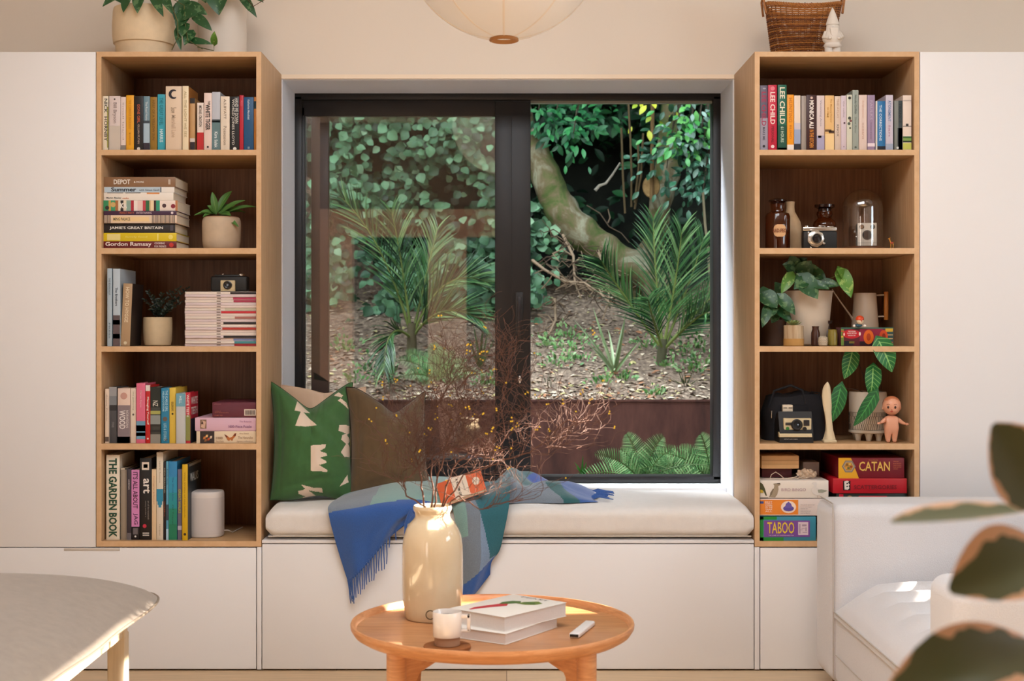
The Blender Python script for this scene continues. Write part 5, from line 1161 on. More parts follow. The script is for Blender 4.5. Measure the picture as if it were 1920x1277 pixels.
B1 = pol([(636, 823), (656, 822), (657, 834), (650, 840), (657, 849), (652, 856), (659, 868), (655, 880), (645, 881), (638, 873), (648, 857), (639, 850), (641, 842), (648, 838), (634, 834)])
H1 = pol([(567, 930), (590, 936), (604, 936), (606, 944), (592, 942), (580, 940), (597, 951), (560, 956), (575, 950), (563, 946), (562, 941), (575, 938)])
C1 = pol([(650, 913), (652, 926), (636, 934)])
D1_ = pol([(627, 766), (636, 759), (644, 766), (640, 772), (650, 780), (654, 792), (645, 784), (634, 776), (642, 770)])
green_m = M('3A6634', .85, var=.06, vscale=60, bump=.25, bscale=700, sheen=.2, name='green_linen')
off_m = M('E2CDB8', .85)
Yp_ = .16; kp = (Yp_+D0)/F
throw_pillow('throw_cushion', 'green cushion with cream cut-out shapes at the left end of the window seat', (X(586, Yp_), Yp_, CTOP+.0005), 156*kp, 226*kp, .20, R(9), R(-10), green_m, .105, [E_, T1, B1, H1, C1, D1_], off_m, M('2A4A24', .9), cx=-.05)
throw_pillow('throw_cushion', 'plain cream cushion leaning on the window reveal behind the green one', (X(608, .36), .36, CTOP+.0005), .32, .415, .12, R(8), R(-14), M('D8B79A', .9, bump=.3, bscale=500, sheen=.3), .02, seed=4)
throw_pillow('throw_cushion', 'olive brown cushion with a pinched top beside the green cushion', (X(731, .2), .2, CTOP+.0005), 156*kp, 216*kp, .19, R(12), R(-12), M('5E4A2E', .85, var=.08, vscale=50, bump=.3, bscale=600, sheen=.25, name='olive_linen'), .10, None, None, M('2E2416', .9), seed=9, cx=.18)

# ------------------------------------------------------------------ throw blanket
def crspl(p0, p1, p2, p3, t): return 0.5*((2*p1)+(-p0+p2)*t+(2*p0-5*p1+4*p2-p3)*t*t+(-p0+3*p1-3*p2+p3)*t**3)
def patch(rows, nu, nv):
    R_ = [[P(*q) for q in r] for r in rows]; n, m_ = len(R_), len(R_[0])
    def ev(line, s):
        k_ = len(line)-1; x = min(s*k_, k_-1e-6); i = int(x); f = x-i
        return crspl(line[max(i-1, 0)], line[i], line[i+1], line[min(i+2, k_)], f)
    return lambda u, v: ev([ev(r, u) for r in R_], v)
bl = {'blue': '2A58A0', 'slate': '76828F', 'sea': '7FA5A0', 'teal': '236674', 'deep': '1C5A5E', 'ltb': '7E96B4', 'navy': '22489A'}
BM = {k_: M(v_, .95, var=.10, vscale=260, bump=.5, bscale=420, sheen=.6, name='wool_'+k_) for k_, v_ in bl.items()}
A_rows = [[(662, 918, .28), (700, 905, .34), (748, 893, .38), (800, 893, .38), (850, 895, .36), (905, 905, .30)],
          [(640, 930, .12), (688, 914, .18), (745, 899, .22), (800, 903, .2), (850, 908, .16), (890, 916, .12)],
          [(618, 946, .0), (676, 929, .05), (740, 914, .08), (800, 916, .06), (850, 925, .03), (888, 938, .0)],
          [(617, 966, -.035), (668, 960, -.055), (720, 950, -.04), (775, 945, -.03), (810, 950, -.035), (845, 955, -.03)],
          [(631, 1022, -.03), (664, 1020, -.055), (697, 1005, -.035), (733, 985, -.05), (762, 972, -.04), (795, 965, -.035)],
          [(652, 1090, -.025), (668, 1078, -.045), (689, 1055, -.03), (712, 1028, -.045), (738, 1000, -.04), (775, 972, -.035)]]
B_rows = [[(842, 912, .12), (878, 905, .15), (915, 903, .13), (958, 897, .12)],
          [(846, 938, -.0), (878, 934, -.02), (912, 930, -.0), (957, 910, .0)],
          [(852, 968, -.03), (882, 962, -.06), (912, 962, -.035), (954, 950, -.045)],
          [(858, 1010, -.03), (884, 1004, -.065), (911, 998, -.035), (946, 992, -.05)],
          [(863, 1060, -.03), (888, 1050, -.06), (910, 1040, -.035), (937, 1030, -.04)],
          [(868, 1092, -.025), (886, 1086, -.05), (903, 1074, -.03), (922, 1052, -.03)],
          [(867, 1121, -.02), (878, 1118, -.04), (892, 1110, -.025), (919, 1076, -.025)]]
fa, fb = patch(A_rows, 0, 0), patch(B_rows, 0, 0)
b = MB(); b.ang = 80
def ma(u, v):
    if v > .57-.03*u: return BM['blue']
    if v > .40 and u < .12: return BM['slate']
    if v < .22 and u < .5: return BM['teal']
    if u < .34-.1*v: return BM['slate']
    if u < .85: return BM['sea']
    return BM['blue']
def fa2(u, v):
    p = fa(u, v); return p+Vector((0, -.006*math.sin(u*9+v*4)*min(1, v*2), 0))
def mbf(u, v):
    if v > .86-.1*u: return BM['blue']
    if u > .42+.62*max(0, v-.12) and v < .66+.1*u and u+.0 > .40: return BM['teal'] if v < .74 else BM['ltb']
    if v > .5 and u > .78: return BM['ltb']
    if u > .55: return BM['ltb']
    if u < .26 and v < .5: return BM['sea']
    return BM['slate']
for off in (0, .004):
    b.grid(lambda u, v: fa2(u, v)+Vector((0, off, -off)), 80, 80, ma)
    b.grid(lambda u, v: fb(u, v)+Vector((0, off-.006*math.sin(u*10+v*2)*min(1, v*2), -off)), 60, 80, mbf)
# rumpled part lying on the pad
ux0, ux1, uy0, uy1 = X(880, .2), X(1118, .2), .06, .47
def rum(u, v):
    x = ux0+(ux1-ux0)*u; y = uy0+(uy1-uy0)*v+.05*(u-.3)*(1-v)
    e = min(1, 5*u+.5)*min(1, 4.2*(1-u))*min(1, 5*v)*min(1, 5*(1-v)); e = max(0, e)**.5
    s = x*1.0+y*.5
    h = .030+.026*(.5+.5*math.sin(30*s-16*y+1.6*math.sin(9*x+3*y)))**1.5+.020*(.5+.5*math.sin(23*y-25*x+1.5))**1.5+.014*noise.noise(Vector((x*11, y*11, 2)))
    h *= .55+.9*math.exp(-((u-.45)/.33)**2)
    return Vector((x+.012*math.sin(30*y), y+.01*math.sin(24*x), CTOP+.002+max(0.0, h)*e))
def mr_(u, v):
    g = u+.12*math.sin(v*5)
    if v < .25 and .25 < g < .72: return BM['slate']
    if g < .2: return BM['ltb'] if v < .4 else BM['teal']
    if g < .45: return BM['deep'] if v > .5 else BM['teal']
    if g < .62: return BM['navy'] if v > .55 else BM['deep']
    if g < .85: return BM['deep'] if v < .3 else BM['blue']
    return BM['blue']
b.grid(rum, 130, 90, mr_)
blk_o = b.build('throw_blanket')
tag(blk_o, 'blue, teal and grey checked wool blanket with fringe, draped over the window seat', 'blanket')
rr = random.Random(7); b = MB()
for i in range(26):
    s = i/25; p = fa2(s*.98, 1); L_ = .075+.02*rr.random() if s < .75 else .04
    if s > .8: L_ = .035
    q = [p+Vector((0, -.001, .004))]
    for j in range(1, 6): q.append(q[0]+Vector((.0012*math.sin(j*1.1+i*1.3)+(.0022*j if i < 3 else 0), -.002*math.sin(j+i), -L_*j/5)))
    if s < .75 or i % 2: b.tube(q, (.0026, .0018), BM['blue'], 5)
for i in range(9):   # short fringe left of the vase
    p = P(770+i*1.5, 955+i*2, -.05); b.tube([p, p+Vector((-.01-.003*i, -.004, -.02)), p+Vector((-.02-.003*i, -.004, -.05-.004*i))], (.0026, .0018), BM['blue'], 5)
b.build('fringe', blk_o); b = MB()
for i in range(22):
    p = rum(.985, .08+.5*i/21)+Vector((0, 0, .004)); a = rr.uniform(-.5, .4)
    b.tube([p, p+Vector((.02, .008*math.sin(i), .006)), p+Vector((.05+.02*rr.random(), a*.04-.01, -.0005+.003*rr.random()))], (.0024, .0016), BM['blue'], 5)
b.build('fringe', blk_o)
# orange striped paperback lying on the blanket
t = thing('paperback_book', 'orange and cream striped paperback lying tilted on the blanket above the vase', 'book', (0, 0, 0))
Pc = P(866, 917, .0); t.location = Pc; t.rotation_euler = (R(-35), R(-19), R(4))
t.rotation_euler = Euler((R(40), R(-20), 0), 'XYZ')
w_, h_, d_ = .162, .104, .014; og = M('D8643A', .5); cr = M('E6D6C2', .5)
b = MB(); b.box(-w_/2, w_/2, -h_/2, h_/2, d_-.001, d_, og, .0004).box(-w_/2, w_/2, -h_/2, h_/2, 0, .001, og, .0004).box(-w_/2, w_/2, h_/2-.001, h_/2, 0, d_, og, .0004); cv = b.build('cover', t)
MB().box(-w_/2+.001, w_/2-.001, -h_/2+.001, h_/2-.001, .001, d_-.001, page_m).build('page_block', t)
b = MB(); b.box(-.028, .026, -h_/2+.0002, h_/2-.0002, d_, d_+.0004, cr)
b.prism([(.056+.013*math.cos(2*PI*i/24), .0+.019*math.sin(2*PI*i/24)) for i in range(24)], (0, 0, d_+.0001), (1, 0, 0), (0, 1, 0), (0, 0, .0004), cr)
b.build('cover_print', t)
b = MB(); dkk = M('3A2E28', .6)
b.text('A ROOM OF', (-.008, .0, d_+.0008), (0, -1, 0), (1, 0, 0), .085, .009, dkk, .03); b.text('Virginia Woolf', (.010, .0, d_+.0008), (0, -1, 0), (1, 0, 0), .05, .006, dkk, .0); b.build('title', t)

# ------------------------------------------------------------------ coffee table and what stands on it
tw = ramp_mat('cherry_wood', [(.3, 'A86E42'), (.5, 'BC8254'), (.7, 'C88F60')], (2, 22, 10), 4, .38, 6, .03, coat=.2)
twe = ramp_mat('cherry_wood_edge', [(.3, 'BE8050'), (.55, 'D29462'), (.75, 'DEA474')], (1, 1, 8), 9, .38, 5, .03, distort=2)
TX, TY, TZ = -.037, -1.22, .425
t = thing('coffee_table', 'round cherry wood tray-top coffee table in front of the window seat', 'coffee table', (TX, TY, 0), R(0))
b = MB(); b.lathe([(.001, .386), (.33, .386), (.345, .389), (.360, .398), (.369, .412), (.370, .420), (.368, .425), (.364, .4255), (.358, .420), (.354, .410)], twe, 128, cap0=False, cap1=False); b.build('rim', t)
b = MB(); b.lathe([(.354, .410), (.35, .4085), (.001, .4085)], tw, 128, cap0=False, cap1=False); b.build('tray_top', t)
TS_ = .4085
LR = .330
for i, a in enumerate((-135, -45, 45, 135)):
    a = R(a); ca, sa = math.cos(a), math.sin(a)
    if sa < 0: ca, sa = math.cos(a), math.sin(a)
    b = MB(); b.T = Matrix.Rotation(a, 4, 'Z')
    prf = []
    b.lathe([(.016, 0), (.020, .05), (.0235, .3), (.024, .397), (.022, .402)], twe, 24, c=(LR, 0, 0), sy=1.05)
    b.build('leg', t)
    b = MB(); b.T = Matrix.Rotation(a, 4, 'Z')
    o2 = [(LR-.01, .386), (.12, .386), (.10, .382), (.20, .355), (.262, .335), (.285, .30), (.292, .24), (.298, .19), (LR-.012, .17), (LR-.004, .2)]
    b.prism(o2, (0, .011, 0), (1, 0, 0), (0, 0, 1), (0, -.022, 0), twe); b.build('bracket', t)
b = MB(); 
for a in (45, 135): b.T = Matrix.Rotation(R(a), 4, 'Z'); b.box(-.16, .16, -.014, .014, .362, .386, twe, .002)
b.build('cross_brace', t)
# vase with branches
VXc, VYc = X(811, -1.11), -1.11
k = (VYc+D0)/F; cer_m = ramp_mat('cream_glaze', [(.3, 'D2BC9A'), (.7, 'DCC8A8')], nscale=8, rough=.12, coat=.6)
t = thing('stoneware_vase', 'tall glossy cream stoneware vase holding bare branches on the coffee table', 'vase', (VXc, VYc, TS_+.0003))
rows = [(46, 1166), (50, 1165), (52, 1160), (53, 1150), (56, 1130), (57, 1100), (57, 1060), (56.5, 1030), (54, 1012), (49, 998), (42, 987), (35, 980), (32.5, 975), (33, 968), (36, 963), (36.5, 958), (35, 955)]
pr = [(hw*k, (1166-yy)*k) for hw, yy in rows]; pr += [(31.5*k, 209*k), (30*k, 198*k), (29*k, 185*k)]
b = MB(); b.lathe(pr, cer_m, 64, cap1=False); b.lathe([(45*k, 170*k), (45*k, 100*k), (1*k, 99*k)], cer_m, 24, cap0=False); b.build('body', t)
b = MB()   # small brass tap ring at the foot
b.T = Matrix.Translation((-1*k+.0, -57*k, 17*k)) @ Matrix.Rotation(PI/2, 4, 'X')
nn = 24; b.tube([(8*k*math.cos(2*PI*i/nn), 8*k*math.sin(2*PI*i/nn), .002) for i in range(nn+1)], .0014, M('5A4A30', .4, .5), 6, False); b.build('stamped_ring', t)
vz = TS_+(1166-955)*k
bark = M('5A3A2C', .7); barkl = M('9A7A64', .6)
br = thing('corokia_branches', 'tangled wiry bare branches with tiny yellow flowers standing in the cream vase', 'branches', (VXc, VYc, vz-.06))
o = br.location; rr = random.Random(12)
bb = MB(); fl = MB()
fm = M('D8B020', .6)
def twig(p, d, n, r, depth):
    pts = [p.copy()]; dd = d.copy()
    for i in range(n):
        zig = Vector((rr.uniform(-1, 1), rr.uniform(-1, 1)*.7, rr.uniform(-.7, .9)))
        dd = (dd+zig*.62).normalized(); dd.z = max(dd.z, -.12 if p.z > .12 else .15); p = p+dd*rr.uniform(.010, .020); pts.append(p.copy())
        if depth > 0 and rr.random() < .5: twig(p.copy(), (dd+Vector((rr.uniform(-1, 1), rr.uniform(-.7, .7), rr.uniform(-.4, .8)))).normalized(), rr.randint(3, 8), r*.65, depth-1)
    if r > .0004: bb.tube(pts, (r, max(.0005, r*.55)), bark, 5)
    if depth == 0 and rr.random() < .08:
        for q in range(rr.randint(1, 3)): 
            c_ = pts[-1]+Vector((rr.uniform(-.006, .006), rr.uniform(-.006, .006), rr.uniform(-.006, .006)))
            for w2 in range(5):
                a = 2*PI*w2/5; fl.leaf(c_, (math.cos(a), -.3, math.sin(a)), (0, -1, .1), .0030, .0020, fm, 'oval', .1, .2, 2)
mains = [[(795, 950), (790, 900), (775, 850), (800, 800), (820, 760), (845, 720), (850, 690)], [(812, 950), (818, 900), (830, 850), (850, 800), (870, 770), (862, 740), (880, 700)], [(828, 950), (850, 880), (880, 850), (920, 860), (945, 820), (940, 760), (950, 720), (955, 690)], [(830, 950), (870, 890), (930, 870), (985, 850), (1010, 835), (1060, 790), (1080, 790)], [(800, 950), (760, 930), (755, 905), (780, 880), (760, 860)], [(835, 955), (858, 930), (900, 955), (940, 945), (980, 935)], [(808, 950), (812, 905), (808, 860), (838, 835), (880, 845), (890, 810)]]
for i, mn in enumerate(mains):
    Ys_ = [0, -.02, .02, -.05, -.03, -.08, .05][i]
    pts = []
    for j, q in enumerate(mn):
        f = j/(len(mn)-1); pts.append(P(q[0]+rr.uniform(-3, 3), q[1], VYc+Ys_*f)-o)
    fine = []
    for j in range(len(pts)-1):
        for s_ in range(4):
            fine.append(pts[j].lerp(pts[j+1], s_/4)+Vector((rr.uniform(-1, 1), rr.uniform(-1, 1), rr.uniform(-1, 1)))*.004*(1 if s_ else 0))
    fine.append(pts[-1]); fine.insert(0, Vector(((mn[0][0]-811)*k*.8, 0, 0)))
    bb.tube(fine, (.0026, .0010), bark, 6)
    for j in range(5, len(fine)-1):
        d = (fine[j+1]-fine[j-1]).normalized()
        twig(fine[j].copy(), (d+Vector((rr.uniform(-1, 1), rr.uniform(-.6, .6), rr.uniform(-.5, .8)))).normalized(), rr.randint(4, 8), .0010, 2)
for (a, c_) in (((1025, 869), (1050, 868)), ((925, 935), (980, 930)), ((985, 850), (1000, 836))):
    pass
bb.build('branch', br); fl.build('flowers', br)
# mug on coaster
Ym = -1.487; k = (Ym+D0)/F
t = thing('cork_coaster', 'round brown cork coaster under the white mug', 'coaster', (X(838.5, Ym), Ym, TS_+.0003))
MB().lathe([(42*k, 0), (44.5*k, 2*k), (44.5*k, 7*k), (43.5*k, 8*k), (.5*k, 8*k)], M('8A4E1E', .7, var=.15, vscale=120), 48).build('disc', t)
t = thing('mug', 'white square-handled mug with bare clay base on the cork coaster', 'mug', (X(838.5, Ym), Ym, TS_+.0008+8*k))
mg = M('E6DAD0', .25, coat=.4); cl = M('A87F62', .8)
b = MB(); b.lathe([(23*k, 0), (24*k, 1*k), (24*k, 15*k), (26*k, 17*k)], cl, 40, cap1=False); b.build('clay_base', t)
b = MB(); b.lathe([(26*k, 16.5*k), (26.8*k, 19*k), (27*k, 62*k), (26.2*k, 63*k), (25.4*k, 62*k), (25*k, 30*k), (1*k, 26*k)], mg, 48, cap0=False); b.lathe([(25.1*k, 54*k), (.5*k, 54*k)], M('2E1A10', .15), 32, cap0=False); b.build('cup', t)
b = MB(); q = 8*k
b.box(24*k, 43*k, -q/2, q/2, 50*k, 57*k, mg, .0015).box(37*k, 43.5*k, -q/2, q/2, 26*k, 57*k, mg, .0015).box(24*k, 43*k, -q/2, q/2, 24*k, 30*k, mg, .0015); b.build('handle', t)
# two thick books
def flat_book(name, label, cx_, cy_, z0_, L_, W_, T_, rot, deco=None, cov='DED6CC'):
    t = thing(name, label, 'book', (cx_, cy_, z0_), R(rot), 'thick books on the coffee table')
    cm_ = M(cov, .5); b = MB(); b.box(-L_/2, L_/2, -W_/2, W_/2, T_-.0012, T_, cm_, .0005); b.box(-L_/2, L_/2, -W_/2, W_/2, 0, .0012, cm_, .0005); b.box(-L_/2, L_/2, W_/2-.001, W_/2, 0, T_, cm_, .0004); b.build('cover', t)
    MB().box(-L_/2+.002, L_/2-.002, -W_/2+.002, W_/2-.001, .0012, T_-.0012, M('DCD2CC', .85, var=.05, vscale=400)).build('page_block', t)
    if deco:
        b = MB(); deco(b, T_); b.build('cover_picture', t)
    return t
flat_book('paperback_book', 'lower of two thick white books on the coffee table', -.012, -1.285, TS_+.0004, .25, .185, .027, 57)
def rad(b, T_):
    z_ = T_+.0002
    def sh(pts, c, dz=0): b.prism(pts, (0, 0, z_+dz), (1, 0, 0), (0, 1, 0), (0, 0, .0002), M(c, .5))
    sh([(-.105, .045), (-.08, .05), (-.04, .042), (.0, .03), (.01, .012), (-.01, -.002), (-.045, .016), (-.08, .03), (-.108, .038)], 'B82A34')
    sh([(-.005, .03), (.02, .04), (.05, .03), (.06, .008), (.04, -.004), (.02, .008), (.008, .015)], '4E6A34', .0001)
    sh([(.03, .0), (.06, -.004), (.085, -.03), (.07, -.055), (.045, -.05), (.03, -.03)], '6E7E3A', .0001); sh([(.04, -.01), (.055, -.012), (.065, -.035), (.05, -.045)], '3E5A28', .0002)
    b.text('FEAST', (.108, .0, z_+.0004), (0, -1, 0), (1, 0, 0), .09, .012, M('4A4440', .5), .0)
flat_book('paperback_book', 'upper thick white book with a red and green vegetable picture on its cover', .006, -1.262, TS_+.0278, .252, .183, .036, 50, rad)
t = thing('remote_control', 'slim white remote control with dark end on the right of the coffee table', 'remote control', (.1945, -1.285, TS_+.0004), R(72.5))
MB().box(-.083, .083, -.0135, .0135, 0, .0125, M('DAD4D0', .35), .004, 3).build('body', t)
MB().box(-.0838, -.082, -.011, .011, .0028, .0100, M('1A1818', .2), .0008).build('end_window', t)

# ------------------------------------------------------------------ armchair
bouc = M('D8D6D8', .95, var=.05, vscale=300, bump=.45, bscale=420, sheen=.4, name='boucle')
AX = 1.035
t = thing('armchair', 'boxy off-white fabric armchair with quilted seat facing left, before the right bookcase', 'armchair', (AX, 0, 0))
def soft_box(b, x0, x1, y0, y1, z0, z1, m, r): b.box(x0, x1, y0, y1, z0, z1, m, r, 6)
fy0, fy1 = -.42, -.16; ny0, ny1 = -1.66, -1.43
b = MB(); soft_box(b, 0, 1.05, fy0, fy1, .05, .628, bouc, .042); b.build('armrest', t)
b = MB(); soft_box(b, .0, 1.05, ny0, ny1, .05, .590, bouc, .042); b.build('armrest', t)
b = MB(); soft_box(b, .012, .86, ny1-.02, fy0+.02, .06, .285, bouc, .02); b.build('base', t)
b = MB(); soft_box(b, .80, 1.06, ny1-.02, fy0+.02, .05, .70, bouc, .05); b.build('backrest', t)
def seatf(u, v):
    x = .006+.80*u; y = ny1-.004+(fy0-ny1+.008)*v
    e = min(1, min(u, 1-u)*9)**.5*min(1, min(v, 1-v)*14)**.5
    e = max(0, min(1, min(u*7, (1-u)*7)))**.5*max(0, min(1, min(v, 1-v)*11))**.5
    ch = .028*(abs(math.sin(PI*(v*6.0)))**.7-.7)*min(1, max(0, u-.07)*6)
    sc_ = .012*math.exp(-((u-.50-.03*abs(math.sin(PI*v*7)))/.012)**2)
    return (x, y, .285+(.098)*e+ch-sc_+.012*math.sin(PI*u))
b = MB(); b.ang = 70; b.grid(seatf, 90, 160, bouc); b.box(.006, .80, ny1, fy0, .27, .2853, bouc); b.build('seat_cushion', t)
b = MB(); sd = M('B8AFA6', .9)
b.tube([(.0055, ny1+(fy0-ny1)*i/20, .287) for i in range(21)], .0022, sd, 6)
b.tube([(.004, fy0+.004, .08), (.003, fy0+.003, .575), (.004, fy0+.010, .607), (.010, fy0+.038, .627), (.012, fy1-.04, .629)], .0022, sd, 6)
b.tube([(.011, ny1+(fy0-ny1)*i/20, .15) for i in range(21)], .0012, sd, 6)
b.build('piping', t)
for x_, y_ in ((.06, -.24), (.06, -1.58), (.98, -.24), (.98, -1.58)): MB().lathe([(.016, 0), (.022, .055)], M('5A3A24', .5), 16, c=(x_, y_, 0)).build('leg', t)

# ------------------------------------------------------------------ ottoman / bench in the left foreground
ot = M('9E9082', .95, var=.08, vscale=40, bump=.35, bscale=420, sheen=.35, name='oatmeal_wool')
t = thing('ottoman', 'low grey-beige upholstered footstool with pale wooden legs in the left foreground', 'ottoman', (-1.78, -1.75, 0))
W2, L2 = .83, .82; zS = .443
def otf(u, v, top):
    a, c_ = 2*u-1, 2*v-1
    p = 14; m_ = max(abs(a), abs(c_)); 
    if m_ < 1e-6: sx_, sy_ = 0, 0
    else:
        n_ = (abs(a)**p+abs(c_)**p)**(1/p); s_ = m_/n_; s_ = 1-(1-s_)*m_**2; sx_, sy_ = a*s_, c_*s_
    rr_ = min(1, (abs(a)**3+abs(c_)**3)**(1/3)); m2 = m_
    h = (1-m2**3.2)
    zz = zS+(.135*max(0, h)**.85 if top else -.048*max(0, 1-m2**9)**.6)
    wv = .006*math.sin(9*sy_+1)*m2**6 if abs(a) > abs(c_) else .005*math.sin(8*sx_)*m2**6
    return (sx_*W2+wv, sy_*L2+.0, zz+.004*math.sin(6*sy_+2*sx_)*m2**4)
b = MB(); b.ang = 120; b.grid(lambda u, v: otf(u, v, True), 70, 70, ot); b.grid(lambda u, v: otf(u, v, False), 50, 50, ot); b.build('seat_pad', t)
b = MB(); pts = []
for i in range(241):
    s = i/240*4; q = s % 1; c4 = int(s) % 4
    u, v = [(q, 0), (1, q), (1-q, 1), (0, 1-q)][c4]
    pts.append(otf(u, v, True))
b.tube(pts, .0035, M('8A7C6C', .9), 7, False); b.build('piping', t)
pale = ramp_mat('ash_wood', [(.3, 'D2BE9E'), (.7, 'E6D6BA')], (20, 20, 1), 5, .5)
b = MB(); b.box(-W2+.09, W2-.09, L2-.14, L2-.105, .345, .398, pale, .003).box(-W2+.09, W2-.09, -L2+.105, -L2+.14, .345, .398, pale, .003).box(W2-.13, W2-.095, -L2+.1, L2-.1, .345, .398, pale, .003).box(-W2+.095, -W2+.13, -L2+.1, L2-.1, .345, .398, pale, .003); b.build('frame', t)
for sx_ in (-1, 1):
    for sy_ in (-1, 1):
        MB().box(sx_*(W2-.118)-.024, sx_*(W2-.118)+.024, sy_*(L2-.10)-.024, sy_*(L2-.10)+.024, 0, .352, pale, .004).build('leg', t)

# ------------------------------------------------------------------ paper lantern
LXc, LYc, LZc, LR_ = X(945, -.97), -.97, 2.268, .276
paper = bpy.data.materials.new('washi_paper'); paper.use_nodes = True; nt = paper.node_tree; pb = nt.nodes['Principled BSDF']
pb.inputs['Base Color'].default_value = (*lin('F6F0E8'), 1); pb.inputs['Roughness'].default_value = .9
mx = nt.nodes.new('ShaderNodeMixShader'); tr = nt.nodes.new('ShaderNodeBsdfTranslucent'); tr.inputs[0].default_value = (*lin('FAF4EC'), 1); mx.inputs[0].default_value = .45
nt.links.new(pb.outputs[0], mx.inputs[1]); nt.links.new(tr.outputs[0], mx.inputs[2]); nt.links.new(mx.outputs[0], nt.nodes['Material Output'].inputs[0])
t = thing('paper_lantern', 'round white ribbed paper lantern hanging from the ceiling above the window', 'pendant lamp', (LXc, LYc, LZc))
pr = []; nr = 150
for i in range(nr+1):
    a = -PI/2+.142+(PI-.284)*i/nr; rr_ = LR_*(1+.005*math.cos(i*PI)) 
    pr.append((rr_*math.cos(a), LR_*.985*math.sin(a)))
b = MB(); b.ang = 60; b.lathe(pr, paper, 96, cap0=False, cap1=False); b.build('lamp_shade', t)
b = MB(); seam_m = M('F6EADA', .8)
for q in range(8):
    th = 2*PI*q/8-PI/2
    b.tube([(math.cos(th)*(p[0]+.001), math.sin(th)*(p[0]+.001), p[1]) for p in pr[::4]], .0032, seam_m, 5, False, .4)
b.build('paper_seam', t)
MB().lathe([(.040, -LR_*.985+.001), (.041, -LR_*.99-.004), (.036, -LR_*.99-.006), (.033, -LR_*.985), (.033, -LR_*.97)], M('B07A44', .5), 40, cap0=False, cap1=False).build('bottom_ring', t)
MB().tube([(0, 0, LR_*.97), (0, 0, CZ-LZc)], .003, M('E8E0D4', .6), 8).build('cord', t)
MB().lathe([(.045, CZ-LZc-.03), (.05, CZ-LZc)], white_m, 24).build('ceiling_rose', t)

# ------------------------------------------------------------------ rubber plant, nearest the camera at the right edge
PX_, PY_ = .80, -3.55
t = thing('rubber_plant', 'variegated rubber plant with cream-edged broad leaves at the right edge of the view', 'potted plant', (PX_, PY_, 0))
o = t.location
MB().lathe([(.10, 0), (.13, .01), (.15, .24), (.155, .25), (.145, .25), (.14, .22), (.002, .21)], M('B8A894', .7), 36).build('pot', t)
st = MB(); st.tube([(0, 0, .2), (.01, 0, .6), (-.01, .01, 1.0), (.0, 0, 1.35)], (.012, .006), M('5A4030', .6), 10)
FL = [((1960, 955), (1872, 800), -3.5, -3.52, 150, (.1, -1, .1), .15), ((1935, 955), (1676, 992), -3.45, -3.6, 95, (.05, -.22, 1), -.05), ((1960, 1035), (1808, 1085), -3.6, -3.65, 150, (.1, -.85, .55), .5), ((1945, 1215), (1695, 1270), -3.55, -3.65, 150, (-.2, -.8, .6), .45), ((1990, 1050), (2060, 1000), -3.5, -3.4, 110, (0, -.6, .8), .3)]
for (a, c_, Ya, Yb2, W_, nr_, cu) in FL:
    b = MB(); p0 = P(a[0], a[1], Ya)-o; p1 = P(c_[0], c_[1], Yb2)-o; kk = (Ya+D0)/F; d = p1-p0
    b.leaf(p0, d, nr_, d.length*1.02, W_*kk, ficus_m, 'oval', .16, cu, 12); b.build('leaf', t)
    st.tube([Vector((0, 0, p0.z-.05)), p0*.6+Vector((0, 0, p0.z*.38)), p0], .0035, M('A8604A', .5), 7)
st.build('stem', t)
# ------------------------------------------------------------------ the garden outside
GY = 1.90
rust = ramp_mat('weathered_steel', [(.25, '3E231E'), (.5, '5E3830'), (.75, '744A3E')], (3, 3, .8), 5, .7, 8, .15)
b = MB(); b.box(-3.4, 3.4, GY, GY+.02, .1, Z(750, GY), rust).box(-3.4, 3.4, GY-.004, GY+.05, Z(750, GY)-.008, Z(750, GY), rust)
o_ = struct('retaining_wall', b, 'rusty dark brown steel retaining wall below the planted bank outside')
earth = ramp_mat('bark_mulch', [(.3, '4A3C32'), (.5, '6E5E50'), (.62, '8E7C6A'), (.75, 'B4A28C')], (1, 1, 1), 42, .9, 8, 1.0)
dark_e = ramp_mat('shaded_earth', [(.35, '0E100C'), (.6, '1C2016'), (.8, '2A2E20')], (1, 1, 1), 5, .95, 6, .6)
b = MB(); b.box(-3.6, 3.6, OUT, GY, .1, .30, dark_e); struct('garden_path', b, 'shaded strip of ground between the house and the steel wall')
ZT = Z(752, GY)
def bank_h(x, y):
    t = y-GY; s = .42 if x < .1 else .40
    edge = 1.55+.35*math.sin(x*1.7+1)+(.5 if x > .1 else 0)
    h = ZT+s*t-.01
    if t > edge: h += 1.9*(t-edge)
    return h+.045*noise.noise(Vector((x*2.2, y*2.2, 0)))*min(1, t*4)+.02*noise.noise(Vector((x*8, y*8, 1)))*min(1, t*4)
b = MB(); b.ang = 180
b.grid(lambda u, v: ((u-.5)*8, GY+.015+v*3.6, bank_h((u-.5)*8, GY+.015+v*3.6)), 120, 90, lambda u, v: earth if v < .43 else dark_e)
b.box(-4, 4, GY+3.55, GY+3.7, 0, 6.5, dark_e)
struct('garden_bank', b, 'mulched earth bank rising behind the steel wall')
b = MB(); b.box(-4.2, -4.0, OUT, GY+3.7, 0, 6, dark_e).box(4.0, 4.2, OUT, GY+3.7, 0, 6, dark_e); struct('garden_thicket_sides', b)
rg = random.Random(21)
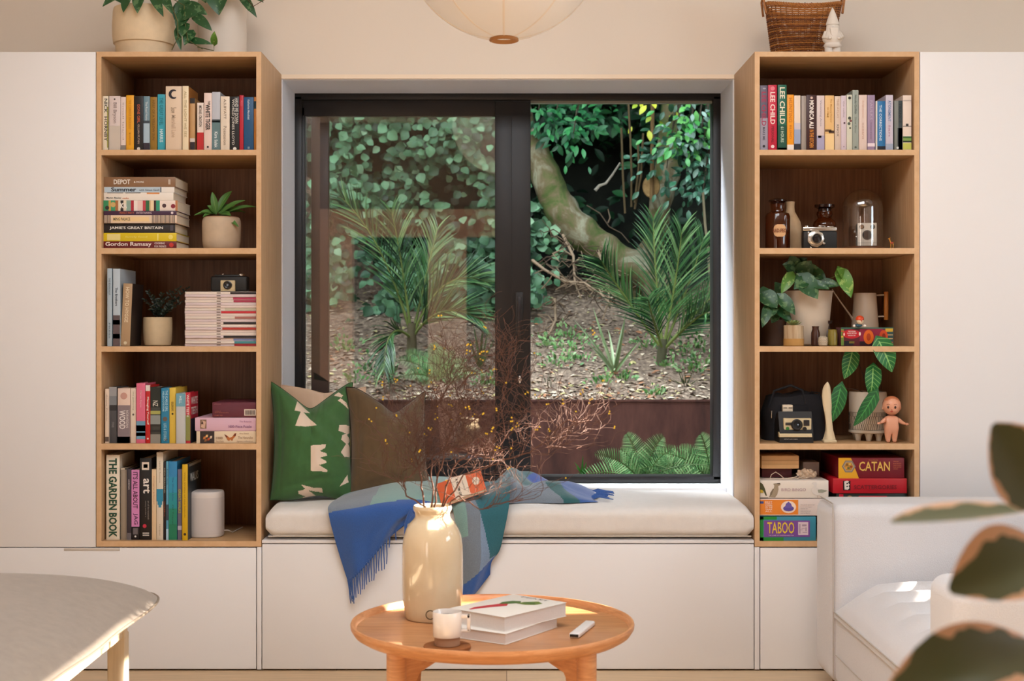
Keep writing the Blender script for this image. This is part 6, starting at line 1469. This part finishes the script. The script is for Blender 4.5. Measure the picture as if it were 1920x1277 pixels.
# litter on the bank
b = MB(); lm = [M(c, .9) for c in ('9A8672', 'B4A490', '6A5444', 'CDBEA6', '5A4638', '9A6A4A', 'B8B078')]
for i in range(6500):
    y = GY+.03+rg.random()**1.4*1.7; x = rg.uniform(-1.3, 1.35)*(y+D0)/(GY+D0); z_ = bank_h(x, y)+.006
    a = rg.random()*PI; L_ = rg.uniform(.012, .045)
    b.leaf((x, y, z_), (math.cos(a), math.sin(a), rg.uniform(-.2, .5)), (rg.uniform(-.5, .5), rg.uniform(-.6, 0), 1), L_, L_*rg.uniform(.2, .6), lm[int(rg.random()**1.3*7)], 'oval', .1, .4, 3)
tag(b.build('leaf_litter'), 'brown fallen leaves and bark chips scattered over the garden bank', 'leaf litter', kind='stuff')
# ivy covering the left side
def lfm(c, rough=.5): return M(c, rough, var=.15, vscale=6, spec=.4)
iv = [lfm('62906A'), lfm('446E4E'), lfm('2E5238'), lfm('7EA480'), lfm('1A3422')]
b = MB()
def ivy_leaf(p, s_, m_):
    n = Vector((rg.uniform(-.5, .5), -1, rg.uniform(-.2, .9))); d = Vector((rg.uniform(-1, 1), rg.uniform(-.3, .1), rg.uniform(-1, .3)))
    b.leaf(p, d, n, s_, s_*1.05, m_, 'heart', .1, .3, 5)
for i in range(8000):
    px = rg.uniform(540, 1075); py = rg.uniform(120, 690)
    if px > 985 and not (380 < py < 610 and px < 1055-abs(py-480)*.25): continue
    dens = noise.noise(Vector((px*.011, py*.013, 3)))
    if py > 560 and rg.random() < (py-560)/130: continue
    if dens < -.12 and rg.random() < .85: continue
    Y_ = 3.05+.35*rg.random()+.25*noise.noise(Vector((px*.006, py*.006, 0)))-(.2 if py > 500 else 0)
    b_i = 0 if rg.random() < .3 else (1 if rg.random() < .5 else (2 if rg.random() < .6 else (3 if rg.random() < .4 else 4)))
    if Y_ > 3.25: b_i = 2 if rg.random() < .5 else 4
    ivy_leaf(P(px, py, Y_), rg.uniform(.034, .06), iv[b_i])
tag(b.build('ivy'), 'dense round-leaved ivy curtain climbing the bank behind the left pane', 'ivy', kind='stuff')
# dark shrubbery behind and overhead
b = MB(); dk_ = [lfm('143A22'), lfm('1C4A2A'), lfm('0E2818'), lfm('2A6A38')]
for i in range(5200):
    px = rg.uniform(960, 1400); py = rg.uniform(80, 470); Y_ = rg.uniform(3.9, 4.7)
    d_ = noise.noise(Vector((px*.009, py*.011, 7)))
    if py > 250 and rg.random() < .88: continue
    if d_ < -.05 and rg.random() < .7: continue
    p = P(px, py, Y_); L_ = rg.uniform(.06, .12)
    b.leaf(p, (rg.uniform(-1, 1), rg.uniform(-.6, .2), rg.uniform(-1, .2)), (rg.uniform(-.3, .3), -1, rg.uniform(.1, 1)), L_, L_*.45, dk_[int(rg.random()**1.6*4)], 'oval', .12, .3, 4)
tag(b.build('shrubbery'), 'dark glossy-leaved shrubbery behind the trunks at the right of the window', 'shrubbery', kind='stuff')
b = MB()
for i in range(5000):   # unseen crown added overhead to keep the bank dim
    x, y, z_ = rg.uniform(-3.6, 3.8), rg.uniform(2.1, 5.4), rg.uniform(3.1, 4.4)
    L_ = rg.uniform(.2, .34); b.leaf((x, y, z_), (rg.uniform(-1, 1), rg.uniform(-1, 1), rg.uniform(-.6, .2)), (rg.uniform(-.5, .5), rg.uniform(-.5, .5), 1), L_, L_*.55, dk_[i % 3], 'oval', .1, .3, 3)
tag(b.build('shade_canopy'), 'unseen leafy crown added over the garden bank to block the sky', 'foliage', kind='stuff')
# clumps of lit foliage at the top right
def clump(label, pts, cols, L0, W0, n, seed, group='leafy branch tips hanging before the dark thicket', shp='oval'):
    r2 = random.Random(seed); c0 = P(*pts[0]); t = thing('leafy_branch', label, 'branch', c0, 0, group)
    b = MB(); s2 = MB()
    for (px, py, Y_) in pts:
        c_ = P(px, py, Y_)-c0
        s2.tube([c_+Vector((.1, .1, .45)), c_+Vector((.03, .03, .2)), c_], (.008, .003), M('3A3020', .8), 5)
        for i in range(n):
            v_ = Vector((r2.gauss(0, .085), r2.gauss(0, .05), r2.gauss(0, .065))); L_ = L0*r2.uniform(.7, 1.25)
            d = (v_*6+Vector((r2.uniform(-.5, .5), r2.uniform(-.7, .1), r2.uniform(-.8, .2)))).normalized()
            b.leaf(c_+v_, d, (r2.uniform(-.3, .3), -1, r2.uniform(.2, 1)), L_, L_*W0, cols[r2.randrange(len(cols))], shp, .1, .35, 4)
    b.build('foliage', t); s2.build('twig', t)
clump('dark green leafy branch near the upper left corner of the open right sash', [(1010, 205, 3.0), (1040, 235, 3.0), (1080, 230, 3.05), (1075, 250, 2.9), (1120, 210, 3.2)], [lfm('2E7A42'), lfm('1E5A34'), lfm('174428')], .062, .42, 46, 3)
clump('bright green and silvery leafy branch at the upper right corner of the window', [(1290, 200, 2.7), (1310, 235, 2.7), (1268, 250, 2.7), (1320, 260, 2.75), (1290, 275, 2.8)], [lfm('3E8A42', .35), lfm('5AA050', .35), lfm('7A9A8C', .3), lfm('224A32', .35)], .055, .5, 44, 5)
clump('dusty green leafy branch below the bright one at the right window edge', [(1255, 285, 2.9), (1250, 315, 2.95), (1305, 310, 2.8), (1325, 330, 2.8), (1318, 360, 2.75), (1330, 300, 2.8)], [lfm('4A7A62', .3), lfm('2E5E44', .35), lfm('1E4A34', .4)], .05, .5, 34, 6)
clump('small yellow-green leaf cluster at the top of the hanging rope', [(1205, 195, 2.95), (1232, 198, 2.9)], [lfm('B8BE3A'), lfm('8AA02E')], .055, .5, 9, 8)
# tree trunks
moss = ramp_mat('mossy_bark', [(.25, '25301A'), (.42, '4A5A28'), (.52, '6A5E44'), (.62, '8A8A74'), (.72, '5A5A3A'), (.85, '3A3A22')], (1, 1, 1), 7, .9, 9, .9, distort=.6)
def trunk(label, pts, rad, Y_, seed):
    p = [P(a, c_, Y_ if len(q_) < 1 else Y_+q_[0]) for (a, c_, *q_) in pts]; o2 = p[-1].copy(); t = thing('tree_trunk', label, 'tree trunk', o2)
    fine = []; fr_ = []
    for i in range(len(p)-1):
        for s_ in range(6):
            f = s_/6; q0, q1, q2, q3 = p[max(i-1, 0)], p[i], p[i+1], p[min(i+2, len(p)-1)]
            fine.append(crspl(q0, q1, q2, q3, f)-o2); fr_.append((rad[i]*(1-f)+rad[i+1]*f)*(1+.06*math.sin(seed+len(fine)*1.3)))
    fine.append(p[-1]-o2); fr_.append(rad[-1])
    b = MB(); b.tube(fine, fr_, moss, 20)
    b.v = [tuple(Vector(v_)+Vector((1, .5, .7))*.010*noise.noise(Vector(v_)*14+Vector((seed, 0, 0)))) for v_ in b.v]
    b.build('trunk', t)
    return t
trunk('leaning mossy tree trunk crossing diagonally behind the open right sash', [(940, 120), (975, 230), (1015, 310), (1050, 390), (1095, 440), (1150, 478), (1215, 520), (1290, 600)], [.085, .083, .083, .092, .098, .085, .09, .1], 3.1, 1)
t = trunk('upright forked mossy trunk behind the round wooden disc', [(1262, 100), (1256, 250), (1250, 330), (1237, 385), (1232, 440), (1190, 540), (1165, 640)], [.06, .062, .075, .062, .055, .10, .12], 3.25, 4)
b = MB(); p_ = P(1165, 640, 3.25)
b.tube([P(1226, 330, 3.2)-p_, P(1222, 360, 3.18)-p_, P(1238, 400, 3.22)-p_], [.018, .024, .03], moss, 10); b.build('branch_stub', t)
b = MB(); c0 = P(1221, 350, 2.95)
t = thing('hanging_disc', 'round tan wooden disc hanging on a rope beside the upright trunk', 'hanging ornament', c0)
b.T = Matrix.Rotation(PI/2, 4, 'X'); b.lathe([(.030, -.012), (.046, -.008), (.049, 0), (.046, .008), (.030, .012)], ramp_mat('old_wood', [(.3, '7A5E38'), (.7, 'A88A58')], nscale=30, rough=.8, bump=.4), 28, sy=1.25); b.build('disc', t)
b = MB(); b.tube([(0, -.02, -.075), (.002, -.02, 0), (.004, -.015, .2), (.008, 0, .62)], .011, M('6A5230', .9, bump=.5, bscale=150), 8); b.build('rope', t)
t = thing('hanging_vines', 'thin brown hanging vine stems left of the rope', 'vine', P(1185, 390, 2.9)); o2 = t.location
for pts in ([(1178, 190), (1182, 260), (1184, 320), (1184, 388)], [(1206, 250), (1202, 330), (1196, 360), (1190, 392)], [(1196, 270), (1198, 310), (1190, 380)], [(1165, 240), (1168, 330), (1172, 400)]):
    MB().tube([P(a, c_, 2.9+.02*i)-o2 for i, (a, c_) in enumerate(pts)], .006, M('4E4026', .9), 6).build('stem', t)
t = thing('bare_branch', 'pale broken bare branch hanging in the dark between the two trunks', 'branch', P(1118, 355, 3.0)); o2 = t.location
MB().tube([P(a, c_, 3.0)-o2 for a, c_ in ((1116, 357), (1124, 348), (1136, 344), (1148, 328), (1163, 305))], (.010, .005), M('8A8478', .8), 7).build('stem', t)
t = thing('bare_branch', 'thin forked dead twig just above the leaning trunk', 'branch', P(1140, 400, 2.9)); o2 = t.location
MB().tube([P(a, c_, 2.9)-o2 for a, c_ in ((1100, 385), (1125, 400), (1142, 425), (1165, 437), (1180, 455))], (.004, .003), M('4A3E30', .9), 6).build('stem', t)
MB().tube([P(a, c_, 2.9)-o2 for a, c_ in ((1140, 418), (1144, 408), (1140, 392))], (.004, .003), M('6A5A4A', .9), 6).build('twig', t)
t = thing('bare_branch', 'thin pale upright sapling stem at the right edge of the window', 'branch', P(1325, 500, 2.7)); o2 = t.location
MB().tube([P(a, c_, 2.7)-o2 for a, c_ in ((1318, 360), (1322, 420), (1328, 470), (1332, 560), (1334, 640))], .007, M('7A7058', .9), 6).build('stem', t)
# tangle of dead twigs on the bank
for i_, (pts, lab) in enumerate((([(998, 488), (1020, 505), (1060, 528), (1095, 530), (1125, 550), (1150, 575)], 'long arching dead twig on the bank left of the right palm'), ([(1040, 560), (1042, 600), (1030, 625), (1012, 635)], 'short dead twig curving down to the mulch'), ([(1120, 470), (1140, 510), (1142, 560), (1130, 600)], 'dead upright twig behind the strap-leaved plant'), ([(1055, 440), (1075, 480), (1078, 530), (1090, 560)], 'thin dark twig in front of the hollow'))):
    t = thing('dead_twig', lab, 'twig', P(pts[0][0], pts[0][1], 2.75), group='dead twigs on the bank'); o2 = t.location; r2 = random.Random(i_); b = MB()
    pp = [P(a, c_, 2.75-.05*j)-o2 for j, (a, c_) in enumerate(pts)]; b.tube(pp, (.009, .004), M('8A7660', .9), 6)
    for j in range(22):
        q = pp[r2.randrange(len(pp)-1)].lerp(pp[r2.randrange(1, len(pp))], r2.random()*.3); e = q.copy(); l_ = [q.copy()]
        for s_ in range(4): e = e+Vector((r2.uniform(-.06, .06), r2.uniform(-.04, .04), r2.uniform(-.05, .05))); l_.append(e.copy())
        b.tube(l_, (.004, .0015), M(['6A5846', '8A7660', '4A3A2C'][j % 3], .9), 5)
    b.build('stem', t)
# palms
palm_l = [lfm('3E6A38', .35), lfm('2A5230', .35), lfm('6A8E5A', .35), lfm('1C3A22', .4)]
def frond(t, base, tip, sag, n, LL, seed, side=1.0, mats=None, spread=.62, col=None):
    r2 = random.Random(seed); base, tip = Vector(base), Vector(tip); mid = (base+tip)/2+sag
    b = MB(); pts = [base*(1-s)**2+mid*2*s*(1-s)+tip*s*s for s in [i/24 for i in range(25)]]
    b.tube(pts, (.008, .002), M('6A7A3A', .6), 6)
    for i in range(n):
        s = .18+.82*i/(n-1); x_ = s*24; j = min(23, int(x_)); p = pts[j].lerp(pts[j+1], x_-j); d = (pts[j+1]-pts[j]).normalized()
        sd = d.cross(Vector((0, 1, 0))); 
        if sd.length < .2: sd = Vector((1, 0, 0))
        sd.normalize(); L_ = LL*(.55+.6*math.sin(PI*min(1, s*.85+.12)))*r2.uniform(.85, 1.1)
        for sg in (-1, 1):
            dd = d*(1.0+.4*s)+sd*sg*spread*side+Vector((r2.uniform(-.08, .08), r2.uniform(-.5, .05), r2.uniform(-.08, .08)))
            b.leaf(p, dd, (sg*.4, -.8, .5), L_, .0105, col or palm_l[r2.randrange(4)], 'blade', .25, .35, 5)
    b.build('frond', t)
YP = 2.35
t = thing('nikau_palm', 'young feathery palm rooted on the bank at the right of the window', 'palm', P(1243, 716, YP), group='young palms on the bank'); o2 = Vector(t.location)
MB().tube([(0, 0, -.02), (-.01, 0, .08), (.0, 0, .22)], [.035, .028, .022], M('4A4A32', .8), 12).build('stem', t)
for i, (tx, ty, Yt, sx_, sz_) in enumerate(((1128, 490, 2.2, -.12, .16), (1225, 415, 2.4, -.02, .1), (1278, 435, 2.3, .03, .1), (1318, 450, 2.4, .06, .12), (1330, 590, 2.05, .1, .14), (1215, 560, 2.0, -.03, .08), (1360, 540, 2.4, .1, .15))):
    frond(t, (0, 0, .16), P(tx, ty, Yt)-o2, Vector((sx_, 0, sz_)), 26, .20, i+3, col=None)
t = thing('nikau_palm', 'young feathery palm rooted on the bank behind the left pane', 'palm', P(772, 694, YP), group='young palms on the bank'); o2 = Vector(t.location)
MB().tube([(0, 0, -.02), (0, 0, .08), (.0, 0, .24)], [.035, .028, .022], M('5A5238', .8), 12).build('stem', t)
for i, (tx, ty, Yt, sx_, sz_) in enumerate(((642, 372, 2.3, .05, .14), (735, 400, 2.3, 0, .1), (915, 530, 2.3, -.05, .26), (900, 600, 2.2, -.03, .18), (720, 690, 2.0, -.06, .2), (820, 430, 2.5, .02, .1))):
    frond(t, (0, 0, .16), P(tx, ty, Yt)-o2, Vector((sx_, 0, sz_)), 26, .20, i+33)
# strap-leaved plant, ferns, seedlings
def blades(name, label, px, py, Y_, tips, W_, cols, group=None, cat='plant'):
    t = thing(name, label, cat, P(px, py, Y_), 0, group); o2 = Vector(t.location); b = MB()
    for i, (tx, ty, Yt) in enumerate(tips):
        d = P(tx, ty, Yt)-o2; b.leaf((0, 0, 0), d, (.2*(-1)**i, -1, .3), d.length, W_, cols[i % len(cols)], 'blade', .2, .25, 8)
    b.build('leaves', t); return t
blades('flax_plant', 'pale strap-leaved plant on the bank left of the right palm', 1152, 700, 2.25, [(1085, 600, 2.1), (1112, 578, 2.2), (1132, 640, 2.2), (1168, 600, 2.3), (1176, 590, 2.1), (1160, 650, 2.2), (1105, 640, 2.1), (1195, 640, 2.1), (1143, 610, 2.4)], .018, [lfm('8AA07A'), lfm('7A9468'), lfm('A0B48A')])
blades('flax_plant', 'small strap-leaved plant on the bank near the dark centre frame', 900, 690, 2.3, [(890, 610, 2.2), (905, 600, 2.2), (915, 625, 2.2), (880, 640, 2.2), (925, 640, 2.2)], .016, [lfm('7A9468'), lfm('5A7A4A')])
blades('grass_tuft', 'small green grass tuft at the foot of the steel wall', 1092, 892, 1.45, [(1080, 868, 1.4), (1092, 856, 1.4), (1100, 868, 1.4), (1106, 876, 1.4), (1085, 878, 1.35)], .012, [lfm('5AA048'), lfm('4A8A3C')])
for i_, (px, py, lab) in enumerate(((1030, 735, 'grey-green grass tuft on the mulch just right of the centre frame'), (1285, 730, 'grey-green grass tuft on the mulch right of the right palm'))):
    blades('grass_tuft', lab, px, py, 2.15, [(px-22, py-20, 2.1), (px-12, py-32, 2.1), (px, py-34, 2.1), (px+12, py-30, 2.1), (px+22, py-18, 2.1), (px-6, py-25, 2.0), (px+7, py-22, 2.0)], .008, [lfm('5E6A4A'), lfm('4A5A3E')])
def fern(label, px, py, Y_, size, n, seed):
    t = thing('fern', label, 'fern', P(px, py, Y_), 0, 'ferns at the foot of the steel wall'); r2 = random.Random(seed)
    for i in range(n):
        a = PI*(i+.5)/n+r2.uniform(-.15, .15); L_ = size*r2.uniform(.75, 1.1)
        tip = Vector((math.cos(a)*L_, r2.uniform(-.14, .02), math.sin(a)*L_*.75)); mid = tip*.5+Vector((0, 0, .25*L_))
        pts = [mid*2*s*(1-s)+tip*s*s for s in [j/26 for j in range(27)]]; b = MB(); b.tube(pts, (.003, .001), M('4A6A2A', .6), 5)
        for j in range(2, 26):
            d = (pts[j+1]-pts[j-1]).normalized(); s_ = j/26; LL = L_*.30*(1-s_)**.8+.008
            for sg in (-1, 1):
                sdv = d.cross(Vector((0, -1, .3))).normalized()*sg
                b.leaf(pts[j], d*.5+sdv, (0, -1, .5), LL, LL*.11, [lfm('5A8E4E'), lfm('7CA468'), lfm('3E6E38')][r2.randrange(3)], 'blade', .1, .3, 4)
        b.build('frond', t)
fern('bright green fern at the foot of the steel wall, centre of the open sash', 1205, 905, 1.40, .30, 8, 2)
fern('bright green fern at the foot of the steel wall, at the right window edge', 1335, 905, 1.40, .32, 8, 5)
fern('feathery fern on the bank beside the left palm', 820, 712, 2.15, .26, 8, 9)
sl_ = [lfm('5A8E4A'), lfm('78A060'), lfm('44703A'), lfm('8AAA78')]
for i, (px, py, s_) in enumerate([(1065, 655, .11), (1085, 680, .09), (1045, 690, .08), (1215, 655, .07), (1285, 670, .09), (1320, 690, .09), (1170, 715, .06), (1300, 700, .08), (1130, 720, .05), (1025, 650, .06), (700, 700, .10), (730, 715, .08), (660, 720, .08), (850, 715, .07), (1230, 742, .04), (650, 660, .07), (1075, 640, .08), (1310, 655, .08), (915, 725, .06), (1250, 690, .05)]):
    # height of the ground on the sight line
    best = min((abs(P(px, py, GY+.05+j*.02).z-bank_h(P(px, py, GY+.05+j*.02).x, GY+.05+j*.02)), GY+.05+j*.02) for j in range(80))
    Y_ = best[1]; t = thing('seedling', 'low bright green seedling growing in the mulch of the garden bank', 'seedling', P(px, py, Y_), 0, 'green seedlings on the bank'); r2 = random.Random(i); b = MB()
    for j in range(46):
        v_ = Vector((r2.gauss(0, s_*.6), r2.gauss(0, s_*.4), abs(r2.gauss(0, s_*.5)))); L_ = r2.uniform(.012, .028)
        b.leaf(v_, (v_*8+Vector((0, -.2, .4))), (r2.uniform(-.4, .4), -1, 1), L_, L_*.6, sl_[r2.randrange(4)], 'oval', .1, .3, 4)
    b.build('leaves', t)
